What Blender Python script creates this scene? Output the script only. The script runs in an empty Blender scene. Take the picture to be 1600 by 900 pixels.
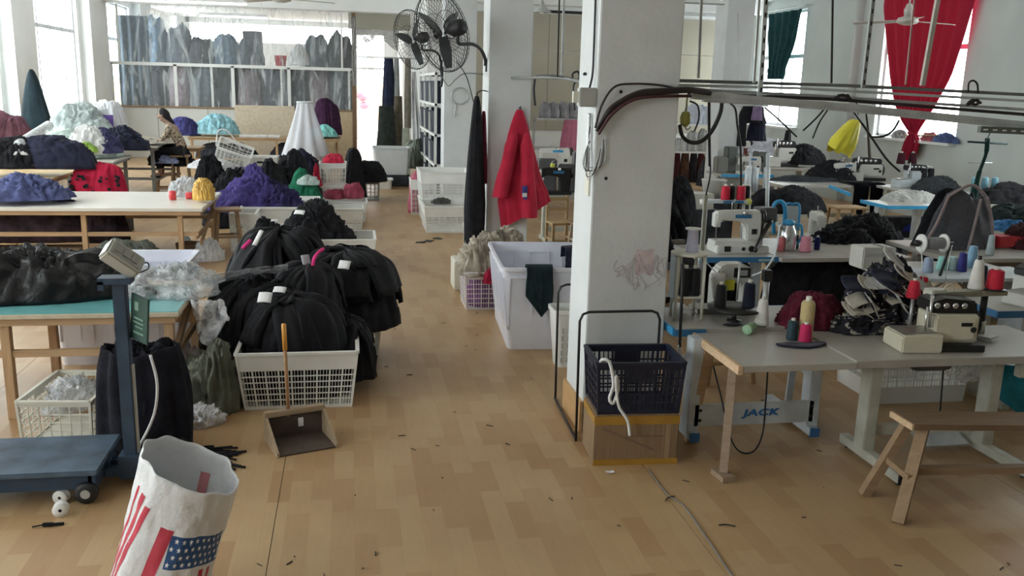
import bpy, bmesh, math, random
from mathutils import Vector, Matrix, noise
SC = bpy.context.scene
COL = SC.collection
PI = math.pi
rnd = random.Random(7)

# ---------------------------------------------------------------- camera
CAM_H = 2.3
FPX = 1400.0
CAM_R = ((0.984287, -0.174524, 0.026831), (-0.012402, -0.219911, -0.975441), (0.176139, 0.959781, -0.218620))
cd = bpy.data.cameras.new('camera'); cam = bpy.data.objects.new('camera', cd); COL.objects.link(cam)
cd.sensor_width = 36.0; cd.lens = FPX / 1600.0 * 36.0; cd.clip_end = 200; cd.clip_start = .05
X, D_, F_ = (Vector(r) for r in CAM_R)
cam.matrix_world = Matrix(((X.x, -D_.x, -F_.x, 0), (X.y, -D_.y, -F_.y, 0), (X.z, -D_.z, -F_.z, CAM_H), (0, 0, 0, 1)))
SC.camera = cam

# ---------------------------------------------------------------- daylight and exposure
wd = bpy.data.worlds.new('overcast_sky'); SC.world = wd; wd.use_nodes = True
bg = wd.node_tree.nodes['Background']; bg.inputs[0].default_value = (.93, .97, 1, 1); bg.inputs[1].default_value = 9.0
SC.view_settings.view_transform = 'Standard'; SC.view_settings.look = 'None'
SC.view_settings.exposure = 0.25; SC.view_settings.gamma = 1.0
SC.cycles.max_bounces = 10; SC.cycles.diffuse_bounces = 5; SC.cycles.transparent_max_bounces = 16
SC.cycles.sample_clamp_indirect = 6.0; SC.cycles.caustics_reflective = False; SC.cycles.caustics_refractive = False
def portal(x, y, z, sy, sz, nx, ny=0):
    l = bpy.data.lights.new('window_portal', 'AREA'); l.shape = 'RECTANGLE'; l.size = sz; l.size_y = sy
    l.cycles.is_portal = True
    o = bpy.data.objects.new('window_portal', l); COL.objects.link(o); o.location = (x, y, z)
    o.rotation_euler = Vector((nx, ny, 0)).to_track_quat('-Z', 'Y').to_euler() if ny else (0, -PI/2 * nx, 0)
    return o
WL, WR, YB, YF, YR, ZC = -6.9, 11.0, -4.0, 39.0, 24.0, 4.7      # room: left, right, back, far, rear wall on the right, ceiling
LWIN = [(-2.2, 1.8), (3.8, 7.8), (9.8, 13.8), (15.8, 20.0), (21.9, 25.7), (28.3, 31.6), (34.0, 36.8)]
RWIN = [(9.0, 11.7), (15.05, 17.75), (21.15, 23.6)]
LZ0, LZ1, RZ0, RZ1 = 1.27, 4.45, 1.5, 4.36
for a, b in LWIN[:5]: portal(WL - .3, (a+b)/2, (LZ0+LZ1)/2, b-a, LZ1-LZ0, 1)
for a, b in RWIN: portal(WR + .3, (a+b)/2, (RZ0+RZ1)/2, b-a, RZ1-RZ0, -1)

# ---------------------------------------------------------------- materials
MATS = {}
def mat(name, col, rough=.6, metal=0., bump=0., bscale=40., var=0., vscale=3., spec=.5, sheen=0., stretch=None, alpha=1., trans=0., emit=None):
    if name in MATS: return MATS[name]
    m = bpy.data.materials.new(name); m.use_nodes = True; MATS[name] = m
    nt = m.node_tree; b = nt.nodes['Principled BSDF']; L = nt.links.new
    b.inputs['Base Color'].default_value = (*col, 1); b.inputs['Roughness'].default_value = rough
    b.inputs['Metallic'].default_value = metal; b.inputs['Specular IOR Level'].default_value = spec
    if sheen: b.inputs['Sheen Weight'].default_value = sheen; b.inputs['Sheen Roughness'].default_value = .5
    if alpha < 1: b.inputs['Alpha'].default_value = alpha
    if trans: b.inputs['Transmission Weight'].default_value = trans
    if emit: b.inputs['Emission Color'].default_value = (*emit[:3], 1); b.inputs['Emission Strength'].default_value = emit[3]
    if var or bump:
        tc = nt.nodes.new('ShaderNodeTexCoord'); mp = nt.nodes.new('ShaderNodeMapping'); L(tc.outputs['Object'], mp.inputs[0])
        if stretch: mp.inputs['Scale'].default_value = stretch
    if var:
        n = nt.nodes.new('ShaderNodeTexNoise'); n.inputs['Scale'].default_value = vscale; n.inputs['Detail'].default_value = 6
        L(mp.outputs[0], n.inputs['Vector'])
        r = nt.nodes.new('ShaderNodeValToRGB'); L(n.outputs[0], r.inputs[0])
        r.color_ramp.elements[0].position = .3; r.color_ramp.elements[1].position = .7
        r.color_ramp.elements[0].color = (*[max(0, c*(1-var)) for c in col], 1); r.color_ramp.elements[1].color = (*[min(1, c*(1+var)) for c in col], 1)
        L(r.outputs[0], b.inputs['Base Color'])
    if bump:
        n2 = nt.nodes.new('ShaderNodeTexNoise'); n2.inputs['Scale'].default_value = bscale; n2.inputs['Detail'].default_value = 4
        L(mp.outputs[0], n2.inputs['Vector'])
        bp = nt.nodes.new('ShaderNodeBump'); bp.inputs['Strength'].default_value = bump; bp.inputs['Distance'].default_value = .01
        L(n2.outputs[0], bp.inputs['Height']); L(bp.outputs[0], b.inputs['Normal'])
    return m
def fabric(name, col, var=.25, vs=9, rough=.95, sheen=.06, bump=.5, bs=60):
    return mat(name, col, rough, 0, bump, bs, var, vs, .2, sheen)
def wood(name, col, st=(2, 22, 22), rough=.65, var=.14):
    return mat(name, col, rough, 0, .12, 6, var, 1.6, .3, 0, st)
def plastic(name, col, rough=.45, var=.06):
    return mat(name, col, rough, 0, .05, 30, var, 4)
def metal(name, col, rough=.45, met=.7, var=.15):
    return mat(name, col, rough, met, .1, 50, var, 7)
def film(name, tint, haze=.3, rough=.15, bump=.6, bs=6., alpha_to=.75, lo=.35, stretch=None):
    """clear plastic sheet: mostly see-through, milky and glossy where it creases"""
    if name in MATS: return MATS[name]
    m = bpy.data.materials.new(name); m.use_nodes = True; MATS[name] = m
    nt = m.node_tree; L = nt.links.new; nt.nodes.remove(nt.nodes['Principled BSDF']); out = nt.nodes['Material Output']
    tr = nt.nodes.new('ShaderNodeBsdfTransparent'); tr.inputs[0].default_value = (.97, .98, .98, 1)
    gl = nt.nodes.new('ShaderNodeBsdfPrincipled'); gl.inputs['Base Color'].default_value = (*tint, 1); gl.inputs['Roughness'].default_value = rough
    tc = nt.nodes.new('ShaderNodeTexCoord'); n = nt.nodes.new('ShaderNodeTexNoise'); n.inputs['Scale'].default_value = bs; n.inputs['Detail'].default_value = 5; n.inputs['Distortion'].default_value = 1.5
    if stretch:
        mp = nt.nodes.new('ShaderNodeMapping'); mp.inputs['Scale'].default_value = stretch; mp.inputs['Rotation'].default_value = (0, .7, 0); L(tc.outputs['Object'], mp.inputs[0]); L(mp.outputs[0], n.inputs['Vector'])
    else: L(tc.outputs['Object'], n.inputs['Vector'])
    bp = nt.nodes.new('ShaderNodeBump'); bp.inputs['Strength'].default_value = bump; bp.inputs['Distance'].default_value = .05; L(n.outputs[0], bp.inputs['Height']); L(bp.outputs[0], gl.inputs['Normal'])
    rp = nt.nodes.new('ShaderNodeMapRange'); rp.inputs[1].default_value = lo; rp.inputs[2].default_value = .75; rp.inputs[3].default_value = haze*.5; rp.inputs[4].default_value = alpha_to
    L(n.outputs[0], rp.inputs[0])
    mx = nt.nodes.new('ShaderNodeMixShader'); L(rp.outputs[0], mx.inputs[0]); L(tr.outputs[0], mx.inputs[1]); L(gl.outputs[0], mx.inputs[2]); L(mx.outputs[0], out.inputs[0])
    return m

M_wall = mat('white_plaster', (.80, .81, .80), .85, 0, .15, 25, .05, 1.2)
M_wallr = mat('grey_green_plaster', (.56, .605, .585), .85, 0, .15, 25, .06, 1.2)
M_pier = mat('scuffed_plaster', (.655, .68, .685), .85, 0, .2, 30, .07, 2.5)
M_ceil = mat('ceiling_paint', (.83, .84, .84), .9)
M_alu = metal('window_metal', (.62, .65, .66), .5, .3)
M_darkmetal = metal('black_metal', (.03, .03, .032), .5, .4)
M_steel = metal('galvanised_steel', (.55, .57, .57), .45, .6)
M_chrome = metal('chrome', (.75, .76, .78), .2, .95)
M_pine = wood('pine', (.50, .33, .19))
M_pinex = wood('pine_across', (.50, .33, .19), (30, 30, 3))
M_oldwood = wood('weathered_wood', (.30, .20, .12))
M_paleboard = wood('pale_board', (.62, .53, .40), (8, 8, 8), .7, .1)
M_whitep = plastic('white_plastic', (.80, .80, .77))
M_creamp = plastic('cream_plastic', (.73, .71, .62), .5)
M_lavp = plastic('lavender_white_plastic', (.77, .78, .86), .4)
M_navyp = plastic('navy_plastic', (.011, .015, .034), .4)
M_black = fabric('black_cloth', (.012, .012, .015), .4, 12, .85, .05)
M_navyc = fabric('navy_cloth', (.018, .02, .042), .4, 10, .9, .15)
M_whitecl = fabric('white_cloth', (.75, .75, .75), .1)

# ---------------------------------------------------------------- mesh builder
class MB:
    def __init__(s): s.b = bmesh.new()
    def box(s, c, d, rz=0., top=(1, 1), rx=0., ry=0.):
        """box of size d centred at c; top scales the upper face"""
        R = Matrix.Rotation(rz, 3, 'Z') @ Matrix.Rotation(ry, 3, 'Y') @ Matrix.Rotation(rx, 3, 'X'); c = Vector(c); v = []
        for z in (-.5, .5):
            k = (1, 1) if z < 0 else top
            for x, y in ((-.5, -.5), (.5, -.5), (.5, .5), (-.5, .5)):
                v.append(s.b.verts.new(c + R @ Vector((x*d[0]*k[0], y*d[1]*k[1], z*d[2]))))
        for f in ((3, 2, 1, 0), (4, 5, 6, 7), (0, 1, 5, 4), (1, 2, 6, 5), (2, 3, 7, 6), (3, 0, 4, 7)): s.b.faces.new([v[i] for i in f])
        return s
    def bar(s, p, q, w, h, up=(0, 0, 1)):
        """square bar from p to q, w wide and h deep"""
        p, q = Vector(p), Vector(q); d = (q-p).normalized(); up = Vector(up)
        if abs(d.dot(up)) > .95: up = Vector((0, 1, 0))
        a = d.cross(up).normalized()*w/2; u = a.cross(d).normalized()*h/2; v = []
        for e in (p, q):
            for i, j in ((-1, -1), (1, -1), (1, 1), (-1, 1)): v.append(s.b.verts.new(e + a*i + u*j))
        for f in ((3, 2, 1, 0), (4, 5, 6, 7), (0, 1, 5, 4), (1, 2, 6, 5), (2, 3, 7, 6), (3, 0, 4, 7)): s.b.faces.new([v[i] for i in f])
        return s
    def tube(s, pts, r, seg=8, caps=True):
        pts = [Vector(p) for p in pts]; n = len(pts); rr = r if isinstance(r, (list, tuple)) else [r]*n; rings = []; prev = None
        for i, p in enumerate(pts):
            t = (pts[min(i+1, n-1)] - pts[max(i-1, 0)])
            t = t.normalized() if t.length > 1e-9 else Vector((0, 0, 1))
            a = prev - t*prev.dot(t) if prev is not None else t.orthogonal()
            if a.length < 1e-6: a = t.orthogonal()
            a.normalize(); prev = a; bb = t.cross(a)
            rings.append([s.b.verts.new(p + (a*math.cos(2*PI*k/seg) + bb*math.sin(2*PI*k/seg))*rr[i]) for k in range(seg)])
        for A, B in zip(rings, rings[1:]):
            for k in range(seg): s.b.faces.new((A[k], A[(k+1) % seg], B[(k+1) % seg], B[k]))
        if caps: s.b.faces.new(rings[0][::-1]); s.b.faces.new(rings[-1])
        return s
    def lathe(s, prof, c=(0, 0, 0), seg=20, axis='Z', R=None):
        """prof: (radius, height) pairs"""
        c = Vector(c); M = R or {'Z': Matrix.Identity(3), 'X': Matrix.Rotation(PI/2, 3, 'Y'), 'Y': Matrix.Rotation(-PI/2, 3, 'X')}[axis]; rings = []
        for r, h in prof:
            rings.append([s.b.verts.new(c + M @ Vector((max(r, 1e-4)*math.cos(2*PI*k/seg), max(r, 1e-4)*math.sin(2*PI*k/seg), h))) for k in range(seg)])
        for A, B in zip(rings, rings[1:]):
            for k in range(seg): s.b.faces.new((A[k], A[(k+1) % seg], B[(k+1) % seg], B[k]))
        s.b.faces.new(rings[0][::-1]); s.b.faces.new(rings[-1])
        return s
    def grid(s, fn, nu, nv, wrap=False, cap=False):
        g = [[s.b.verts.new(fn(u/nu, v/nv)) for u in range(nu if wrap else nu+1)] for v in range(nv+1)]; w = len(g[0])
        for v in range(nv):
            for u in range(nu):
                s.b.faces.new((g[v][u], g[v][(u+1) % w], g[v+1][(u+1) % w], g[v+1][u]))
        if cap: s.b.faces.new(g[0][::-1])
        return s
    def prism(s, pts, y0, y1, axis='Y'):
        """outline pts extruded along an axis"""
        f = {'Y': lambda a, b, t: (a, t, b), 'X': lambda a, b, t: (t, a, b), 'Z': lambda a, b, t: (a, b, t)}[axis]
        A = [s.b.verts.new(f(a, b, y0)) for a, b in pts]; B = [s.b.verts.new(f(a, b, y1)) for a, b in pts]; n = len(pts)
        s.b.faces.new(A[::-1]); s.b.faces.new(B)
        for i in range(n): s.b.faces.new((A[i], A[(i+1) % n], B[(i+1) % n], B[i]))
        return s
    def mesh(s, name, m, smooth=False, bevel=0., solid=0., sub=0):
        bmesh.ops.recalc_face_normals(s.b, faces=s.b.faces)
        if bevel: bmesh.ops.bevel(s.b, geom=[e for e in s.b.edges if e.is_manifold and e.calc_face_angle(0) > .6], offset=bevel, segments=2, affect='EDGES', clamp_overlap=True)
        me = bpy.data.meshes.new(name); s.b.to_mesh(me); s.b.free()
        me.materials.append(m)
        if smooth:
            for p in me.polygons: p.use_smooth = True
        return me
    def obj(s, name, m, parent=None, smooth=False, bevel=0., loc=None, rot=None, solid=0., sub=0, label=None):
        o = bpy.data.objects.new(name, s.mesh(name, m, smooth, bevel)); COL.objects.link(o)
        if parent is not None: o.parent = parent
        if loc is not None: o.location = loc
        if rot is not None: o.rotation_euler = rot
        if sub:
            md = o.modifiers.new('sub', 'SUBSURF'); md.levels = md.render_levels = sub
        if solid:
            md = o.modifiers.new('solid', 'SOLIDIFY'); md.thickness = solid; md.offset = 0
        if label: o['label'] = label
        return o
def tag(o, label, cat, group=None):
    o['label'] = label; o['category'] = cat
    if group: o['group'] = group
    return o
def thing(name, label, cat, loc=(0, 0, 0), rz=0., group=None):
    o = bpy.data.objects.new(name, None); COL.objects.link(o); o.empty_display_size = .1
    o.location = loc; o.rotation_euler = (0, 0, rz)
    return tag(o, label, cat, group)
def struct(o): o['kind'] = 'structure'; return o
def kids(o): return CH.get(o.name, [])
def dup(root, loc=None, rz=None, label=None, group=None, parent=None, scale=None):
    """a copy of a thing, its parts and their sub-parts; mesh data shared"""
    c = root.copy(); COL.objects.link(c)
    if parent is not None: c.parent = parent
    if loc is not None: c.location = loc
    if rz is not None: c.rotation_euler = (0, 0, rz)
    if scale: c.scale = scale
    if label: c['label'] = label
    if group: c['group'] = group
    for ch in list(root.children): dup(ch, parent=c)
    return c
def share(src, name, parent, loc, rot=None, scale=None):
    o = bpy.data.objects.new(name, src.data); COL.objects.link(o); o.parent = parent; o.location = loc
    if rot: o.rotation_euler = rot
    if scale: o.scale = scale
    return o
def curve(pts, n=8):
    """smooth polyline through pts"""
    P = [Vector(p) for p in pts]; out = []
    for i in range(len(P)-1):
        a, b, c, d = P[max(i-1, 0)], P[i], P[i+1], P[min(i+2, len(P)-1)]
        for k in range(n):
            t = k/n; out.append(.5*((2*b) + (c-a)*t + (2*a-5*b+4*c-d)*t*t + (3*b-a-3*c+d)*t**3))
    return out + [P[-1]]
def cable(name, label, pts, r, m, cat='cable', n=8, parent=None, seg=6):
    o = MB().tube(curve(pts, n), r, seg).obj(name, m, parent, True)
    return tag(o, label, cat) if parent is None else o
# ---------------------------------------------------------------- cloth
def nz(x, y, z, o=0): return noise.noise(Vector((x+o*7.3, y-o*3.1, z+o*1.7)))
def heap_fn(rx, ry, h, seed, fold=.03, freq=3., flat=2.2, lump=.12, skirt=.0, step=1.):
    """crumpled cloth mound: lobed outline, folds running down it, overlapping layer edges"""
    ca, sa = math.cos(seed*1.7), math.sin(seed*1.7)
    def f(u, v):
        th = 2*PI*u; rho = 1-v; c, s = math.cos(th), math.sin(th)
        edge = 1 + lump*1.6*nz(c*1.3, s*1.3, 0, seed) + lump*.8*nz(c*3, s*3, 2, seed)
        z = h*(1-rho**flat)*(1+lump*2*nz(c*rho*1.8, s*rho*1.8, 5, seed))
        wx, wy = c*rho+.35*nz(c*rho*2, s*rho*2, v*2, seed+9), s*rho+.35*nz(c*rho*2, s*rho*2, v*2, seed+12)
        fr = 1-abs(2*nz(c*freq+wx, s*freq+wy, rho*1.6, seed+3)); f2 = 1-abs(2*nz((wx*ca+wy*sa)*freq*2.9+3, (wy*ca-wx*sa)*freq*.5, rho*.8, seed+5))
        ax, ay = wx*ca+wy*sa, wy*ca-wx*sa; q = nz(ax*freq*1.9, ay*freq*.32, v*.6, seed+7)*3.0; saw = q-math.floor(q)
        d = fold*(fr*(.15+rho*.6) + f2*.85 + step*.95*saw - 1.0)*min(1, v*8+.25)
        x, y = rx*rho*edge, ry*rho*edge; k = .35+.65*rho
        return Vector((x*c + c*d*k, y*s + s*d*k, max(0, z + d*.95*min(1, (1-rho)*6)) + skirt*rho))
    return f
def heap(name, label, cat, m, loc, rx, ry, h, seed, fold=.03, freq=3., flat=2.2, lump=.12, rz=0., nu=96, nv=30, group=None, tilt=None, parent=None):
    o = MB().grid(heap_fn(rx, ry, h, seed, fold, freq, flat, lump), nu, nv, True, True).obj(name, m, parent, True, loc=loc, rot=(*(tilt or (0, 0)), rz))
    return tag(o, label, cat, group) if parent is None else o
def sheet(pts_fn, nu, nv, name, m, parent=None, thick=.006, **k):
    return MB().grid(pts_fn, nu, nv).obj(name, m, parent, True, solid=thick, **k)
# pixel of the photograph -> point of the room, used where a thing was measured off the picture
def ray(px, py):
    c = ((px-800)/FPX, (py-450)/FPX, 1.0)
    return Vector([CAM_R[0][i]*c[0] + CAM_R[1][i]*c[1] + CAM_R[2][i]*c[2] for i in range(3)])
def at_z(px, py, z=0.): r = ray(px, py); return Vector((0, 0, CAM_H)) + r*((z-CAM_H)/r.z)
def at_y(px, py, y): r = ray(px, py); return Vector((0, 0, CAM_H)) + r*(y/r.y)
def at_x(px, py, x): r = ray(px, py); return Vector((0, 0, CAM_H)) + r*(x/r.x)
# ================================================================ the room
def floor_material():
    m = bpy.data.materials.new('parquet_print_vinyl'); m.use_nodes = True; nt = m.node_tree; b = nt.nodes['Principled BSDF']; L = nt.links.new
    tc = nt.nodes.new('ShaderNodeTexCoord'); mp = nt.nodes.new('ShaderNodeMapping'); L(tc.outputs['Object'], mp.inputs[0])
    mp.inputs['Rotation'].default_value = (0, 0, PI/2)
    br = nt.nodes.new('ShaderNodeTexBrick'); L(mp.outputs[0], br.inputs['Vector'])
    br.inputs['Scale'].default_value = 1.0; br.inputs['Brick Width'].default_value = .42; br.inputs['Row Height'].default_value = .12
    br.inputs['Mortar Size'].default_value = .0008; br.inputs['Bias'].default_value = -.3; br.offset = .37; br.inputs['Mortar Smooth'].default_value = .5
    br.inputs['Color1'].default_value = (.50, .345, .185, 1); br.inputs['Color2'].default_value = (.385, .222, .105, 1); br.inputs['Mortar'].default_value = (.40, .26, .13, 1)
    n = nt.nodes.new('ShaderNodeTexNoise'); m2 = nt.nodes.new('ShaderNodeMapping'); L(tc.outputs['Object'], m2.inputs[0]); m2.inputs['Scale'].default_value = (25, 2.5, 1)
    L(m2.outputs[0], n.inputs['Vector']); n.inputs['Scale'].default_value = 2; n.inputs['Detail'].default_value = 6
    n3 = nt.nodes.new('ShaderNodeTexNoise'); L(tc.outputs['Object'], n3.inputs['Vector']); n3.inputs['Scale'].default_value = .9; n3.inputs['Detail'].default_value = 5
    a = nt.nodes.new('ShaderNodeMix'); a.data_type = 'RGBA'; a.blend_type = 'MULTIPLY'; a.inputs[0].default_value = .35
    L(br.outputs[0], a.inputs[6]); r1 = nt.nodes.new('ShaderNodeValToRGB'); L(n.outputs[0], r1.inputs[0]); r1.color_ramp.elements[0].color = (.72, .68, .62, 1); r1.color_ramp.elements[1].color = (1.15, 1.12, 1.1, 1); L(r1.outputs[0], a.inputs[7])
    c = nt.nodes.new('ShaderNodeMix'); c.data_type = 'RGBA'; c.blend_type = 'MULTIPLY'; c.inputs[0].default_value = .5
    L(a.outputs[2], c.inputs[6]); r2 = nt.nodes.new('ShaderNodeValToRGB'); L(n3.outputs[0], r2.inputs[0]); r2.color_ramp.elements[0].position = .3; r2.color_ramp.elements[1].position = .65; r2.color_ramp.elements[0].color = (.66, .60, .55, 1); r2.color_ramp.elements[1].color = (1, 1, 1, 1); L(r2.outputs[0], c.inputs[7])
    L(c.outputs[2], b.inputs['Base Color'])
    r3 = nt.nodes.new('ShaderNodeMapRange'); L(n3.outputs[0], r3.inputs[0]); r3.inputs[3].default_value = .5; r3.inputs[4].default_value = .3; L(r3.outputs[0], b.inputs['Roughness'])
    b.inputs['Specular IOR Level'].default_value = .45
    bp = nt.nodes.new('ShaderNodeBump'); bp.inputs['Strength'].default_value = .06; L(n3.outputs[0], bp.inputs['Height']); L(bp.outputs[0], b.inputs['Normal'])
    return m
M_floor = floor_material()
fl = struct(MB().box(((WL+WR)/2, 17.5, -.056), (18.4, 45, .1)).obj('floor', mat('screed', (.10, .07, .045), .9)))
for x0, x1 in ((-6.9, -4.75), (-4.75, -2.585), (-2.585, -.42), (-.42, 1.79), (1.79, 3.95), (3.95, 6.11), (6.11, 8.3), (8.3, 11.0)):
    MB().box(((x0+x1)/2, 17.5, -.003), (x1-x0-.004, 43.4, .006)).obj('vinyl_sheet', M_floor, fl)
struct(MB().box(((WL+WR)/2, 17.5, ZC+.1), (18.4, 43.6, .2)).obj('ceiling', M_ceil))

def wall_with_openings(name, x0, x1, wins, z0, z1, ya, yb, m_=None):
    m = MB(); xc, t = (x0+x1)/2, x1-x0
    m.box((xc, (ya+yb)/2, z0/2), (t, yb-ya, z0)); m.box((xc, (ya+yb)/2, (z1+ZC)/2), (t, yb-ya, ZC-z1))
    e = [ya] + [v for w in wins for v in w] + [yb]
    for a, b in zip(e[::2], e[1::2]):
        if b - a > .01: m.box((xc, (a+b)/2, (z0+z1)/2), (t, b-a, z1-z0))
    return struct(m.obj(name, m_ or M_wall))
wall_with_openings('wall_left', WL-.25, WL, LWIN, LZ0, LZ1, YB, YF)
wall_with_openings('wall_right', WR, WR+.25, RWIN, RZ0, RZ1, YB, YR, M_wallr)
struct(MB().box((2.05, YB-.1, ZC/2), (18.4, .2, ZC)).obj('wall_back', mat('dull_grey_wall', (.30, .30, .30), .9)))
struct(MB().box((6.5, YR+.1, ZC/2), (9.0, .2, ZC)).obj('wall_rear', M_wall))
struct(MB().box((2.1, (YR+YF)/2+.1, ZC/2), (.2, YF-YR, ZC)).obj('wall_aisle', M_wall))
m = MB()                                                             # far wall with doorway and high window strip
DX0, DX1, DZ = .28, 1.5, 4.25
m.box(((WL+DX0-6.4)/2 - .0, YF+.1, ZC/2), (.5, .2, ZC)); m.box((-3.06, YF+.1, 1.9), (6.68, .2, 3.8)); m.box((-3.06, YF+.1, 4.6), (6.68, .2, .2))
m.box((1.85, YF+.1, ZC/2), (.7, .2, ZC)); m.box(((DX0+DX1)/2, YF+.1, (DZ+ZC)/2), (DX1-DX0, .2, ZC-DZ))
struct(m.obj('wall_far', M_wall))
nwin = 0
def window(n, x, y0, y1, z0, z1, lights, transom, side):
    """aluminium window in a side wall: frame, mullions, transom, panes, sill"""
    r = bpy.data.objects.new('window_%d' % n, None); COL.objects.link(r); r.location = (x, (y0+y1)/2, z0); struct(r)
    w, h = y1-y0, z1-z0; f = MB()
    for s in (-1, 1): f.box((0, s*(w/2-.03), h/2), (.07, .06, h))
    f.box((0, 0, .03), (.07, w, .06)); f.box((0, 0, h-.03), (.07, w, .06)); f.obj('window_frame', M_alu, r)
    for i in range(1, lights): MB().box((0, -w/2 + w*i/lights, h/2), (.06, .07 if i % 2 else .045, h-.12)).obj('mullion', M_alu, r)
    MB().box((0, 0, transom), (.075, w-.12, .09)).obj('transom', M_alu, r)
    g = mat('window_glass', (1, 1, 1), .05, trans=1., spec=.3)
    MB().box((side*.35 if False else 0, 0, h/2), (.004, w-.1, h-.1)).obj('pane', M_glass, r)
    MB().box((-side*.14, 0, -.02), (.34, w+.1, .05)).obj('window_sill', M_wall, r)
def glass_material():
    m = bpy.data.materials.new('window_glass'); m.use_nodes = True; nt = m.node_tree; L = nt.links.new; nt.nodes.remove(nt.nodes['Principled BSDF'])
    t = nt.nodes.new('ShaderNodeBsdfTransparent'); t.inputs[0].default_value = (.94, .96, .95, 1); g = nt.nodes.new('ShaderNodeBsdfGlossy'); g.inputs['Roughness'].default_value = .05
    mx = nt.nodes.new('ShaderNodeMixShader'); mx.inputs[0].default_value = .06; L(t.outputs[0], mx.inputs[1]); L(g.outputs[0], mx.inputs[2]); L(mx.outputs[0], nt.nodes['Material Output'].inputs[0]); return m
M_glass = glass_material()
for i, (a, b) in enumerate(LWIN): window(i+1, WL-.13, a, b, LZ0, LZ1, 4, 2.13, -1)
for i, (a, b) in enumerate(RWIN): window(i+20, WR+.13, a, b, RZ0, RZ1, 2, 1.75, 1)
# pilasters on the side walls, beam over the aisle, free-standing pillars
for y0, y1 in ((8.15, 9.6), (14.2, 15.6), (20.2, 21.55), (25.95, 27.7), (32.0, 33.6)):
    struct(MB().box((WL+.13, (y0+y1)/2, ZC/2), (.26, y1-y0, ZC)).obj('pilaster', M_wall))
for y0, y1 in ((18.6, 19.35), (12.6, 13.3)):
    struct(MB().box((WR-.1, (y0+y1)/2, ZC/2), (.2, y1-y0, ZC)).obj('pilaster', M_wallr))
struct(MB().box((-2.4, 27.4, 4.5), (9.0, .5, .4)).obj('beam', M_wall))
struct(MB().box((6.4, 23.4, 4.53), (9.0, .4, .34)).obj('beam', M_wall))
def pillar(x0, x1, y0, y1, m): return struct(MB().box(((x0+x1)/2, (y0+y1)/2, ZC/2), (x1-x0, y1-y0, ZC)).obj('pillar', m, bevel=.006))
PIL1 = pillar(1.545, 2.09, 5.62, 6.1, M_pier); PIL2 = pillar(1.71, 2.25, 11.3, 11.85, M_pier); PIL3 = pillar(1.74, 2.33, 17.0, 17.6, M_pier)
pillar(7.2, 7.75, 17.0, 17.6, M_pier)
# wooden skirting wrapped round the foot of the near pillar
sk = MB()
sk.box((1.533, 5.86, .11), (.022, .5, .22)); MBs = sk.obj('baseboard_left', mat('orange_wood', (.52, .32, .15), .5, 0, .1, 8, .15, 3, .4, 0, (4, 30, 4)))
struct(MBs)
# ================================================================ makers used all over the room
def quad_bars(m, c00, c10, c01, c11, cols, rows, thin, t, v0, v1, rib=.012, thinw=.004, hb=.007):
    """moulded lattice between four corners: solid bands below v0 and above v1, ribs and slots between"""
    c00, c10, c01, c11 = (Vector(c) for c in (c00, c10, c01, c11))
    P = lambda u, v: (c00*(1-u)+c10*u)*(1-v) + (c01*(1-u)+c11*u)*v
    H = (c01-c00).length; n = (c10-c00).cross(c01-c00).normalized()
    if v0 > 0: m.bar(P(0, v0/2), P(1, v0/2), t, H*v0, n.cross(c10-c00))
    if v1 < 1: m.bar(P(0, (1+v1)/2), P(1, (1+v1)/2), t, H*(1-v1), n.cross(c10-c00))
    for i in range(cols+1): m.bar(P(i/cols, v0), P(i/cols, v1), rib, t, n) if False else m.bar(P(i/cols, v0), P(i/cols, v1), t, rib, (c10-c00))
    for j in range(1, rows): v = v0+(v1-v0)*j/rows; m.bar(P(0, v), P(1, v), t*.9, hb, n.cross(c10-c00))
    for i in range(cols):
        for k in range(1, thin+1): u = (i+k/(thin+1))/cols; m.bar(P(u, v0), P(u, v1), t*.8, thinw, (c10-c00))
CR = {}
def crate(name, label, loc, w, d, h, m, cols=8, rows=6, thin=3, taper=.92, rz=0., group=None, v0=.06, v1=.72, rim=.018, cat='crate', dcols=None, rib=.012, thinw=.004, hb=.007, handle=True):
    r = thing(name, label, cat, loc, rz, group); key = (w, d, h, m.name, cols, rows, thin, taper, v0, v1)
    if key in CR:
        for n, me in CR[key]:
            o = bpy.data.objects.new(n, me); COL.objects.link(o); o.parent = r
        return r
    W, D = w/2, d/2; a, b = W*taper, D*taper; t = .008; dc = dcols or max(2, round(cols*d/w)); out = []
    B = [(-a, -b, 0), (a, -b, 0), (a, b, 0), (-a, b, 0)]; T = [(-W, -D, h), (W, -D, h), (W, D, h), (-W, D, h)]
    for i, n, c in ((0, 'long_side', cols), (1, 'short_side', dc), (2, 'long_side', cols), (3, 'short_side', dc)):
        k = (i+1) % 4; q = MB(); quad_bars(q, B[i], B[k], T[i], T[k], c, rows, thin, t, v0, v1, rib, thinw, hb); out.append(q.obj(n, m, r))
    q = MB()
    for i in range(4):
        k = (i+1) % 4; q.bar(T[i], T[k], rim*1.6, rim)
        q.bar(B[i], T[i], .016, .016)
    out.append(q.obj('rim', m, r))
    q = MB(); nb = 6
    q.box((0, 0, .004), (2*a, .02, .008)); q.box((0, 0, .004), (2*a, 2*b, .005))
    out.append(q.obj('base', m, r))
    if handle:
        for s in (-1, 1): out.append(MB().box((s*(W*.985+.004), 0, h*.86), (.012, min(.16, d*.4), .035)).obj('hand_grip', m, r))
    CR[key] = [(o.name.split('.')[0], o.data) for o in out]
    return r
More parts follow.
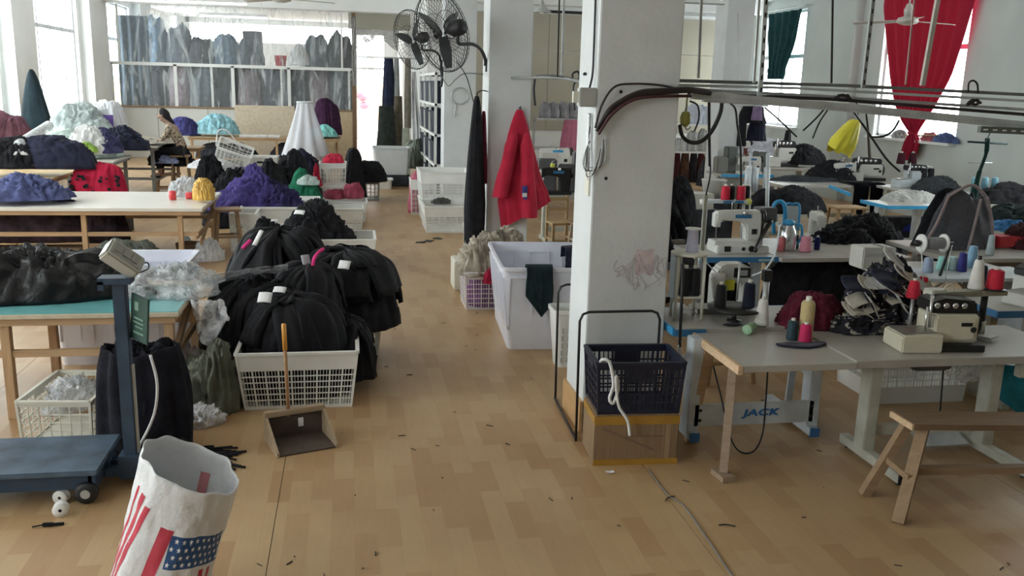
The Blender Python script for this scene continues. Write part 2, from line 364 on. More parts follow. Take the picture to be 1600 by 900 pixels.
def rrect(w, d, r, n=4):
    pts = []
    for cx, cy, a0 in ((w/2-r, d/2-r, 0), (-w/2+r, d/2-r, PI/2), (-w/2+r, -d/2+r, PI), (w/2-r, -d/2+r, 1.5*PI)):
        for k in range(n+1): a = a0+PI/2*k/n; pts.append((cx+r*math.cos(a), cy+r*math.sin(a)))
    return pts
def loft(m, rings):
    """rings: lists of points of one length; quads between, both ends capped"""
    R = [[m.b.verts.new(p) for p in ring] for ring in rings]; n = len(R[0])
    for A, B in zip(R, R[1:]):
        for k in range(n): m.b.faces.new((A[k], A[(k+1) % n], B[(k+1) % n], B[k]))
    m.b.faces.new(R[0][::-1]); m.b.faces.new(R[-1]); return m
def tub_shell(w, d, h, taper=.88, rimw=.03, rimh=.03, t=.012, r=.05):
    L = lambda w_, d_, z: [(x, y, z) for x, y in rrect(w_, d_, r)]
    a, b = w*taper, d*taper
    return loft(MB(), [L(a, b, 0), L(w-.02, d-.02, h-rimh), L(w+rimw, d+rimw, h-rimh), L(w+rimw, d+rimw, h), L(w-2*t, d-2*t, h), L(a-2*t, b-2*t, .02)])
def tub(name, label, loc, w, d, h, m, taper=.88, rz=0., group=None, ribs=True, cat='tub', nl=4):
    r = thing(name, label, cat, loc, rz, group); tub_shell(w, d, h, taper).obj('shell', m, r)
    if ribs:
        q = MB(); a, b = w*taper, d*taper
        for s in (-1, 1):                                            # moulded panels standing out of the walls
            for i in range(nl):
                x0, x1 = ((i+.2)/nl-.5), ((i+.8)/nl-.5)
                for e in (0, -.03):
                    y1, y0 = s*(d/2-.006+e), s*(b/2+(d-b)/2*.25-.006+e)
                    z0, z1 = h*.25, h*.88
                    q.bar((x0*w, y0, z0), (x0*w, y1, z1), .012, .012); q.bar((x1*w, y0, z0), (x1*w, y1, z1), .012, .012)
                    q.bar((x0*w, y1, z1), (x1*w, y1, z1), .012, .012)
            for i in range(nl+2):
                y0, y1 = ((i+.2)/(nl+2)-.5), ((i+.8)/(nl+2)-.5); x1, x0 = s*(w/2-.006), s*(a/2+(w-a)/2*.25-.006); z0, z1 = h*.25, h*.88
                q.bar((x0, y0*d, z0), (x1, y0*d, z1), .012, .012); q.bar((x0, y1*d, z0), (x1, y1*d, z1), .012, .012)
        q.obj('moulded_ribs', m, r)
    return r
def wood_table(name, label, x0, x1, y0, y1, z, m_top, legs, rail_z=None, group=None, m_leg=None, lw=.06, thick=.03, edge=None, cat='table'):
    m_leg = m_leg or M_pine; cx, cy = (x0+x1)/2, (y0+y1)/2; r = thing(name, label, cat, (cx, cy, 0), 0, group)
    MB().box((0, 0, z-thick/2), (x1-x0, y1-y0, thick)).obj('tabletop', m_top, r, bevel=.003)
    q = MB(); w, d = (x1-x0)/2, (y1-y0)/2
    for s in (-1, 1): q.box((0, s*(d-.04), z-thick-.025), (2*w-.06, .03, .05))
    for s in (-1, 1): q.box((s*(w-.05), 0, z-thick-.025), (.03, 2*d-.11, .05))
    q.obj('apron', m_leg, r)
    for lx, ly in legs: MB().box((lx-cx, ly-cy, (z-thick)/2), (lw, lw, z-thick)).obj('leg', m_leg if m_leg is not M_pine else M_pinex, r, bevel=.003)
    if rail_z:
        ys = sorted(set(l[1] for l in legs)); xs = sorted(set(l[0] for l in legs))
        for ly in ys: MB().box(((xs[0]+xs[-1])/2-cx, ly-cy, rail_z), (xs[-1]-xs[0]+.08, .03, .05)).obj('stretcher', m_leg, r)
        for lx in (xs[0], xs[-1]): MB().box((lx-cx, (ys[0]+ys[-1])/2-cy, rail_z-.05), (.03, ys[-1]-ys[0], .05)).obj('stretcher', m_leg, r)
    return r
def cone_spool(name, label, loc, r0, r1, h, m, m_core=None, group=None, cat='spool', rot=None):
    """cone of sewing thread on a paper core"""
    key = ('cone', r0, r1, h, m.name); root = None
    if key in CR: o = bpy.data.objects.new(name, CR[key][0]); k = CR[key][1]
    else:
        o = MB().lathe([(r0*.9, 0), (r0, .006), (r0*.98, h*.1), (r1*1.05, h*.93), (r1*.8, h)], seg=18).obj(name, m, None, True); COL.objects.unlink(o)
        k = MB().lathe([(r1*.45, h-.002), (r1*.42, h*1.12), (r1*.25, h*1.12), (r1*.25, h*1.02)], seg=12).mesh('core', m_core or M_creamp, True); CR[key] = (o.data, k)
    COL.objects.link(o); c = bpy.data.objects.new('core', k); COL.objects.link(c); c.parent = o
    o.location = loc
    if rot: o.rotation_euler = rot
    return tag(o, label, cat, group)
def stool(name, label, loc, w, d, h, rz=0., m=None, m_top=None, group=None, splay=.05, lw=.04):
    m = m or M_pine; r = thing(name, label, 'stool', loc, rz, group)
    MB().box((0, 0, h-.015), (w, d, .03)).obj('seat', m_top or m, r, bevel=.004)
    for sx in (-1, 1):
        for sy in (-1, 1): MB().bar((sx*(w/2-.05), sy*(d/2-.05), h-.03), (sx*(w/2-.05+splay), sy*(d/2-.05+splay*.6), 0), lw, lw).obj('leg', m, r)
    for s in (-1, 1):
        MB().bar((-w/2+.03, s*(d/2-.035), h*.4), (w/2-.03, s*(d/2-.035), h*.4), .025, .03).obj('rung', m, r)
        MB().bar((s*(w/2-.03), -d/2+.03, h*.48), (s*(w/2-.03), d/2-.03, h*.48), .025, .03).obj('rung', m, r)
    return r
# ================================================================ near left: teal table, scale, flag bag, dustpan
M_teal = mat('teal_vinyl', (.17, .46, .47), .25, 0, .1, 6, .15, 2)
t = wood_table('work_table', 'wooden table under a teal vinyl cover behind the blue scale', -3.4, -1.16, 6.2, 7.25, .745, M_paleboard,
               [(-2.28, 6.28), (-1.24, 6.28), (-3.3, 6.28), (-2.26, 7.15), (-1.22, 7.15), (-3.3, 7.15)], .46)
MB().box((0, -.1, .747), (2.22, .82, .006)).obj('vinyl_cover', M_teal, t)
MB().bar((1.06, -.42, .42), (1.06, .42, .69), .035, .05).obj('brace', M_oldwood, t)
tub('storage_tub', 'lavender white tub behind the legs of the teal table', (-1.86, 7.9, 0), 1.0, .9, .79, M_lavp, .93)
# pile wrapped in glossy black plastic
M_blackp = mat('black_plastic_wrap', (.007, .008, .010), .3, 0, .6, 22, .3, 5, .4)
heap('wrapped_bundle', 'shiny black plastic wrapped bundle lying on the teal table', 'bundle', M_blackp, (-2.18, 6.78, .752), .72, .36, .30, 11, .05, 3.2, 3.0, .14, .08)
M_clearbag = film('clear_plastic', (.86, .87, .9), .35, .12, .9, 9, .85)
def clear_heap(name, label, loc, rx, ry, h, seed, m=None, rz=0): return heap(name, label, 'bag', m or M_clearbag, loc, rx, ry, h, seed, .045, 3.4, 2.2, .2, rz, 60, 18)
clear_heap('plastic_bag', 'crumpled clear plastic bag on the right of the teal table', (-1.33, 6.83, .752), .46, .3, .2, 21)
o = sheet(lambda u, v: Vector((-1.13+.22*u+.05*v+.03*nz(u*4, v*4, 1), 6.5-.04*v+.06*nz(u*3, v*3, 8), .76-.34*v*(.4+.6*math.sin(PI*min(1, u+.15)))+.02*nz(u*6, v*6, 3))), 14, 14, 'plastic_film', M_clearbag, thick=.002)
tag(o, 'clear plastic flap hanging off the corner of the teal table', 'film')
# ---- platform scale
M_sblue = metal('dark_blue_enamel', (.035, .062, .105), .5, .2, .3)
M_splat = mat('worn_blue_platform', (.075, .115, .165), .5, .2, .15, 12, .4, 6)
s = thing('platform_scale', 'dark blue platform weighing scale with a grey display head', 'scale', (-1.85, 5.12, 0))
MB().box((0, 0, .19), (.95, .54, .03)).obj('platform', M_splat, s, bevel=.006)
q = MB()
q.box((0, -.2, .125), (.86, .04, .09)); q.box((0, .2, .125), (.86, .04, .09)); q.box((.43, 0, .125), (.04, .44, .09)); q.box((-.43, 0, .125), (.04, .44, .09))
q.box((.52, 0, .085), (.2, .05, .05)); q.box((.52, .12, .085), (.2, .05, .05)); q.obj('base_frame', M_sblue, s)
for x, y in ((.40, -.23), (.40, .25), (-.4, -.23), (-.4, .25)):
    w = MB().lathe([(.03, -.02), (.058, -.018), (.062, -.008), (.062, .008), (.058, .018), (.03, .02)], (x, y, .062), 18, 'Y').obj('wheel', M_darkmetal, s, True)
    MB().lathe([(.026, -.026), (.026, .026)], (x, y, .062), 12, 'Y').obj('hub', M_steel, w)
c = MB().box((.585, .03, .62), (.07, .07, 1.14)).box((.585, .03, .11), (.13, .12, .14)).obj('column', M_sblue, s, bevel=.004)
MB().box((.625, .03, .4), (.012, .03, .62)).obj('cable_channel', M_steel, c)
MB().box((.57, .02, 1.205), (.17, .11, .035)).box((.5, .02, 1.18), (.03, .11, .05)).obj('head_bracket', M_sblue, s)
M_sgrey = plastic('grey_instrument_housing', (.42, .42, .38), .5, .1)
M_skey = plastic('grey_keypad', (.29, .29, .27), .6, .1)
h = bpy.data.objects.new('display_head', None)
hd = MB().box((0, 0, 0), (.21, .10, .115)).obj('display_head', M_sgrey, s, bevel=.012, loc=(.615, 0, 1.325), rot=(math.radians(-42), math.radians(40), .35))
for k in range(3): MB().box((-.052+.05*k, -.054, .008+0*k), (.042, .008, .05)).obj('key_panel', M_skey, hd)
MB().box((0, -.054, -.04), (.17, .006, .016)).obj('trim_strip', M_skey, hd)
MB().tube(curve([(.1, 0, .04), (.13, 0, .075), (.15, .01, .05), (.12, .02, .0)]), .004).obj('cable', M_darkmetal, hd, True)
M_sgreen = mat('dark_green_plate', (.03, .075, .065), .4, .1, 0, 1, .1, 4)
pl = MB().box((0, 0, 0), (.15, .012, .27)).obj('maker_plate', M_sgreen, s, bevel=.003, loc=(.69, -.02, .99), rot=(0, math.radians(8), math.radians(-42)))
q = MB()
for k, (x, z, w, hh) in enumerate(((-.02, .07, .035, .05), (0, .0, .08, .012), (0, -.025, .09, .01), (.005, -.05, .07, .008), (0, -.085, .09, .012))):
    q.box((x, -.0075, z), (w, .003, hh))
q.obj('plate_marks', mat('faded_print', (.16, .27, .22), .6), pl)['kind'] = 'stuff'
M_blackn = fabric('blue_black_knit', (.011, .011, .017), .4, 10, .9, .02)
# ---- black fringed garments hanging beside the column
def fringe_fn(u, v):
    a = -PI*.95 + 2*PI*.95*u; bl = .5+.5*math.sin(PI*u); rr = 1+.16*nz(math.cos(a)*3, math.sin(a)*3, v*1.5, 4)+.05*nz(u*22, v*2, 3)
    z = .70 - .68*v + .05*nz(u*3, 0, 2) - .05*(1-abs(math.cos(a)))
    k = .8+.25*v + .1*math.sin(v*PI)
    return Vector((.27*math.cos(a)*rr*k, .17*math.sin(a)*rr*k, max(.006, z)))
fb = MB().grid(fringe_fn, 90, 16, False).obj('fringed_garments', M_blackn, None, True, loc=(-1.29, 5.62, 0), solid=.01)
tag(fb, 'black fringed garments draped in a heap behind the scale column', 'garments')
heap('x', '', '', M_blackn, (0, 0, .0), .26, .16, .71, 5, .03, 4, 5, .08, parent=fb).name = 'inner_layer'
q = MB()
for i in range(110):
    x0 = .0+rnd.random()*.34; y0 = -.10-rnd.random()*.14; L = .10+rnd.random()*.26; a = rnd.uniform(-.8, .35)
    q.tube(curve([(x0-.1, y0+.05, .12), (x0, y0, .03), (x0+L*.5*math.cos(a), y0+L*.5*math.sin(a), .012+.02*rnd.random()), (x0+L*math.cos(a), y0+L*math.sin(a)+.03*rnd.random(), .008)], 4), .007, 5)
q.obj('fringe', M_black, fb, True)['kind'] = 'stuff'
MB().tube(curve([(.1, -.19, .68), (.13, -.2, .5), (.1, -.215, .3), (.0, -.24, .1), (-.06, -.26, .02)]), .009, 5).obj('white_tape', M_whitecl, fb, True, label='white tape strip')
# ---- cream crate under the table with plastic in it
crate('crate', 'cream lattice crate on the floor under the teal table', (-1.80, 5.98, 0), .44, .62, .32, M_creamp, 7, 5, 0, .95, -.10, v0=.05, v1=.9, rib=.006, hb=.006, rim=.014)
clear_heap('plastic_bag', 'clear plastic scraps stuffed in the cream crate', (-1.80, 6.0, .2), .17, .24, .15, 33)
o = sheet(lambda u, v: Vector((-2.1+.4*u, 6.35+.25*v, .05+.1*abs(nz(u*4, v*4, 3))+.06*v)), 10, 8, 'plastic_film', M_clearbag, thick=.002); tag(o, 'clear plastic sheet on the floor behind the cream crate', 'film')
# ---- two bobbins, a black scrap
for i, (p, tl, lb) in enumerate(((at_z(96, 806), .1, 'white plastic bobbin lying nearer the camera before the scale wheel'), (at_z(97, 786), -.2, 'white plastic bobbin lying closer to the scale wheel'))):
    b = thing('bobbin', lb, 'bobbin', (p.x, p.y, .04), tl); g = MB().lathe([(.012, -.022), (.04, -.021), (.04, -.016), (.014, -.012), (.014, .012), (.04, .016), (.04, .021), (.012, .022)], (0, 0, 0), 20, 'Y'); g.obj('reel', M_whitep, b, True)
    MB().lathe([(.009, -.0235), (.009, .0235)], (0, 0, 0), 10, 'Y').obj('bore', M_darkmetal, b)
p = at_z(74, 823); tag(MB().tube(curve([(-.07, -.01, .008), (-.02, .0, .012), (.03, .004, .01), (.08, .012, .007)]), [.004]*8+[.012]*8+[.009]*8+[.003], 6).obj('cloth_scrap', M_black, None, True, loc=(p.x, p.y, 0)), 'thin black cloth scrap on the floor before the scale', 'scrap')
# ---- woven flag-print sack
M_sack = mat('woven_sack', (.78, .80, .83), .3, 0, 1.0, 22, .06, 5, .5)
BC = Vector((-.79, 3.72, 0))
def sack_fn(u, v, off=0.):
    a = 2*PI*u; zr = .70 - .09*math.cos(a) - .03*math.sin(a)*-1 + .02*nz(math.cos(a)*2, math.sin(a)*2, 1); z = zr*v
    w = 1+.09*nz(math.cos(a)*2.2, math.sin(a)*2.2, v*2.5, 2)+.035*nz(math.cos(a)*6, math.sin(a)*6, v*8, 5)+.015*nz(math.cos(a)*13, math.sin(a)*13, v*16, 6)
    rx, ry = (.205-.02*v)*w+off, (.15+.01*v)*w+off
    return BC + Vector((rx*math.cos(a) + .20*v - .09, ry*math.sin(a), z))
sk_ = MB().grid(lambda u, v: sack_fn(u, v), 96, 40, True).obj('woven_sack', M_sack, None, True, solid=.003)
tag(sk_, 'open white woven sack printed with red stripes and a starred blue band', 'sack')
M_red = mat('red_print', (.55, .05, .09), .35, 0, .4, 16, .12, 6); M_blue = mat('blue_print', (.03, .10, .27), .35, 0, .4, 16, .12, 6)
U = lambda deg: deg/360.
def patch(a0, a1, v0, v1, nu, nv, off=.0025, sh=0.): return lambda u, v: sack_fn(U(a0+(a1-a0)*u+sh*(v0+(v1-v0)*v-.5)), v0+(v1-v0)*v, off)
for a0, a1, v0, v1, sh in ((250, 266, .0, .72, 26), (203, 211, .1, .84, 50), (215, 223, .12, .80, 54), (192, 197, .3, .85, 40), (315, 322, .0, .44, 0), (328, 334, .0, .44, 0)):
    MB().grid(patch(a0, a1, v0, v1, 4, 24, sh=sh), 4, 24).obj('red_stripe', M_red, sk_, True)
MB().grid(patch(270, 344, .47, .69, 40, 10), 40, 10).obj('star_band', M_blue, sk_, True)
q = MB()
for r_ in range(4):
    for c_ in range(9):
        ac = 273.5+8.2*c_+(4 if r_ % 2 else 0); vc = .50+.053*r_; vs = []
        for k in range(10):
            rr = 1 if k % 2 == 0 else .42; an = PI/2+k*PI/5
            vs.append(q.b.verts.new(sack_fn(U(ac+2.7*rr*math.cos(an)), vc+.020*rr*math.sin(an), .0042)))
        q.b.faces.new(vs)
q.obj('stars', mat('white_print', (.85, .86, .88), .4), sk_)
MB().grid(lambda u, v: sack_fn(U(62+14*u), .72+.14*v, -.004), 8, 6).obj('inner_print', mat('faded_red_print', (.62, .25, .27), .5), sk_, True)
# rim of a dark bucket at the very bottom edge of the picture
bk = thing('bucket', 'dark brown bucket rim at the bottom edge beside the sack', 'bucket', (-.375, 3.22, 0)); M_bk = plastic('brown_plastic', (.06, .03, .025), .4)
MB().lathe([(.07, 0), (.098, .36), (.106, .36), (.106, .375), (.092, .375), (.064, .02)], seg=28).obj('shell', M_bk, bk, True)
# ---- wooden dustpan with long handle
M_pan = wood('dustpan_wood', (.36, .27, .18)); M_pand = mat('dirty_board', (.085, .062, .05), .7, 0, .2, 20, .3, 8)
d = thing('dustpan', 'wooden box dustpan with a long upright handle', 'dustpan', (-.29, 5.47, 0), .33)
MB().box((0, .14, .006), (.38, .30, .012)).obj('pan_floor', M_pand, d)
MB().box((0, .29, .095), (.38, .015, .19)).obj('back_board', M_pand, d)
MB().box((0, .277, .185), (.40, .05, .035)).obj('top_batten', M_pan, d, bevel=.003)
for sx in (-1, 1): MB().prism([(-.02, 0), (.30, 0), (.30, .185), (.26, .185), (-.02, .03)], sx*.19-.007, sx*.19+.007, 'X').obj('side_board', M_pan, d)
MB().box((.04, .279, .10), (.035, .003, .06)).obj('sticker', M_whitep, d, label='white sticker')
hn = MB().tube([(-.04, .285, .15), (-.045, .30, .60)], .0125, 10).obj('handle', wood('handle_wood', (.42, .24, .13)), d, True)
MB().tube([(-.045, .30, .60), (-.047, .306, .77), (-.047, .306, .776)], [.0155, .0155, .008], 10).obj('handle_sleeve', plastic('orange_sleeve', (.75, .36, .07), .4), hn, True)
# ---- grey-green sack, plastic and pinkish bag beside the front basket
M_olive = fabric('olive_grey_sack', (.16, .17, .13), .3, 5, .6, .1)
heap('sack', 'slumped olive grey sack against the left end of the front basket', 'sack', M_olive, (-.98, 6.38, 0), .19, .26, .44, 41, .05, 2.5, 4, .15)
heap('plastic_bag', 'white plastic bag lying before the olive grey sack', 'bag', mat('milky_plastic', (.72, .72, .74), .3, 0, .6, 18, .05, 5), (-1.06, 6.05, 0), .17, .11, .13, 43, .04, 3.5, 2, .25)
heap('plastic_bag', 'pinkish translucent bag between table leg and olive sack', 'bag', mat('pinkish_plastic', (.47, .41, .41), .35, 0, .5, 14, .1, 4), (-1.22, 6.62, 0), .14, .2, .38, 44, .04, 3, 3, .15)
# ================================================================ baskets and heaps of garments left of the aisle
crate('basket', 'white perforated basket heaped with black garments, nearest of its row', (-.385, 6.51, 0), .84, .52, .42, M_whitep, 9, 6, 3, .88, .0, v0=.06, v1=.70, cat='basket')
crate('basket', 'white perforated basket behind the front one under the bulging black bundle', (-.19, 7.58, 0), .86, .54, .38, M_whitep, 9, 6, 3, .9, 0, v0=.06, v1=.80, cat='basket')
GROUND = {66, 68, 73, 75, 76, 77, 79, 80, 98, 97, 302}
def hp(name, label, m, px, py, y, rx, ry, h, seed, cat='garments', **k):
    """heap whose foot stands under pixel px,py at depth y"""
    p = at_y(px, py, y); z = max(0, p.z); g_ = k.pop('ground', seed in GROUND)
    if g_: h, z = h+z, 0
    return heap(name, label, cat, m, (p.x, p.y, z), rx, ry, h, seed, **k)
G = 'black garments heaped over the front baskets'
heap('garment_bundle', 'black garments filling the front white basket', 'garments', M_black, (-.42, 6.60, .03), .40, .27, .70, 51, .035, 3, 4.5, .06, .1)
heap('garment_bundle', 'low black garments hanging over the left and back rims of the front basket', 'garments', M_black, (-.52, 6.86, .05), .46, .28, .72, 57, .04, 3, 3.5, .1, .3)
heap('garment_bundle', 'black garments spilling over the right rim of the front basket', 'garments', M_black, (-.04, 6.80, .1), .20, .30, .42, 52, .035, 3, 3.5, .12, .3)
heap('garment_bundle', 'big rounded black bundle bulging over the aisle side', 'garments', M_black, (-.05, 7.5, .33), .47, .46, .58, 53, .035, 2.6, 3.0, .07, .2)
heap('garment_bundle', 'tall black bundle at the back of the front heap', 'garments', M_black, (-.60, 7.75, .0), .46, .50, 1.03, 54, .04, 2.8, 2.8, .08, .5)
heap('garment_bundle', 'black bundle sliding down the left side of the heap', 'garments', M_black, (-.80, 6.98, .0), .36, .36, .78, 55, .04, 2.8, 3.5, .1, .9)
heap('garment_bundle', 'black bundle bridging the middle of the front heap', 'garments', M_black, (-.33, 7.12, .3), .42, .3, .58, 56, .035, 3, 3.8, .08, 1.4)
M_blk2 = mat('black_jersey', (.0065, .0065, .009), .72, 0, .35, 45, .5, 14, .25, .03, (1, 1, 1))
def layers(heap_o, rx, ry, h, n, seed, m=None, w=(.22, .42), el=(.25, 1.35)):
    """garments lying lengthwise over a bundle: parts of it, each with folds running along its length"""
    g = random.Random(seed)
    for i in range(n):
        az = 2*PI*(i+g.random()*.7)/n; W = g.uniform(*w); e1 = g.uniform(1.2, 2.3); e0 = g.uniform(-.02, .5); sk = g.uniform(-.7, .7); k_ = .98+.07*g.random(); fr = g.uniform(1.3, 3.2); ph = g.random()*6
        def f(u, v, az=az, W=W, e1=e1, e0=e0, sk=sk, k_=k_, fr=fr, ph=ph, i=i):
            e = e1+(e0-e1)*v; a = az+(u-.5)*W*(1+.5*v)*1.6/max(.45, abs(math.cos(e))**.6)*.9+sk*(v-.5)
            r = k_+.022*math.sin(u*fr*2*PI+ph+3*v+2*nz(u*2, v*2, i, seed+4))*(.4+.6*v)+.05*nz(u*2.5, v*2.5, i, seed)-(.05 if u in (0., 1.) else 0)
            ce = math.copysign(abs(math.cos(e))**.55, math.cos(e)); se = max(0, math.sin(max(0, e)))**.75
            return Vector((rx*r*ce*math.cos(a), ry*r*ce*math.sin(a), max(.01, h*r*se+.015)))
        MB().grid(f, 22, 16).obj('garment_layer', m or M_blk2, heap_o, True, solid=.010)
HB = [o for o in bpy.data.objects if o.name.startswith('garment_bundle')]
for o_, (rx, ry, h, n) in zip(HB, ((.40, .27, .68, 9), (.46, .28, .70, 8), (.20, .30, .40, 6), (.47, .46, .58, 11), (.46, .50, 1.02, 11), (.36, .36, .76, 9), (.42, .3, .56, 8))): layers(o_, rx, ry, h, n, len(o_.name)+n+int(h*100))
M_tag = mat('paper_tag', (.72, .72, .72), .7)
def paper(px, py, y, w, h, rz, rx, label, m=M_tag, name='paper_tag'):
    p = at_y(px, py, y); tag(MB().grid(lambda u, v: Vector(((u-.5)*w, (v-.5)*h, .01*math.sin(u*3))), 4, 4).obj(name, m, None, True, loc=p, rot=(rx, 0, rz), solid=.002), label, 'tag')
paper(414, 465, 6.42, .10, .08, -.25, .9, 'white paper tag on the black garments in the front basket'); paper(437, 453, 6.62, .10, .05, -.4, .8, 'white paper tag further up the black garments in the front basket')
paper(538, 414, 7.06, .10, .07, -.5, 1.0, 'white paper tag on the big rounded black bundle'); paper(478, 407, 7.1, .07, .09, .5, 1.1, 'grey paper tag between the two high black bundles', mat('grey_tag', (.35, .35, .37), .6))
paper(403, 372, 7.36, .05, .14, -.7, .9, 'white paper slip on the tall black bundle')
M_pink = fabric('hot_pink_cloth', (.75, .05, .24), .1)
def strap(label, pts, r=.012, m=M_pink): tag(MB().tube(curve(pts, 5), r, 6).obj('strap', m, None, True), label, 'strap')
strap('pink strap curling over the big rounded black bundle', [at_y(489, 415, 7.0), at_y(491, 404, 7.0), at_y(497, 395, 7.05), at_y(505, 389, 7.12)], .014)
strap('pink strap end on the tall black bundle', [at_y(379, 388, 7.26), at_y(385, 382, 7.26), at_y(391, 376, 7.3)], .016)
o = sheet(lambda u, v: at_y(330+120*u, 428+14*v-16*u-20*v*u*(1-u), 6.62+.25*v+.2*u)+Vector((0, 0, .015*nz(u*8, v*3, 2))), 20, 5, 'plastic_film', M_clearbag, thick=.002); tag(o, 'strip of clear plastic film lying over the black garments', 'film')
# ---- next baskets along the aisle
def white_crate(label, px, y, w, d, h, z=0., rz=0., m=None, name='basket', v1=.62, rows=4, cols=8, px_right=True, thin=2, group=None):
    p = at_y(px, 300, y); return crate(name, label, (p.x-w/2 if px_right else p.x, y+d/2, z), w, d, h, m or M_whitep, cols, rows, thin, .9, rz, group, .05, v1, cat='basket', rim=.02)
B3 = white_crate('white basket beyond the big black bundle with a small black pile at its left', 586, 11.0, .95, .7, .42)
tub('tub', 'white tub tucked left of the third basket under a small black pile', (-.62, 11.9, 0), .9, .8, .42, M_whitep, .9, ribs=False)
heap('garment_bundle', 'small black pile of garments on the tub beyond the tall bundle', 'garments', M_black, (-.45, 11.4, .2), .52, .40, .56, 61, .05, 4, 2.2, .2, .4)
heap('garment_bundle', 'black garments with white trim behind the tall bundle', 'garments', M_black, (-.95, 10.6, .0), .36, .4, .66, 62, .05, 4, 2.2, .2, .1)
paper(468, 332, 11.02, .14, .06, -.5, .8, 'white slip on the small black pile'); paper(432, 352, 10.9, .10, .16, .5, .9, 'white cloth end beside the small black pile', M_whitecl, 'cloth_end')
B4 = white_crate('white basket with a hand hole before the one of red bundles', 567, 14.45, .58, .5, .33, v1=.5)
B5 = white_crate('white basket carrying two dusky red bundles', 573, 15.2, .82, .6, .34, v1=.5)
M_dred = fabric('dusky_red_cloth', (.36, .07, .11), .25)
hp('bundle', 'dusky red plastic wrapped bundle at the aisle end of its white basket', M_dred, 552, 309, 15.5, .17, .15, .22, 63, 'bundle', flat=5)
hp('bundle', 'dusky red plastic wrapped bundle at the inner end of its white basket', M_dred, 523, 310, 15.5, .16, .15, .13, 64, 'bundle', flat=5)
S1 = white_crate('white crate at the bottom of a stack of two by the aisle', 541, 17.0, .48, .6, .40, v1=.8, name='crate')
S2 = white_crate('white crate on top of a stack of two with red cloth in it', 541, 17.0, .48, .6, .42, .405, v1=.8, name='crate')
hp('cloth_heap', 'bright red cloth heaped in the top crate of the stack', fabric('red_cloth', (.55, .03, .07), .2), 521, 254, 17.3, .2, .22, .17, 65)
hp('cloth_heap', 'red and white cloth hanging left of the crate stack', fabric('red_cloth', (.55, .03, .07), .2), 496, 292, 17.1, .12, .2, .42, 66)
g = fabric('grey_crate_plastic', (.33, .34, .34), .1)
white_crate('grey crate at the aisle edge under black cloth', 593, 18.2, .34, .5, .40, m=plastic('grey_plastic', (.36, .37, .37)), name='crate', cols=4, v1=.8)
hp('garment_bundle', 'black garments spilling over the grey crate', M_black, 578, 282, 18.5, .34, .4, .38, 67, flat=3)
hp('garment_bundle', 'black garments stacked right of the white crate stack', M_black, 553, 303, 18.2, .25, .4, .78, 68, flat=4)
# ---- middle: purple, green and black heaps
M_purp = fabric('purple_cloth', (.065, .05, .19), .35); M_green = fabric('dark_green_cloth', (.02, .16, .09), .4); M_vio = fabric('dusty_violet_cloth', (.16, .11, .22), .3)
tub('tub', 'white tub under the purple pile', (at_y(432, 330, 13.2).x, 13.4, 0), .95, .7, .55, M_whitep, .9, ribs=False)
crate('crate', 'white lattice crate under the left end of the purple pile', (at_y(379, 350, 12.5).x, 12.8, 0), .34, .55, .52, M_whitep, 6, 7, 1, .95)
hp('garment_bundle', 'bright purple pile of garments in the middle of the room', M_purp, 400, 328, 13.6, .62, .45, .62, 71, fold=.055, freq=3.5, flat=1.25, lump=.16)
hp('garment_bundle', 'darker purple garments at the right foot of the purple pile', fabric('deep_purple_cloth', (.035, .028, .10), .35), 430, 328, 13.5, .42, .35, .45, 72, fold=.06, freq=5, flat=1.5)
hp('garment_bundle', 'dark green and black pile right of the purple one', M_green, 474, 306, 15.2, .42, .35, .36, 73, fold=.05, flat=1.7)
hp('cloth_heap', 'pale mint cloth lying on the dark green pile', fabric('mint_cloth', (.55, .65, .62), .15), 483, 288, 15.0, .18, .14, .14, 74)
hp('garment_bundle', 'black heap of garments behind the green pile', M_black, 460, 300, 16.6, .50, .5, .72, 75, fold=.06, flat=2)
hp('garment_bundle', 'navy heap of folded garments left of the crate stack', M_navyc, 482, 276, 17.6, .36, .4, .5, 76, fold=.05, flat=2.5)
hp('garment_bundle', 'black heap behind the yellow bag on the white table', M_black, 365, 322, 15.0, .50, .45, .62, 77, fold=.06, flat=2)
hp('garment_bundle', 'dusty violet garments between black heap and purple pile', M_vio, 380, 285, 15.4, .30, .3, .22, 78, fold=.05)
hp('garment_bundle', 'black heap left of the tilted white crate', M_black, 330, 300, 16.6, .36, .4, .58, 79, fold=.06, flat=2)
hp('garment_bundle', 'dark heap filling the gap beyond the purple pile', M_black, 425, 300, 16.2, .40, .5, .55, 80, fold=.06, flat=2)
tub('tub', 'white tub in front of the dark green pile', (at_y(470, 320, 14.3).x, 14.5, 0), .55, .5, .5, M_whitep, .9, ribs=False)
c = white_crate('white crate with a hand hole before the rear table', 434, 17.7, .62, .5, .42, .45, v1=.3, name='crate'); MB().box((.0, -.255, .33), (.11, .012, .035)).obj('hand_hole', M_darkmetal, c)
tub('tub', 'white tub carrying the crate with a hand hole', (at_y(410, 300, 17.9).x, 18.0, 0), .7, .6, .45, M_whitep, .9, ribs=False)
c = white_crate('white lattice crate tipped up on its side among the heaps', 384, 17.4, .62, .4, .46, .5, v1=.9, rows=6, name='crate'); c.rotation_euler = (.45, .35, .1); c.location.z = .68
MB().tube(curve([(-.34, .1, .30), (-.38, .1, .62), (-.2, .1, .66), (.12, .1, .38)], 6), .012).obj('strap', M_whitecl, c, True)
hp('plastic_bag', 'white plastic bag slumped in front of the tipped crate', mat('milky_plastic', (.72, .72, .74), .3), 330, 262, 17.0, .42, .3, .16, 81, 'bag')
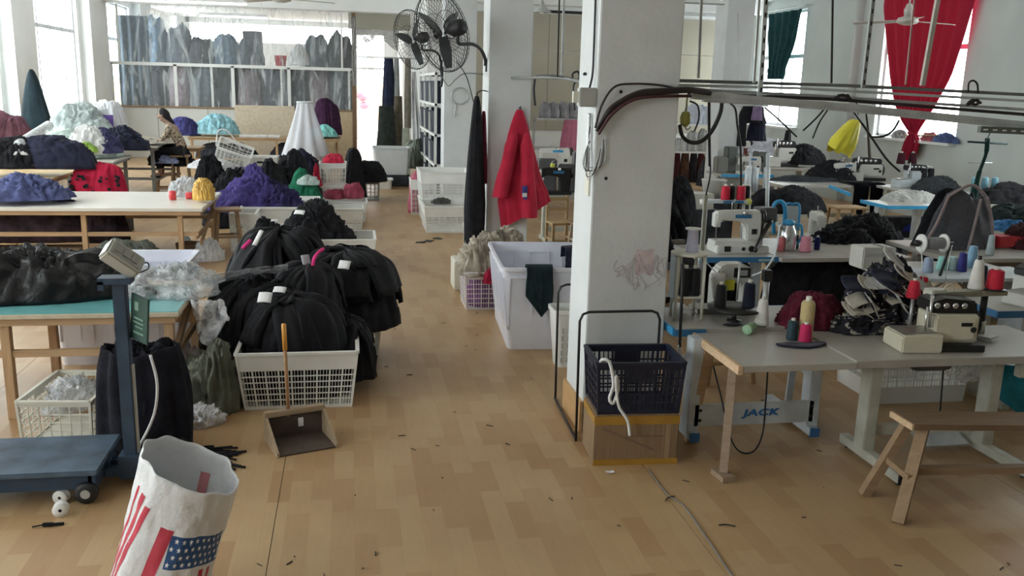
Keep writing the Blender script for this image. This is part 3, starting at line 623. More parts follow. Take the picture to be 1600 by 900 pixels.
# ---- white table with its load
M_formica = mat('ivory_laminate', (.76, .73, .66), .3, 0, .03, 8, .04, 2)
t = wood_table('cutting_table', 'long ivory topped table with a pine underframe in mid room', -4.6, -1.79, 11.4, 13.1, .75, M_formica,
   [(-3.18, 11.5), (-2.07, 11.5), (-4.5, 11.5), (-3.18, 13.0), (-1.9, 13.0), (-4.5, 13.0)], .42, thick=.04)
MB().box((-.75, -.5, .19), (1.3, .5, .03)).obj('lower_shelf', M_pine, t)
MB().bar((1.36, -.75, .3), (1.36, .7, .72), .03, .05).obj('brace', M_oldwood, t)
hp('garment_bundle', 'blue violet pile of garments on the left of the ivory table', fabric('blue_violet_cloth', (.085, .10, .22), .3), 42, 309, 11.9, .52, .40, .36, 91, fold=.045, freq=3.5, flat=1.2, lump=.16)
clear_heap('plastic_bag', 'white crumpled plastic bag on the right end of the ivory table', at_z(292, 305, .752), .26, .26, .22, 92)
hp('bag', 'orange yellow plastic bag at the right end of the ivory table', mat('yellow_plastic', (.80, .50, .12), .35, 0, .4, 18, .15, 5), 319, 312, 12.0, .13, .12, .25, 93, 'bag', flat=4)
for k, (a, b) in enumerate(((270, 'red roll standing on end beside the white plastic bag'), (283, 'red roll lying before the white plastic bag'))):
    p = at_z(a, 312, .752); o = MB().lathe([(.03, 0), (.045, .004), (.045, .11), (.03, .115)], seg=16).obj('tape_roll', plastic('red_plastic', (.68, .06, .07)), None, True, loc=p if k == 0 else p+Vector((.05, .05, .046)), rot=(0, 0 if k == 0 else PI/2, .3)); tag(o, b, 'roll')
rb = heap('bag', 'red bag with black spots standing behind the ivory table', 'bag', fabric('red_bag_cloth', (.50, .02, .06), .12, 4), (at_y(155, 297, 14.2).x, 14.2, .5), .42, .2, .53, 94, .02, 3, 6, .05)
q = MB(); g = random.Random(5)
for i in range(26):
    x, z = g.uniform(-.36, .34), g.uniform(.06, .38); f = heap_fn(.42, .2, .53, 94, .02, 3, 6, .05); 
    yy = -.21*math.sqrt(max(.05, 1-(x/.45)**2)); q.lathe([(.018+.016*g.random(), -.012), (.01, .012)], (x, yy, z), 8, 'Y')
q.obj('black_spots', M_black, rb)['kind'] = 'stuff'
MB().box((at_y(155, 297, 14.2).x, 14.2, .25), (.8, .5, .5)).obj('chest', mat('dark_box', (.03, .03, .035), .7), None, bevel=.01); tag(bpy.data.objects['chest'], 'dark chest carrying the red spotted bag', 'chest')
for px, w, lab in ((60, .75, 'dark bundle on the low shelf under the left of the ivory table'), (165, .28, 'dark bundle under the ivory table near its middle leg')):
    hp('bundle', lab, fabric('dark_bundle', (.045, .03, .04), .8, 6), px, 375, 11.95, w, .25, .42, 95+px, 'bundle', flat=6)
hp('sack', 'grey green sack lying on the floor under the ivory table', fabric('grey_green_sack', (.12, .13, .11), .3), 200, 398, 11.3, .45, .2, .17, 97, 'sack', flat=3)
stool('stool', 'rough wooden stool beside the right end of the ivory table', (at_y(352, 340, 12.2).x, 12.4, 0), .34, .32, .62, .2, M_oldwood)
wb = thing('wicker_basket', 'round brown wicker basket on the floor by the ivory table leg', 'basket', at_z(297, 398, 0))
MB().lathe([(.13, 0), (.17, .08), (.18, .16), (.165, .16), (.12, .02)], seg=20).obj('bowl', fabric('wicker', (.16, .10, .06), .4, 25, .8, 0, .9, 60), wb, True)
bt = at_y(291, 358, 12.6); tag(MB().lathe([(.05, 0), (.055, .01), (.055, .16), (.03, .2), (.022, .24)], seg=16).obj('bottle', plastic('pale_blue_plastic', (.55, .68, .74)), None, True, loc=(bt.x, bt.y, 0)), 'pale blue bottle on the floor behind the right leg of the ivory table', 'bottle')
hp('plastic_bag', 'white plastic bag on the floor beyond the wicker basket', mat('milky_plastic', (.72, .72, .74), .3), 325, 392, 12.0, .2, .2, .16, 98, 'bag')
# ================================================================ rear left: partition, store room, work tables, seated person
YP = 28.0
p = bpy.data.objects.new('partition', None); COL.objects.link(p); p.location = (-3.4, YP, 0); struct(p); p['label'] = 'low board partition with white posts carrying a plastic film'
M_board = mat('white_board', (.66, .67, .64), .7, 0, 0, 1, .06, 1); M_posts = mat('white_post', (.78, .79, .77), .6); M_brown = wood('brown_post', (.20, .12, .07), (20, 20, 3))
for i in range(5): MB().box((-3.5+1.4*i+.7, 0, .72), (1.385, .03, 1.43)).obj('board_panel', M_board if i < 4 else wood('ply_board', (.56, .45, .30), (6, 6, 6), .7, .1), p)
MB().box((0, -.01, 1.47), (7.0, .08, .05)).obj('cap_rail', M_oldwood, p)
for x in (-3.3, -1.55, .05, 1.65): MB().box((x, -.01, 2.08), (.09, .06, 1.2)).obj('post', M_posts, p)
MB().box((0, -.01, 2.68), (6.9, .06, .09)).obj('top_rail', M_posts, p)
for x in (-3.05, 3.2): MB().box((x, 0, 3.5), (.05, .05, 1.6)).obj('slim_post', M_posts, p)
MB().box((3.55, 0, 2.2), (.12, .1, 4.4)).obj('end_post', M_brown, p)
def film_fn(u, v): return Vector((-6.85+7.0*u, YP+.10+.05*nz(u*9, v*5, 1)+.03*nz(u*22, v*10, 4)-.05*math.sin(v*PI), 1.42+3.0*v))
o = MB().grid(film_fn, 90, 40).obj('plastic_curtain', film('dusty_film', (.66, .70, .72), .34, .35, .5, 1.4, .8, .50, (2.6, 1, .5)), None, True); tag(o, 'wide dusty plastic curtain hung over the low partition', 'curtain')
o = sheet(lambda u, v: Vector((.16+.1*(u-.5)*(1.4-abs(v-.4))+.05*nz(u*3, v*6, 4), 27.9+.1*nz(u*4, v*5, 7), 2.2+2.0*v)), 12, 30, 'cloth_strip', fabric('grey_rag', (.36, .35, .34), .2), thick=.01); tag(o, 'grey rag of film gathered on the end post of the partition', 'rag')
o = sheet(lambda u, v: Vector((.22+1.35*u, 29.30+.9*v*v+.12*nz(u*5, v*5, 2), 4.3-.95*v*(.55+.45*abs(2*u-1))+.08*nz(u*4, v*3, 9))), 24, 12, 'hanging_net', film('grey_net', (.5, .5, .5), .7, .6, .5, 3, .8), thick=.003); tag(o, 'grey netting sagging under the ceiling over the aisle doorway', 'netting')
MB().box((.95, 29.2, 4.315), (1.9, .3, .76)).obj('roller_box', mat('beige_box', (.42, .40, .33), .7)); tag(bpy.data.objects['roller_box'], 'beige boxed lintel hanging over the aisle before the doorway', 'box')
# ---- store room behind: shelves with bags
M_slate = fabric('slate_bag', (.10, .12, .14), .35); M_bluegrey = fabric('blue_grey_bag', (.13, .19, .26), .3); M_mauve = fabric('mauve_grey_bag', (.22, .18, .20), .3); M_char = fabric('charcoal_bag', (.045, .05, .06), .4)
sh = thing('storage_shelf', 'long storage shelf full of dark bags behind the plastic curtain', 'shelf', (-3.2, 31.0, 0))
for z in (1.3, 2.72): MB().box((0, 0, z), (6.6, 1.0, .05)).obj('shelf_board', M_posts if z > 2 else M_oldwood, sh)
for x in (-3.25, -1.1, 1.05, 3.2):
    for y in (-.46, .46): MB().box((x, y, 1.38), (.07, .07, 2.76)).obj('upright', M_posts, sh)
SB = []
for k in range(9):
    for z, mm in ((1.33, (M_char, M_slate, M_mauve)), (2.76, (M_slate, M_bluegrey, M_char))):
        SB.append((-6.05+.72*k, 30.9+.1*(k % 2), z, mm[(k*2+(z > 2)) % 3]))
COLN = {'charcoal_bag': 'charcoal', 'slate_bag': 'slate grey', 'mauve_grey_bag': 'mauve grey', 'blue_grey_bag': 'blue grey'}
ORD = ('first', 'second', 'third', 'fourth', 'fifth', 'sixth', 'seventh', 'eighth', 'ninth')
skip = {(2.76, 5), (2.76, 6)}
for i, (x, y, z, mm) in enumerate(SB):
    k = i//2
    if z > 2 and k in (5, 6): continue
    heap('bag', '%s stuffed bag, %s from the window wall on the %s storage board' % (COLN[mm.name], ORD[k], 'upper' if z > 2 else 'lower'), 'bag', mm, (x, y, z), .46, .44, (1.25 if z < 2 else (1.35, 1.1, .75, .9, .8, 0, 0, 1.0, 1.1)[k]), 200+i, .05, 3, 4.5, .12, nu=48, nv=16, group='stuffed bags on the storage shelf')
p = at_y(438, 103, 30.5); bk = thing('bucket', 'red bucket on the upper storage board', 'bucket', (p.x, 30.75, 2.745)); MB().lathe([(.15, 0), (.2, .32), (.22, .33), (.2, .35), (.14, .03)], seg=20).obj('shell', plastic('red_bucket', (.55, .06, .06)), bk, True)
hp('bag', 'white bag with dark stripe hanging over the upper storage board edge', mat('milky_plastic', (.72, .72, .74), .3), 466, 102, 30.6, .33, .3, .62, 231, 'bag', flat=3)
for k, (px, w, h, c) in enumerate(((500, .7, .62, (.16, .17, .18)), (535, .5, .95, (.12, .13, .14)), (396, .6, 1.1, (.13, .13, .15)))):
    p = at_y(px, 90, 32.4); o = MB().box((p.x, 32.4, (2.8+h)/2), (w, .5, 2.8+h)).obj('carton', mat('grey_carton_%d' % k, c, .8), None, bevel=.01)
    tag(o, ('low grey carton stack seen at the right of the storage room', 'tall charcoal carton stack by the end post of the partition', 'tall dark carton stack in the middle of the storage room')[k], 'carton')
o = sheet(lambda u, v: Vector((-6.7+.9*u, 28.9+.15*math.sin(u*25)*.3+.05*nz(u*6, v*4, 1), 1.3+2.75*v)), 40, 10, 'curtain', fabric('slate_curtain', (.12, .15, .18), .2), thick=.01); tag(o, 'slate curtain across the foot of the store room window', 'curtain')
tag(MB().grid(lambda u, v: Vector((-6.5+6.6*u, 31.6+.06*math.sin(u*60), .05+2.65*v)), 60, 6).obj('tarp', M_char, None, True, solid=.02), 'charcoal tarp added for the dark behind the lower boards of the storage shelf', 'tarp')  # added dark sheet, stands in for the darkness behind the lower tier
# ---- fluorescent lamps
M_tube = mat('fluorescent_tube', (1, 1, 1), .4, emit=(1, 1, 1, 7.0)); M_fit = plastic('lamp_housing', (.72, .73, .73))
def tube_lamp(label, c, L, rz=0.):
    r = thing('fluorescent_lamp', label, 'lamp', c, rz); MB().box((0, 0, .035), (L, .06, .05)).obj('housing', M_fit, r); MB().tube([(-L/2+.02, 0, 0), (L/2-.02, 0, 0)], .017, 10).obj('tube', M_tube, r, True)
    for s in (-1, 1): MB().tube([(s*L*.42, 0, .06), (s*L*.42, 0, ZC-c[2])], .004, 5).obj('hanger', M_steel, r)
    return r
p = at_y(365, 26, 18.6); tube_lamp('lowest hanging fluorescent tube before the plastic curtain', p, 1.25)
p = at_y(325, 4, 15.8); tube_lamp('longer fluorescent tube cut by the top edge of the picture', p, 1.25)
p = at_y(228, 1, 17.4); tube_lamp('fluorescent tube nearest the window wall', p, .9, .12)
for i, (x, y) in enumerate(()): tube_lamp('fluorescent tube above the row of tables, out of the picture %s' % ('near the teal table', 'near the ivory table')[i], (x, y, 3.7), 1.25)
# ---- work tables by the windows
M_tgrey = metal('grey_table_leg', (.34, .36, .36), .5, .3)
a = at_z(78, 280, .85); wood_table('work_table', 'orange topped work table by the windows left of the red spotted bag', -6.75, a.x, a.y, a.y+1.9, .85, wood('orange_top', (.62, .44, .22), (4, 20, 4), .5, .15), [(a.x-.1, a.y+.1), (-6.5, a.y+.1), (a.x-.1, a.y+1.8)], .3)
b = at_z(178, 252, .9); wood_table('work_table', 'pale grey work table beyond the orange one, under loose wrappings', -6.75, b.x, b.y, b.y+1.3, .9, M_formica, [(b.x-.1, b.y+.1), (b.x-1.2, b.y+.1), (b.x-.1, b.y+1.2), (-6.5, b.y+.1)], None, m_leg=M_tgrey)
c = at_z(218, 229, 1.03); T3X, T3Y = c.x, c.y; wood_table('work_table', 'high work table spread with beige cloth where the seated person works', -6.7, c.x+.3, c.y, c.y+2.2, 1.03, M_formica, [(c.x+.2, c.y+.1), (c.x+.2, c.y+2.1), (-6.4, c.y+.1), (c.x-1.3, c.y+.1)], .42, m_leg=M_tgrey)
hp('garment_bundle', 'long dark roll of cloth lying over the edge of the orange table', M_navyc, 82, 262, a.y+.5, .62, .28, .42, 241, flat=5, rz=-.15)
hp('garment_bundle', 'dark garments with pale tops at the left end of the orange table', M_black, 20, 262, a.y+.4, .42, .3, .42, 242, flat=3)
for px, lab in ((30, 'white paper on the dark garments at the left edge'), (22, 'pale sleeve lying on the dark garments at the left edge')): paper(px, 238 if px == 30 else 250, a.y+.25, .22, .1, .2, .9, lab)
clear_heap('plastic_bag', 'pale plastic wrapping behind the long dark roll', at_z(70, 258, .855), .4, .14, .1, 243)
M_mint2 = fabric('pale_mint_wrap', (.55, .66, .62), .2)
hp('wrapping_heap', 'pale mint wrappings heaped on the grey table', M_mint2, 120, 244, b.y+.8, .75, .5, .42, 244, fold=.045, freq=3.2)
hp('wrapping_heap', 'white wrapping with a green tip on the grey table', M_whitecl, 142, 240, b.y+.5, .38, .3, .44, 245, fold=.05)
hp('cloth_heap', 'lime green cloth under the white wrapping', fabric('lime_cloth', (.36, .55, .12), .2), 137, 238, b.y+.2, .16, .12, .16, 246)
hp('garment_bundle', 'navy and white garments at the right edge of the grey table', fabric('blue_violet_dark', (.06, .06, .14), .4), 160, 238, b.y+.6, .35, .3, .36, 247, fold=.05)
hp('garment_bundle', 'dark garments lying between the grey table and the high one', M_navyc, 190, 233, b.y+1.4, .48, .35, .36, 248, fold=.05)
hp('wrapping_heap', 'grey and white wrappings heaped under the window', fabric('grey_wrap', (.40, .45, .44), .4, 4), 128, 215, b.y+2.0, .62, .4, .62, 249, fold=.05, freq=3.5)
hp('bag', 'white plastic bag with a violet print by the partition end', mat('milky_plastic', (.72, .72, .74), .3), 170, 210, c.y+.7, .34, .25, .62, 250, 'bag', flat=5)
o = at_y(166, 192, c.y+.42); tag(MB().grid(lambda u, v: Vector((.26*(u-.5), -.03*math.sin(PI*u), .3*(v-.5))), 6, 6).obj('violet_print', fabric('violet_print', (.17, .10, .36), .1), None, True, loc=o), 'violet patch printed on the white plastic bag', 'print')
hp('cloth_heap', 'beige cloth spread on the high table before the seated person', fabric('beige_cloth', (.48, .44, .37), .2), 205, 222, c.y+.6, .85, .5, .10, 251, fold=.03)
hp('cloth_heap', 'pinkish cloth at the left of the high table', fabric('pinkish_cloth', (.42, .36, .36), .25), 178, 222, c.y+.3, .3, .3, .16, 252, fold=.03)
# dark long coat hung by the window, silver roll, plum bag
def hanging(name, label, c, w, h, m, seed, top=.12, flare=1.0, dep=.14, group=None, cat='coat', rz=0., bottom=0.):
    def f(u, v):
        a = 2*PI*u; k = top+(1-top)*min(1, (v*1.35))**.62; k *= 1+(flare-1)*v; fo = 1+.16*nz(math.cos(a)*3.5, math.sin(a)*3.5, v*1.1, seed)*(.3+v)
        return Vector((w/2*k*math.cos(a)*fo+.04*nz(v*2, 1, 1, seed)*w, dep*math.sin(a)*fo*(.4+.6*k), -h*v-(bottom*nz(math.cos(a)*2, math.sin(a)*2, 0, seed+2) if v > .9 else 0)))
    o = MB().grid(f, 56, 34, True, True).obj(name, m, None, True, loc=c, rot=(0, 0, rz)); return tag(o, label, cat, group)
p = at_x(44, 108, -6.35); hanging('coat', 'long dark teal coat hanging against the window pilaster', (p.x+.05, p.y, p.z), .62, 1.72, fabric('dark_teal_cloth', (.010, .019, .024), .3), 261, .05, 1.1, .2)
o = tag(MB().tube([at_y(30, 226, 14.0), at_y(76, 196, 15.6)], .075, 14).obj('roll', film('silver_film', (.75, .78, .79), .95, .25, .4, 14, 1), None, True), 'silvery film roll leaning over the garments by the window', 'roll')
hp('bag', 'plum and white bag on the floor side by the first window', fabric('plum_bag', (.18, .08, .11), .4, 3), 20, 240, 16.0, .36, .3, .62, 262, 'bag', flat=4)
st = tag(MB().box((at_y(20, 240, 16).x, 16.0, .5), (.8, .7, 1.0)).obj('chest', mat('dark_box', (.03, .03, .035), .7), None, bevel=.01), 'dark chest under the plum bag by the first window', 'chest')
# ---- stools and things at the person's side
stool('stool', 'tall wooden stool the patterned shirt person sits on', (T3X+.62, T3Y+.55, 0), .36, .36, .84, .1, M_oldwood)
s2 = at_y(264, 292, 18.6); stool('stool', 'wooden stool carrying a heap of dark clothes behind the person', (s2.x, 18.6, 0), .46, .4, .46, .1, M_pine)
hp('garment_bundle', 'dark clothes with a pale blue sleeve heaped on the stool', M_black, 268, 258, 18.6, .42, .3, .42, 263, fold=.05)
hp('cloth_heap', 'pale blue cloth lying on the dark clothes of the stool', fabric('pale_blue_cloth', (.32, .38, .58), .3), 262, 255, 18.35, .24, .12, .16, 264)
wood_table('bench', 'dark low bench between the stool and the rear table', at_y(275, 250, 20).x, at_y(316, 250, 20).x, 19.8, 20.5, .88, M_oldwood, [(at_y(279, 250, 20).x, 19.9), (at_y(312, 250, 20).x, 19.9)], None, m_leg=M_oldwood)
# ---- rear table along the partition with its load
ra = at_z(292, 213, .8); rb_ = at_z(531, 213, .8); RTY = 24.6; xa, xb = at_y(292, 213, RTY).x, at_y(531, 213, RTY).x
wood_table('rear_table', 'long wooden table in front of the partition boards', xa, xb, RTY, RTY+1.3, .82, wood('rear_top', (.40, .29, .18)), [(xa+.1, RTY+.1), ((xa+xb)/2+.3, RTY+.1), (xb-.5, RTY+.1), (xb-.1, RTY+1.2)], .25)
heap('garment_bundle', 'dark goods stored under the left of the rear table', 'garments', M_char, (xa+.9, RTY+.7, 0), .9, .5, .6, 271, flat=6); heap('garment_bundle', 'dark goods stored under the right of the rear table', 'garments', M_char, (xa+2.7, RTY+.7, 0), .8, .5, .6, 272, flat=6)
ba, bb_ = at_y(366, 164, 26.9), at_y(461, 211, 26.9); o = MB().box(((ba.x+bb_.x)/2, 26.95, ba.z/2), (bb_.x-ba.x, .03, ba.z)).obj('plywood_sheet', M_paleboard, None); tag(o, 'pale plywood sheet leaning behind the rear table', 'board')
hp('garment_bundle', 'dark blue bundle at the left end of the rear table', fabric('dark_blue_cloth', (.05, .05, .17), .3), 288, 211, RTY+.5, .42, .3, .46, 273, flat=3)
hp('cloth_heap', 'light blue cloth heap on the rear table', fabric('light_blue_cloth', (.30, .55, .62), .3), 338, 209, RTY+.6, .58, .35, .48, 274, fold=.06)
hp('garment_bundle', 'plum bundle leaning at the right end of the rear table', fabric('plum_cloth', (.05, .018, .05), .3), 512, 210, RTY+.8, .40, .3, .95, 275, flat=4)
hp('cloth_heap', 'aqua cloth at the right end of the rear table', fabric('aqua_cloth', (.25, .62, .60), .3), 508, 213, RTY+.3, .36, .25, .28, 276)
for px, w in ((385, .34), (405, .4), (428, .3)):
    p = at_y(px, 208, RTY+.5); o = MB().box((p.x, RTY+.4, .85), (w, .3, .05), .1).obj('folder', M_whitecl, None); tag(o, {385: 'thick white pad on the rear table nearest the light blue heap', 405: 'white paper pad in the middle of the rear table', 428: 'white paper pad on the rear table before the net cover'}[px], 'paper')
# white net cover over a garment
nc = thing('net_cover', 'white tulle net cover standing over folded garments by the rear table', 'cover', (at_y(478, 235, 21.5).x, 21.5, 0)); zt = at_y(483, 160, 21.5).z
def net_fn(u, v):
    a = 2*PI*u; k = .17+.36*v**1.2+.03*math.sin(a*9)*(.3+v)+.04*nz(math.cos(a)*2, math.sin(a)*2, v*2, 3); return Vector((k*math.cos(a), k*math.sin(a)*.8, zt-(zt-.62)*v))
MB().grid(net_fn, 90, 18, True).obj('net', film('white_tulle', (.84, .86, .92), 1.2, .7, .1, 2, .68), nc, True)
MB().tube([(.17*math.cos(2*PI*k/24), .136*math.sin(2*PI*k/24), zt) for k in range(25)], .025, 6).obj('gathered_ring', fabric('tulle_ring', (.7, .74, .74), .1), nc, True)
heap('x', '', '', fabric('white_garment', (.62, .58, .60), .15), (0, 0, .35), .48, .4, .62, 281, .05, 4, 4, parent=nc).name = 'folded_garments'
tub('tub', 'white tub under the net covered garments', (nc.location.x, 21.6, 0), 1.1, .8, .36, M_whitep, ribs=False)
# ================================================================ seated person
def skin_body(name, chains, m, parent=None, sub=2, loc=None, root=0):
    """chains: lists of (point, radius); points that repeat are joined"""
    vs, rs, es, idx = [], [], [], {}
    for ch in chains:
        prev = None
        for p, r in ch:
            k = tuple(round(c, 4) for c in p)
            if k not in idx: idx[k] = len(vs); vs.append(p); rs.append(r)
            if prev is not None and prev != idx[k]: es.append((prev, idx[k]))
            prev = idx[k]
    me = bpy.data.meshes.new(name); me.from_pydata(vs, es, []); o = bpy.data.objects.new(name, me); COL.objects.link(o)
    md = o.modifiers.new('skin', 'SKIN'); md.use_smooth_shade = True
    for i, r in enumerate(rs):
        sv = me.skin_vertices[0].data[i]; sv.radius = r if isinstance(r, tuple) else (r, r); sv.use_root = (i == root)
    s = o.modifiers.new('sub', 'SUBSURF'); s.levels = s.render_levels = sub
    me.materials.append(m)
    if parent: o.parent = parent
    if loc: o.location = loc
    return o
M_skin = mat('skin', (.33, .205, .15), .55); M_hair = mat('black_hair', (.008, .007, .008), .8, 0, .4, 60, .3, 20)
M_leopard = bpy.data.materials.new('leopard_print'); M_leopard.use_nodes = True
nt = M_leopard.node_tree; b_ = nt.nodes['Principled BSDF']; b_.inputs['Roughness'].default_value = .9
tc = nt.nodes.new('ShaderNodeTexCoord'); vo = nt.nodes.new('ShaderNodeTexVoronoi'); vo.inputs['Scale'].default_value = 26; cr = nt.nodes.new('ShaderNodeValToRGB')
cr.color_ramp.elements[0].position = .34; cr.color_ramp.elements[0].color = (.03, .022, .018, 1); cr.color_ramp.elements[1].position = .46; cr.color_ramp.elements[1].color = (.42, .34, .25, 1)
nt.links.new(tc.outputs['Object'], vo.inputs['Vector']); nt.links.new(vo.outputs['Distance'], cr.inputs[0]); nt.links.new(cr.outputs[0], b_.inputs['Base Color'])
pr = thing('person', 'seated person in a leopard print shirt, hair tied back, working at the high table', 'person', (T3X+.66, T3Y+.55, 0))
P0 = (0, 0, .94)
neck = ((-.255, 0, 1.465), .042); head0 = ((-.315, 0, 1.545), .07); chest = ((-.15, 0, 1.33), (.125, .10))
arms, legs, sl, tr = [], [], [], []
for s in (-1, 1):
    sh_, el, wr = (-.19, s*.165, 1.37), (-.30, s*.215, 1.14), (-.52, s*.10, 1.095)
    pa = (-.575, s*.085, 1.082)
    arms.append([chest, (sh_, .058), (el, .042), (wr, .026), (pa, .028)])
    for k, (dx, dy, L) in enumerate(((-.02, -.6, .065), (-.03, -.25, .08), (-.03, 0, .088), (-.03, .25, .08), (-.02, .5, .062))):
        if k == 0: arms.append([(pa, .028), ((-.565, s*.085-s*.03, 1.075), .011), ((-.60, s*.085-s*.05, 1.062), .009), ((-.625, s*.085-s*.055, 1.055), .007)])
        else:
            y = s*(.085+.016*(k-2.5)); arms.append([(pa, .028), ((-.605, y, 1.082), .0095), ((-.605-L*.5, y+dy*.01, 1.075), .0085), ((-.605-L*.85, y+dy*.015, 1.058), .0065)])
    hp_, kn, an = (-.06, s*.095, .925), (-.45, s*.11, .915), (-.40, s*.12, .50)
    legs.append([(P0, (.145, .11)), (hp_, .09), (kn, .062), (an, .038), ((-.42, s*.12, .455), .036), ((-.52, s*.13, .445), .03)])
    sl.append([((-.15, 0, 1.33), (.135, .112)), (sh_, .068), ((-.27, s*.203, 1.20), .055), ((-.33, s*.203, 1.128), .05), ((-.43, s*.15, 1.112), .041)])
    tr.append([(P0, (.155, .12)), (hp_, .10), (kn, .075), ((-.405, s*.118, .56), .06)])
body = skin_body('body', [[(P0, (.145, .11)), ((-.05, 0, 1.12), (.115, .095)), chest, neck, head0, ((-.345, 0, 1.60), .085), ((-.335, 0, 1.655), .06)], [head0, ((-.375, 0, 1.52), .042)], [((-.345, 0, 1.60), .085), ((-.435, 0, 1.565), .013)]] + arms + legs, M_skin, pr)
skin_body('shirt', [[((-.0, 0, .95), (.165, .13)), ((-.05, 0, 1.12), (.135, .112)), ((-.15, 0, 1.33), (.135, .112)), ((-.225, 0, 1.425), .075)]] + sl, M_leopard, pr)
skin_body('trousers', tr, fabric('black_trousers', (.014, .014, .018), .3), pr)
hr = skin_body('hair', [[((-.385, 0, 1.655), .055), ((-.33, 0, 1.665), .095), ((-.265, 0, 1.615), .10), ((-.235, 0, 1.545), .07), ((-.19, 0, 1.52), .04), ((-.155, 0, 1.46), .045), ((-.125, 0, 1.37), .03), ((-.115, 0, 1.31), .012)]], M_hair, pr)
MB().lathe([(.033, -.012), (.042, 0), (.033, .012)], (-.19, 0, 1.53), 12, 'X').obj('hair_tie', M_whitecl, pr, True)
for s in (-1, 1):
    MB().lathe([(.002, -.009), (.011, 0), (.002, .009)], (-.418, s*.032, 1.598), 10, 'X').obj('eye', M_hair, pr, True)
    MB().lathe([(.004, -.01), (.02, 0), (.026, .008)], (-.325, s*.082, 1.583), 10, 'Y').obj('ear', M_skin, pr, True)
    MB().box((-.485, s*.128, .437), (.2, .08, .06)).obj('shoe', M_darkmetal, pr, bevel=.02)
MB().box((-.418, 0, 1.524), (.01, .04, .008)).obj('mouth', mat('lips', (.32, .12, .11), .5), pr)
# ================================================================ aisle and pillars
crate('basket', 'white perforated basket right of the aisle with a dark scrap inside', (1.57, 14.55, 0), .84, .95, .42, M_whitep, 8, 6, 3, .9, 0, v0=.06, v1=.62, cat='basket')
A = crate('basket', 'white perforated basket standing higher behind the one with a dark scrap', (1.60, 15.62, .36), .86, .95, .5, M_whitep, 8, 6, 3, .92, 0, v0=.06, v1=.62, cat='basket')
crate('basket', 'white perforated basket underneath the higher one right of the aisle', (1.60, 15.62, 0), .82, .9, .355, M_whitep, 8, 5, 3, .92, 0, v0=.06, v1=.62, cat='basket')
p = at_z(693, 312, .2); hp('cloth_scrap', 'dark grey scrap lying in the white basket right of the aisle', fabric('dark_scrap', (.10, .10, .09), .3), 690, 318, 14.9, .16, .12, .08, 301, 'scrap')
crate('basket', 'pale basket at the far end of the white baskets right of the aisle', (1.28, 16.45, 0), .4, .5, .62, M_whitep, 5, 5, 2, .95, cat='basket')
hp('bundle', 'pinkish red bundle on the far basket right of the aisle', fabric('pink_red_cloth', (.55, .16, .22), .3), 652, 292, 16.5, .16, .22, .2, 302, 'bundle', flat=4)
crate('basket', 'small white basket in front of the second pillar beside the dark hanging garments', (1.80, 12.6, 0), .38, .4, .36, M_whitep, 5, 4, 2, .92, cat='basket')
o = MB().box((0, 0, .17), (.42, .4, .34)).obj('carton', M_creamp, None, bevel=.01, loc=(1.37, 10.2, 0)); tag(o, 'small cream carton behind the purple crate', 'carton')
# purple crate with beige clothes
M_lil = plastic('lilac_plastic', (.62, .48, .62)); M_lilw = plastic('pinkish_white_plastic', (.78, .74, .74))
pc = crate('crate', 'pinkish white crate showing purple through its holes, by the big bin', (1.42, 9.32, 0), .50, .5, .40, M_lilw, 6, 6, 2, .92, 0, v0=.05, v1=.82)
heap('x', '', '', fabric('purple_contents', (.22, .07, .25), .4), (0, 0, .012), .20, .20, .33, 311, .02, 3, 8, .02, parent=pc).name = 'purple_contents'
M_beige = fabric('beige_camouflage', (.42, .37, .30), .45, 6)
heap('garment_bundle', 'beige mottled clothes heaped on the pinkish crate', 'garments', M_beige, (1.38, 9.3, .36), .28, .27, .34, 312, .05, 4, 2.4, .2)
heap('garment_bundle', 'beige mottled clothes behind the left corner of the big bin', 'garments', M_beige, (1.62, 9.65, .3), .36, .3, .46, 313, .05, 4, 2.6, .2)
heap('cloth_heap', 'crimson cloth hanging over the rim of the pinkish crate', 'cloth', fabric('crimson_cloth', (.42, .02, .06), .2), (1.47, 9.03, .30), .12, .07, .14, 314, .03)
# big bin
bn = tub('bin', 'big lavender white bin beside the near pillar with a dark cloth over its rim', (2.02, 8.18, 0), 1.36, 1.34, .76, M_lavp, .90, -.06, cat='bin')
def drape(name, label, c, w, front, back, m, seed, rz=0., skew=0.):
    def f(u, v):
        L = front+back; t = v*L; x = (u-.5)*w*(1-.12*nz(v*2, u*2, 1, seed)); wob = .02*nz(u*4, v*4, 2, seed)
        lenv = 1-skew*abs(u-.62)
        if t < back: return Vector((x, (.01+.02)+wob*.3, -(back-t)))
        if t < back+.05: k = (t-back)/.05; return Vector((x, .03-.075*k, .012*math.sin(k*PI)+.004))
        return Vector((x, -.05-abs(wob)*1.2-.01, -(t-back-.05)*lenv))
    o = sheet(f, 22, 34, name, m, thick=.008, loc=c, rot=(0, 0, rz)); return tag(o, label, 'cloth')
drape('cloth', 'dark green black cloth hung over the front rim of the big bin', (1.62, 7.545, .775), .24, .50, .1, fabric('dark_green_black', (.012, .024, .028), .3), 5, -.06, .7)
drape('cloth', 'navy cloth over the right rim of the big bin', at_y(890, 386, 8.7), .16, .30, .1, M_navyc, 6, .3, .3)
wb = thing('wastebasket', 'white slotted wastebasket between the bin and the near pillar', 'basket', (1.80, 7.15, 0))
loft(MB(), [[(x, y, z) for x, y in rrect(w, d, .04)] for w, d, z in ((.20, .2, 0), (.28, .27, .47), (.30, .29, .47), (.30, .29, .50), (.27, .26, .50), (.19, .19, .01))]).obj('shell', M_whitep, wb)
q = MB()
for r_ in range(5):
    for k in range(4): q.box((-.075+.05*k, -.104-.0058*(r_*4+4)*.35-.006, .07+.065*r_), (.010, .012, .045))
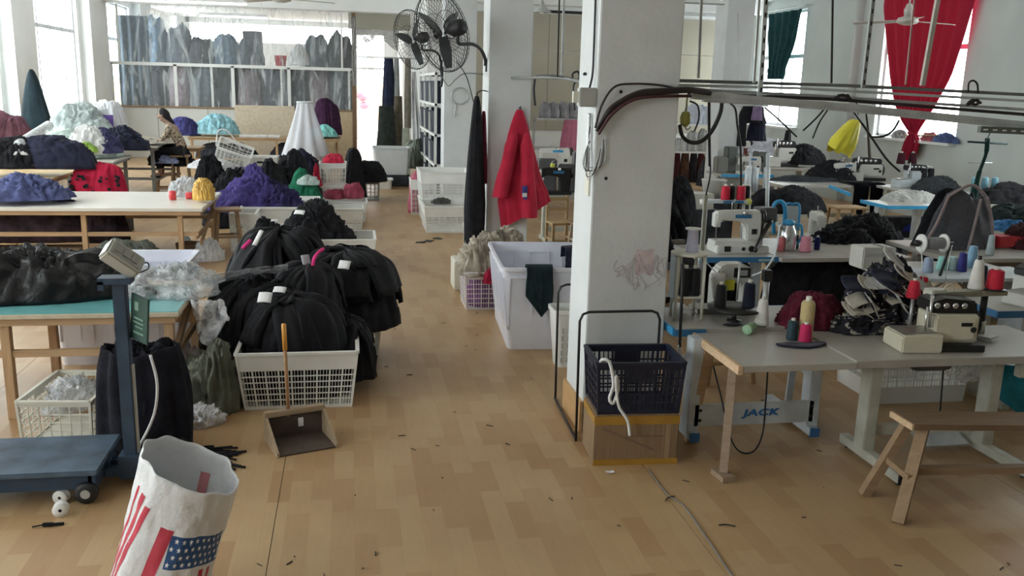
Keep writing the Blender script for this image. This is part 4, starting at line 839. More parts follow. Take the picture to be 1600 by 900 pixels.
q.obj('slots', plastic('slot_shadow_grey', (.40, .40, .39)), wb)['kind'] = 'stuff'
# wire hoop trolley round the pillar foot
tr_ = thing('hoop_frame', 'black wire frame of two hoops standing round the near pillar foot', 'frame', (0, 0, 0))
for nm, y, x0, x1, zt_ in (('hoop', 5.46, 1.455, 2.0, .89), ('hoop', 6.28, 1.50, 2.22, .89)):
    MB().tube([(x0+.01, y, 0), (x0, y, zt_-.06), (x0+.02, y, zt_-.015), (x0+.06, y, zt_), (x1-.06, y, zt_), (x1-.02, y, zt_-.015), (x1, y, zt_-.06), (x1, y, 0)], .009, 8).obj(nm, M_darkmetal, tr_, True)
for x in (1.465, 2.0): MB().tube([(x, 5.46, .012), (x+.04, 6.28, .012)], .009, 8).obj('base_rod', M_darkmetal, tr_, True)
# carton with tape, navy crate, cord
M_card = mat('kraft_cardboard', (.27, .18, .105), .75, 0, .2, 9, .15, 4, .3, 0, (14, 14, 1)); M_tape = mat('amber_tape', (.42, .23, .04), .25, 0, .1, 20, .15, 5)
cb = thing('carton', 'taped brown cardboard carton at the foot of the near pillar', 'carton', (1.755, 5.22, 0), -.06)
MB().box((0, 0, .165), (.54, .36, .33)).obj('box', M_card, cb, bevel=.008)
MB().box((0, -.1815, .297), (.542, .003, .055)).obj('tape', M_tape, cb); MB().box((0, -.1815, .02), (.542, .003, .04)).obj('tape', M_tape, cb); MB().box((-.2715, 0, .297), (.003, .34, .05)).obj('tape', M_tape, cb)
MB().box((.2, -.181, .16), (.03, .002, .24)).obj('tape', mat('pale_tape', (.34, .25, .15), .3), cb)
MB().box((-.05, -.182, .17), (.36, .002, .014), ry=.42).obj('crease', mat('torn_card', (.20, .13, .08), .8), cb); MB().box((.05, -.182, .19), (.25, .002, .008)).obj('crease', mat('torn_card', (.20, .13, .08), .8), cb)
nc_ = crate('crate', 'navy blue plastic crate sitting on the brown carton', (1.765, 5.25, .332), .55, .40, .33, M_navyp, 6, 5, 2, .92, -.06, v0=.05, v1=.88, rim=.016, rib=.014, thinw=.007, hb=.010)
for s in (-1, 1): MB().box((0, s*.193, .26), (.16, .008, .10)).obj('hand_plate', M_navyp, nc_)
cable('cord', 'white cord looped over the navy crate and hanging on the carton', [(1.52, 5.16, .62), (1.49, 5.03, .70), (1.53, 5.0, .69), (1.565, 5.01, .55), (1.545, 5.01, .46), (1.57, 5.005, .43), (1.60, 5.02, .52), (1.575, 5.0, .60), (1.60, 5.0, .42), (1.66, 4.99, .32), (1.68, 4.985, .22)], .010, M_whitecl, 'cord')
M_jgrey = plastic('junction_grey', (.42, .43, .41))
# ---- on the near pillar: junction box, conduit, cables, switch marks, pink scribble
p1x = 1.545
c_ = at_y(918, 152, 5.64); jb = MB().box((0, 0, 0), (.115, .08, .12)).obj('junction_box', M_jgrey, None, bevel=.006, loc=(p1x-.055, 5.66, c_.z)); tag(jb, 'small grey junction box on the left face of the near pillar', 'box')
MB().box((-.075, 0, .0), (.035, .03, .07)).obj('gland', M_creamp, jb)
cable('conduit_cable', 'thin dark cable running down the near pillar to the junction box', [(p1x-.012, 5.74, 4.6), (p1x-.012, 5.73, 3.2), (p1x-.014, 5.70, 2.6), (p1x-.02, 5.68, 2.40), (p1x-.03, 5.70, 2.31)], .007, M_darkmetal)
cable('conduit_cable', 'grey conduit dropping below the junction box', [(p1x-.02, 5.71, 2.15), (p1x-.022, 5.71, 1.98), (p1x-.025, 5.68, 1.86), (p1x-.03, 5.66, 1.78)], .013, M_steel)
for k in range(5): cable('wire_loop', '%s thin wire loop, counted downward, under the junction box of the near pillar' % ORD[k], [(p1x-.02, 5.70-.015*k, 2.12-.05*k), (p1x-.03, 5.68, 1.95), (p1x-.03-.01*k, 5.66-.01*k, 1.74+.02*k), (p1x-.02+.02*k, 5.60, 1.76+.02*k), (p1x+.03+.008*k, 5.605, 1.9+.03*k)], .003, (M_steel, M_darkmetal)[k % 2])['group'] = 'wires under the junction box'
MB().box((p1x-.006, 5.74, 1.70), (.012, .11, .17)).obj('switch_plate', M_creamp, None, bevel=.003); tag(bpy.data.objects['switch_plate'], 'grey plate on the left face of the near pillar under the wires', 'plate')
M_cab = mat('brown_black_cable', (.028, .02, .02), .5)
for k in range(6):
    o_ = .014*k; cable('cable', '%s thick dark cable, counted from the outside of the bundle sweeping off the near pillar' % ORD[k], [at_y(932+2*k, 205-3*k, 5.58), at_y(945+k, 183-2*k, 5.57), at_y(968, 163-k, 5.56), at_y(1000, 149-1.2*k, 5.55), at_y(1040, 145-k, 5.55), at_y(1075, 143-k, 5.60), at_y(1110, 147-k, 5.75)], .011, M_cab)['group'] = 'cable bundle over the near pillar'
cable('cable', 'single thin cable arching above the thick bundle on the near pillar', [at_y(930, 200, 5.57), at_y(940, 165, 5.57), at_y(960, 136, 5.57), at_y(990, 131, 5.57), at_y(1030, 133, 5.57), at_y(1060, 139, 5.58)], .007, M_cab)
cable('cable', 'brown cable following the underside of the bundle', [at_y(935, 210, 5.56), at_y(955, 180, 5.55), at_y(985, 158, 5.54), at_y(1020, 151, 5.54), at_y(1080, 150, 5.6)], .010, mat('maroon_cable', (.07, .02, .025), .5))
M_scr = mat('pink_crayon', (.58, .51, .52), .9)
g = random.Random(9)
for k in range(9):
    c0 = Vector((1.76+.36*(k % 5)/5+.03*g.random(), 5.617, 1.18-.06*(k//5)-.10*g.random()))
    MB().tube(curve([c0+Vector((g.uniform(-.06, .06), 0, g.uniform(-.08, .08))) for _ in range(6)], 5), .0018, 4).obj('scribble', M_scr, PIL1, True)
# stain on the pillar face
o = MB().grid(lambda u, v: Vector((1.86+.13*u+.02*nz(u*3, v*3, 1), 5.6185, 1.10+.17*v+.02*nz(u*3, v*3, 4))), 8, 8).obj('pink_smear', mat('pink_smear', (.60, .50, .515), .9, 0, 0, 1, .15, 18), PIL1, True)
for x, z in ((1.63, 1.74), (1.70, 2.29), (1.98, 1.2)): MB().lathe([(.012, 0), (.008, .004)], (x, 5.619, z), 8, 'Y').obj('nail_hole', M_darkmetal, PIL1)
# ---- hanging on the second pillar
hanging('garment', 'long black garments hanging on the left side of the second pillar', (1.545, 11.18, 2.18), .27, 1.82, M_black, 321, .18, .95, .1, cat='garment', bottom=.25)
hanging('garment', 'maroon garment half hidden behind the long black one', (1.645, 11.25, 2.0), .11, .9, fabric('maroon_cloth', (.12, .015, .035), .3), 322, .3, 1, .06, cat='garment')
for z in (2.22, ): tag(MB().tube(curve([(1.71, 11.4, z+.02), (1.62, 11.25, z+.03), (1.55, 11.16, z), (1.545, 11.16, z-.04)]), .008, 6).obj('coat_hook', M_darkmetal, None, True), 'metal hook carrying the long black garments', 'hook')
M_jk = fabric('red_jacket_cloth', (.50, .02, .055), .18, 5, .75, .1)
def jacket_fn(u, v):
    a = 2*PI*u; k = .10+.9*min(1, v*1.25)**.75; fo = 1+(.26*nz(math.cos(a)*3.2, math.sin(a)*2.2, v*.9, 3)+.10*nz(math.cos(a)*9, math.sin(a)*6, v*1.5, 13))*(.35+v)
    x = .30*k*math.cos(a)*fo + .13*v*v; y = -.02-.11*k*(math.sin(a)*fo*.9+.15); zz = -1.36*v*(1 - (.16*(x-.05)/.4 if v > .6 else 0)*((v-.6)/.4 if v > .6 else 0))
    return Vector((x, min(-.0, y), zz))
jk = tag(MB().grid(jacket_fn, 72, 44, True, True).obj('jacket', M_jk, None, True, loc=(2.10, 11.28, 2.03)), 'bright red quilted jacket hanging on the front of the second pillar', 'jacket')
def sleeve_fn(u, v): a = 2*PI*u; r = (.075+.02*v)*min(1, .15+v*5)**.6+.014*nz(math.cos(a)*2, math.sin(a)*2, v*4, 8); return Vector((-.08-.17*v+r*math.cos(a), -.14-.03*v+r*.8*math.sin(a), -.28-.80*v))
MB().grid(sleeve_fn, 24, 20, True, True).obj('sleeve', M_jk, jk, True)
def sleeve2_fn(u, v): a = 2*PI*u; r = (.08+.02*v)*min(1, .15+v*5)**.6+.014*nz(math.cos(a)*2, math.sin(a)*2, v*4, 18); return Vector((.07+.07*v+r*math.cos(a), -.15-.03*v+r*.8*math.sin(a), -.28-1.06*v))
MB().grid(sleeve2_fn, 24, 20, True, True).obj('sleeve', M_jk, jk, True)
q = MB()
for x, z, w, h in ((.05, -.98, .07, .1), (.06, -1.07, .05, .06)): q.grid(lambda u, v, x=x, z=z, w=w, h=h: Vector((x+w*(u-.5), -.262-.004*math.sin(PI*u), z+h*(v-.5))), 4, 4)
q.obj('sleeve_print', fabric('blue_print_cloth', (.07, .07, .26), .4), jk, True)
MB().grid(lambda u, v: Vector((.05+.06*(u-.5), -.266, -1.045+.05*(v-.5))), 4, 4).obj('sleeve_print', M_whitecl, jk, True)
tag(MB().tube([(2.10, 11.31, 2.05), (2.10, 11.2, 2.04), (2.10, 11.19, 2.07)], .008, 6).obj('coat_hook', M_darkmetal, None, True), 'small hook in the second pillar above the red jacket', 'hook')
# ---- wall fans
def fan(label, c, axis, R, arm_pts, seed):
    r = thing('wall_fan', label, 'fan', c); ax = Vector(axis).normalized(); M3 = ax.to_track_quat('Z', 'Y').to_matrix()
    q = MB(); T = lambda x, y, z: M3 @ Vector((x, y, z))
    def ring(rad, z, th): q.tube([T(rad*math.cos(2*PI*k/40), rad*math.sin(2*PI*k/40), z) for k in range(41)], th, 5, False)
    ring(R, 0, .007); ring(R*.985, -.035, .004); ring(R*.985, .035, .004); ring(R*.5, .085, .003); ring(R*.5, -.09, .003); ring(R*.22, .105, .004); ring(R*.22, -.11, .004)
    for k in range(44):
        a = 2*PI*k/44; d = lambda rad, z, a=a: T(rad*math.cos(a), rad*math.sin(a), z)
        q.tube([d(R*.98, .03), d(R*.72, .075), d(R*.3, .105), d(R*.05, .108)], .003, 4, False)
        q.tube([d(R*.98, -.03), d(R*.72, -.075), d(R*.3, -.105), d(R*.2, -.11)], .003, 4, False)
    q.obj('guard', M_darkmetal, r)['kind'] = 'stuff'
    for k in range(3):
        a0 = 2*PI*k/3+seed
        def bl(u, v): rad = R*(.12+.78*v); wd = (.16+.22*math.sin(PI*min(1, v*.9+.15)))*R; a = a0+(u-.5)*wd/rad*.9; return T(rad*math.cos(a), rad*math.sin(a), .05*(u-.5)+.01)
        MB().grid(bl, 8, 12).obj('blade', mat('dark_blade', (.07, .075, .08), .4), r, True, solid=.006)
    MB().lathe([(.03, -.33), (.085, -.31), (.095, -.26), (.095, -.16), (.06, -.12), (.03, -.05)], (0, 0, 0), 20, R=M3).obj('motor', M_darkmetal, r, True)
    MB().lathe([(.05, .05), (.05, .09), (.02, .11)], (0, 0, 0), 16, R=M3).obj('hub', M_darkmetal, r, True)
    a = MB().tube(curve([Vector(p)-Vector(c) for p in arm_pts], 6), .021, 8).obj('arm', M_darkmetal, r, True)
    e = Vector(arm_pts[-1])-Vector(c); MB().box(e+Vector((.02, 0, 0)), (.035, .06, .16)).obj('wall_bracket', M_darkmetal, r, bevel=.004)
    return r
fan('larger black caged wall fan on the second pillar', at_y(692, 50, 11.05), (-.62, .62, -.18), .47, [at_y(716, 55, 10.86), at_y(717, 68, 10.9), at_y(738, 69, 11.1), at_y(751, 77, 11.3), at_y(758, 92, 11.45), (1.69, 11.5, 2.56)], .45)
fan('farther black caged wall fan on the third pillar', at_y(645, 62, 16.6), (-.66, .55, -.14), .52, [at_y(660, 70, 16.35), at_y(661, 78, 16.4), at_y(676, 79, 16.7), at_y(685, 85, 16.95), at_y(689, 96, 17.1), (1.72, 17.2, 2.55)], .1)
cable('fan_cable', 'thin cable hanging from the larger fan to the second pillar', [at_y(713, 95, 11.1), at_y(728, 118, 11.2), at_y(735, 140, 11.3), at_y(742, 168, 11.35)], .006, M_darkmetal)
cable('fan_cable', 'thin cable looping from the third pillar to the second', [at_y(690, 118, 16.7), at_y(700, 134, 15), at_y(712, 124, 13.5), at_y(726, 115, 12.2), at_y(754, 116, 11.35)], .007, M_darkmetal)
cable('wire_ring', 'wire ring hung on the face of the third pillar', [at_y(718+13*math.cos(a), 150+13*math.sin(a), 16.97) for a in [PI*.62+k*2*PI/12 for k in range(13)]]+[at_y(712, 168, 16.97), at_y(710, 182, 16.97)], .010, M_steel)
cable('fan_cable', 'knotted dark flex dropping from the farther fan', [at_y(690, 95, 17.1), at_y(689, 108, 17.0), at_y(691, 122, 17.0), at_y(689, 136, 17.0)], .025, M_darkmetal)
# ---- rack of navy boxes behind the third pillar
rk = thing('rack', 'white steel rack filled with navy boxes behind the third pillar', 'rack', (1.88, 20.0, 0))
for x in (-.2, .2):
    for y in (-1.95, -.65, .65, 1.95): MB().box((x, y, 1.3), (.05, .05, 2.6)).obj('upright', M_posts, rk)
for z in (.12, .72, 1.32, 1.92, 2.52): MB().box((0, 0, z), (.44, 3.95, .05)).obj('rack_shelf', M_posts, rk)
for i, z in enumerate((.146, .746, 1.346, 1.946)):
    for k in range(5):
        o = tub('box', 'navy box on the white rack, shelf %s, place %s from the aisle front' % (('bottom', 'second', 'third', 'top')[i], ORD[k]), (1.87, 18.45+.78*k, z), .40, .68, .44, M_navyp, .9, ribs=False, group='navy boxes on the white rack', cat='box')
o = sheet(lambda u, v: at_y(643+13*u*(.5+.9*v if v < .7 else 1.1), 112+150*v, 21.98)+Vector((0, .1*nz(u*6, v*2, 2), 0)), 16, 16, 'cloth', M_whitecl, thick=.01); tag(o, 'white cloth hanging at the far end of the rack', 'cloth')
# curtain rod and long garments hung from it
za = at_y(600, 90, 24.5).z; tag(MB().tube([(.22, 24.5, za), (2.0, 24.5, za)], .02, 8).obj('hanging_rod', M_steel, None, True), 'steel rod spanning the end of the aisle', 'rod')
def strip(label, px0, px1, py0, py1, y, m, name='garment', seed=1):
    a, b, c = at_y(px0, py0, y), at_y(px1, py0, y), at_y(px0, py1, y); c.z = max(c.z, .004); hanging(name, label, ((a.x+b.x)/2, y, a.z), b.x-a.x, a.z-c.z, m, seed, .75, 1.05, .12, cat='garment')
strip('blue black long garment hanging at the aisle end', 598, 616, 91, 168, 24.5, fabric('blue_black_cloth', (.018, .024, .05), .4), seed=331)
strip('grey long cloth hanging beside the blue black garment', 615, 624, 91, 165, 24.5, fabric('grey_long_cloth', (.26, .27, .27), .2), seed=332)
strip('dark olive padded coat hanging low at the aisle end', 588, 618, 165, 280, 23.4, fabric('dark_olive_coat', (.028, .034, .03), .3), 'coat', 333)
strip('brown coat hanging beside the dark olive one', 614, 630, 150, 280, 23.7, fabric('brown_coat', (.10, .085, .06), .3), 'coat', 334)
strip('taupe robe hanging before the white cloth', 632, 643, 91, 200, 24.5, fabric('taupe_robe', (.20, .18, .15), .2), 'robe', 335)
strip('pale green grey bag hanging under the taupe robe', 627, 641, 200, 280, 23.6, fabric('pale_greenish', (.42, .45, .38), .2), 'bag', 336)
gt = tub('tub', 'greyish white tub on a dark base at the end of the aisle', (at_y(611, 240, 21.0).x, 21.0, .27), .84, .6, .62, plastic('grey_white_plastic', (.66, .69, .69)), .88, ribs=False)
o = MB().box((gt.location.x+.1, 21.0, .13), (.62, .5, .26)).obj('base_box', M_char, None, bevel=.01); tag(o, 'dark low box carrying the greyish white tub', 'box')
tub('tub', 'small white tub on the floor under the greyish one', (at_y(600, 280, 20.5).x, 20.4, 0), .36, .4, .22, M_whitep, .9, ribs=False)
hp('bag', 'grey green bag behind the greyish tub', fabric('grey_green_bag', (.22, .25, .21), .2), 648, 262, 21.8, .3, .3, .62, 337, 'bag', flat=4)
# ---- outside the aisle door: yard, wall, tree, red lanterns
ya = struct(MB().box((1, 46, -.15), (30, 13.5, .2)).obj('exterior_yard', mat('pale_concrete', (.62, .62, .60), .8, 0, .1, 10, .08, 2)))
yw = struct(MB().box((1, 52.5, 1.0), (30, .3, 2.4)).obj('exterior_wall', mat('ochre_wall', (.60, .40, .22), .9, 0, .1, 10, .1, 1)))
tn = thing('tree', 'leafless grey tree standing in the yard beyond the aisle door', 'tree', (1.05, 45.5, -.05)); g = random.Random(4); q = MB()
q.tube([(0, 0, 0), (.05, 0, 1.4), (-.05, .1, 2.6), (.1, .1, 4.2), (.2, 0, 6.5)], [.13, .11, .1, .08, .04], 8)
for k in range(16):
    z = 1.8+.25*k; a = g.uniform(0, 2*PI); L = g.uniform(.8, 1.7); q.tube([(0, 0, z), (L*.5*math.cos(a), L*.5*math.sin(a), z+.35), (L*math.cos(a), L*math.sin(a), z+.5+.4*g.random())], [.05, .035, .012], 5)
q.obj('trunk', mat('grey_bark', (.30, .29, .27), .9), tn, True)
for k in range(3):
    p = at_y((566, 561, 569)[k], (152, 148, 165)[k], 47); o = MB().lathe([(.05, -.2), (.22, -.12), (.27, 0), (.22, .12), (.05, .2)], seg=14).obj('lantern', mat('red_lantern', (.65, .08, .10), .6), None, True, loc=p); tag(o, ('larger red lantern in the yard', 'small red lantern highest in the yard', 'red lantern lowest in the yard')[k], 'lantern'); MB().tube([(0, 0, .2), (0, 0, 3.2)], .01, 4).obj('cord', M_darkmetal, o)
tag(MB().tube([(-2, 47, at_y(566, 148, 47).z+3.1), (4, 47, at_y(566, 148, 47).z+3.1)], .02, 5).obj('lantern_line', M_darkmetal, None), 'line carrying the red lanterns across the yard', 'line')
# door frame of the aisle end
dr = bpy.data.objects.new('door_1', None); COL.objects.link(dr); dr.location = (.89, YF, 0); struct(dr)
for s in (-1, 1): MB().box((s*.59, .1, 2.12), (.06, .24, 4.24)).obj('door_frame', M_posts, dr)
MB().box((0, .1, 2.9), (1.2, .1, .08)).obj('transom', M_posts, dr)
# ================================================================ near right: sewing tables and machines
M_ltop = mat('grey_laminate', (.42, .40, .36), .38, 0, .06, 14, .12, 3); M_edgeb = plastic('sky_blue_edge', (.05, .36, .68), .4); M_edged = plastic('blue_edge', (.035, .17, .36), .4)
M_frame = metal('cream_enamel_frame', (.50, .50, .43), .5, .1); M_framew = metal('white_blue_enamel', (.58, .63, .66), .45, .1); M_cream = plastic('machine_cream', (.62, .58, .46), .38, .12)
M_machw = plastic('machine_white', (.66, .66, .62), .35, .06); M_machd = metal('machine_dark', (.035, .035, .035), .4, .5); M_cut = metal('worn_steel', (.35, .34, .31), .4, .8); M_motor = plastic('motor_grey', (.11, .11, .11), .5)
M_bcap = plastic('blue_cap', (.05, .16, .38), .5)
def rod(m, pts, r=.004, seg=6): return m.tube(pts, r, seg)
def sew_table(name, label, x0, x1, y0, y1, z, frame, edge=None, lx=None, foot=None, bar='low', band=.04, edges='LF', cat='sewing table', group=None, treadle=True, top=None):
    cx, cy = (x0+x1)/2, (y0+y1)/2; w, d = x1-x0, y1-y0; r = thing(name, label, cat, (cx, cy, 0), 0, group)
    MB().box((0, 0, z-band/2), (w, d, band)).obj('tabletop', top or M_ltop, r, bevel=.004)
    if edge:
        if 'L' in edges: MB().box((-w/2-.006, 0, z-band/2), (.014, d, band+.012)).obj('edge_band', edge, r)
        if 'F' in edges: MB().box((0, -d/2-.006, z-band/2), (w+.02, .014, band+.012)).obj('edge_band', edge, r)
    lx = lx or (x0+.15, x1-.15); fy0, fy1 = foot or (y0-.02, y1)
    for x in lx:
        MB().box((x-cx, (fy0*.35+fy1*.65)-cy, (z-band+.04)/2+.03), (.08, .12, z-band-.06)).obj('leg_column', frame, r, bevel=.006)
        f = MB().box((x-cx, (fy0+fy1)/2-cy, .055), (.065, fy1-fy0, .06)).obj('foot', frame, r, bevel=.004)
        MB().box((x-cx, fy0-cy-.004, .055), (.067, .012, .062)).obj('end_cap', M_darkmetal if frame is not M_framew else M_bcap, f)
        for yy in (fy0+.05, fy1-.05): MB().lathe([(.012, -.025), (.012, 0)], (x-cx, yy-cy, .027), 8).obj('levelling_pad', M_darkmetal, f)
    if bar == 'low': MB().bar((lx[0]-cx, fy0*.35+fy1*.65-cy, .2), (lx[1]-cx, fy0*.35+fy1*.65-cy, .2), .03, .07).obj('crossbar', frame, r)
    if treadle:
        MB().box((.05, (y0+y1)/2-cy-.05, .09), (.34, .24, .014), rx=.28).obj('treadle', M_steel, r); rod(MB(), [(.1, .0, .1), (.08, .02, z-.1)], .006).obj('pitman_rod', M_darkmetal, r, True)
    return r
def flat_machine(name, label, loc, rz=0., group=None, m=None, col=None, scale=1.):
    """lockstitch head: bed, column, arm, head, needle bar, hand wheel, thread guide"""
    m = m or M_machw; r = thing(name, label, 'sewing machine', loc, rz, group)
    MB().box((0, 0, .02), (.48, .178, .045)).obj('bed', m, r, bevel=.006)
    MB().prism([(.09, .04), (.23, .04), (.235, .22), (.225, .315), (.20, .33), (-.12, .325), (-.225, .315), (-.235, .20), (-.18, .19), (-.165, .235), (.03, .225), (.08, .18)], -.055, .055).obj('arm', m, r, bevel=.014)
    MB().box((-.205, -.002, .235), (.06, .085, .13)).obj('face_plate', M_machw, r, bevel=.006)
    q = MB(); rod(q, [(-.2, 0, .17), (-.2, 0, .07)], .006); q.box((-.2, 0, .055), (.02, .012, .015)); q.obj('needle_bar', M_chrome, r)
    MB().lathe([(.02, 0), (.065, .006), (.07, .02), (.065, .034), (.03, .05)], (.236, 0, .27), 18, 'X').obj('hand_wheel', M_machd, r, True)
    rod(MB(), [(-.05, .02, .325), (-.05, .02, .40), (-.02, .02, .41)], .005).obj('thread_guide', M_chrome, r, True); MB().lathe([(.022, 0), (.022, .02)], (.05, -.075, .31), 12, 'Y').obj('tension_dial', M_chrome, r, True)
    MB().box((.04, -.0565, .275), (.16, .003, .035)).obj('name_strip', M_edged if col is None else col, r)
    MB().box((.16, -.0575, .13), (.05, .006, .05)).obj('dial_panel', M_machd, r)
    return r
def overlock(name, label, loc, rz=0., group=None, m=None, arm=True):
    m = m or M_cream; r = thing(name, label, 'sewing machine', loc, rz, group)
    MB().box((.09, 0, .02), (.26, .28, .04)).obj('base', M_machd, r, bevel=.004)
    MB().box((.08, .02, .12), (.24, .22, .16)).obj('body', m, r, bevel=.012)
    MB().prism([(-.25, .0), (-.25, .085), (-.24, .095), (-.03, .105), (-.03, .0)], -.17, .06).obj('cloth_plate', m, r, bevel=.008); MB().box((-.14, -.05, .103), (.20, .16, .006)).obj('steel_plate', M_cut, r)
    MB().box((.06, -.095, .12), (.22, .02, .12)).obj('front_cover', m, r, bevel=.006); MB().box((.12, -.107, .15), (.06, .004, .02)).obj('catch', M_machd, r)
    MB().lathe([(.017, 0), (.017, .006)], (.16, -.107, .12), 10, 'Y').obj('oil_sight', M_machd, r)
    MB().prism([(-.06, .2), (-.06, .26), (.02, .285), (.19, .27), (.2, .2)], -.06, .12).obj('top_cover', M_machd, r, bevel=.01)
    q = MB(); rod(q, [(-.06, -.06, .12), (-.06, -.05, .30)], .009); rod(q, [(-.09, -.08, .10), (-.09, -.07, .24)], .006); q.box((-.07, -.10, .07), (.03, .05, .02)); q.obj('needle_posts', M_chrome, r, True)
    q = MB()
    for k in range(4): q.lathe([(.016, 0), (.018, .008), (.010, .022)], (-.03+.05*k, -.065, .245), 10, 'Y')
    q.obj('tension_dials', M_chrome, r, True)['kind'] = 'stuff'
    MB().lathe([(.02, 0), (.075, .006), (.08, .03), (.04, .045)], (.2, .02, .13), 18, 'X').obj('hand_wheel', M_machd, r, True)
    return r
def thread_stand(name, label, loc, h=.62, rz=0., cones=(), group=None, m=None, arms=2):
    r = thing(name, label, 'thread stand', loc, rz, group); m = m or M_steel
    MB().tube([(0, 0, 0), (0, 0, h)], .008, 8).obj('pole', m, r, True); MB().lathe([(.04, 0), (.035, .012)], (0, 0, 0), 12).obj('base', M_darkmetal, r)
    MB().box((0, 0, .07), (.30, .12, .012)).obj('tray', M_darkmetal, r, bevel=.004)
    for k in range(arms): MB().tube([(-.15, 0, h-.02-.12*k), (.15, 0, h-.02-.12*k)], .004, 6).obj('guide_arm', m, r, True)
    for k in (-1, 1): MB().tube([(k*.1, 0, .076), (k*.1, 0, .2)], .004, 6).obj('spool_pin', m, r, True)
    return r
# ---- front table: left half on a wooden prop leg, right half on cream T-legs with an overlock
t1 = thing('table_extension', 'grey laminate table extension with pine edge on a wooden prop leg', 'table', (2.63, 5.13, 0))
MB().box((.02, 0, .70), (.74, .74, .04)).obj('tabletop', M_ltop, t1, bevel=.003)
MB().box((-.365, 0, .695), (.03, .75, .055)).obj('edge_batten', wood('pale_pine', (.62, .44, .28)), t1, bevel=.003)
MB().bar((-.40, -.33, .03), (-.30, -.12, .68), .05, .055).obj('leg', wood('prop_wood', (.33, .24, .17)), t1); MB().box((-.405, -.34, .018), (.085, .15, .034), .1).obj('foot_block', wood('prop_wood', (.33, .24, .17)), t1)
MB().bar((-.40, .24, .0), (-.32, .22, .68), .06, .05).obj('leg', M_pine, t1)
T1 = sew_table('sewing_table', 'grey laminate sewing table on cream T shaped legs carrying the old overlock machine', 3.02, 4.62, 4.765, 5.5, .73, M_frame, None, (3.26, 4.12), (4.52, 5.2), band=.05)
MB().box((-.3, -.02, .655), (.26, .2, .05)).obj('motor_bracket', M_machd, T1); MB().lathe([(.08, -.12), (.085, -.1), (.085, .1), (.08, .12)], (.0, .05, .60), 18, 'X').obj('motor', M_motor, T1, True)
MB().box((.45, -.28, .63), (.12, .06, .13)).obj('switch_box', M_frame, T1, bevel=.006)
ov = overlock('overlock_machine', 'old cream overlock machine with black cover on the front sewing table', (3.72, 5.05, .732), -.12)
ov.scale = (1.2, 1.15, 1.15)
tg = thing('thread_carrier', 'long metal thread arm reaching from the old overlock to a black post', 'thread stand', (3.84, 5.17, .75))
MB().box((.12, 0, .30), (.40, .09, .035), .05).obj('arm_plate', metal('khaki_metal', (.30, .28, .21), .5, .3), tg, bevel=.004); MB().box((-.06, 0, .305), (.11, .1, .05), .05).obj('arm_housing', M_frame, tg, bevel=.006)
MB().tube([(.33, .02, 0), (.33, .02, .10)], .03, 12).obj('post_foot', M_frame, tg, True); MB().tube([(.33, .02, .10), (.33, .02, .29)], .022, 12).obj('post', M_machd, tg, True); MB().box((.33, -.01, .008), (.13, .16, .014), .5).obj('post_base', M_frame, tg, bevel=.003)
MB().tube(curve([(-.02, -.03, .33), (.0, -.03, .36), (.04, -.03, .36), (.05, -.03, .29)], 5), .006, 6).obj('wire_bracket', M_cream, tg, True)
for (x, y, tx, ty) in ((-.16, -.02, -.19, .02), (.02, .03, .035, .02)): rod(MB(), [(x, y, .33), (tx, ty, .62)], .003).obj('thread_rod', M_steel, tg, True)
M_rthr = fabric('red_thread', (.52, .02, .045), .12, 20, .6, .1); M_wthr = fabric('white_thread', (.72, .70, .66), .05, 20, .7, .1); M_bthr = fabric('black_thread', (.012, .012, .014), .2, 20, .6, .1)
z0 = .732
cone_spool('thread_cone', 'red thread cone behind the head of the old overlock', (3.73, 5.32, .985), .05, .030, .12, M_rthr); cone_spool('thread_cone', 'red thread cone half hidden behind the long thread arm', (3.92, 5.5, .99), .046, .028, .10, M_rthr)
cone_spool('thread_cone', 'tall white thread cone at the right end of the thread arm', (4.10, 5.20, 1.069), .052, .028, .20, M_wthr, M_darkmetal); cone_spool('thread_cone', 'squat red thread cone on a black dish right of the tall white cone', (4.215, 5.17, 1.076), .056, .047, .13, M_rthr, M_creamp)
tag(MB().lathe([(.03, 0), (.075, .004), (.075, .010), (.03, .008)], seg=18).obj('dish', M_darkmetal, None, True, loc=(4.215, 5.17, 1.066)), 'black dish under the squat red cone', 'dish')
MB().box((.36, 0, .30), (.18, .08, .03)).obj('arm_tip', metal('khaki_metal', (.30, .28, .21), .5, .3), tg)
tag(MB().tube([(3.73, 5.32, .74), (3.73, 5.32, .985)], .012, 8).obj('spool_post', M_steel, None, True), 'thin post carrying the red cone behind the overlock', 'post'); tag(MB().tube([(3.92, 5.5, .73), (3.92, 5.5, .99)], .012, 8).obj('spool_post', M_steel, None, True), 'thin post carrying the half hidden red cone', 'post')
tag(MB().lathe([(.022, 0), (.024, .01), (.024, .11), (.018, .12)], seg=12).obj('spool', fabric('pale_blue_thread', (.35, .50, .62), .1), None, True, loc=(4.24, 5.29, z0)), 'pale blue spool behind the black post of the thread arm', 'spool')
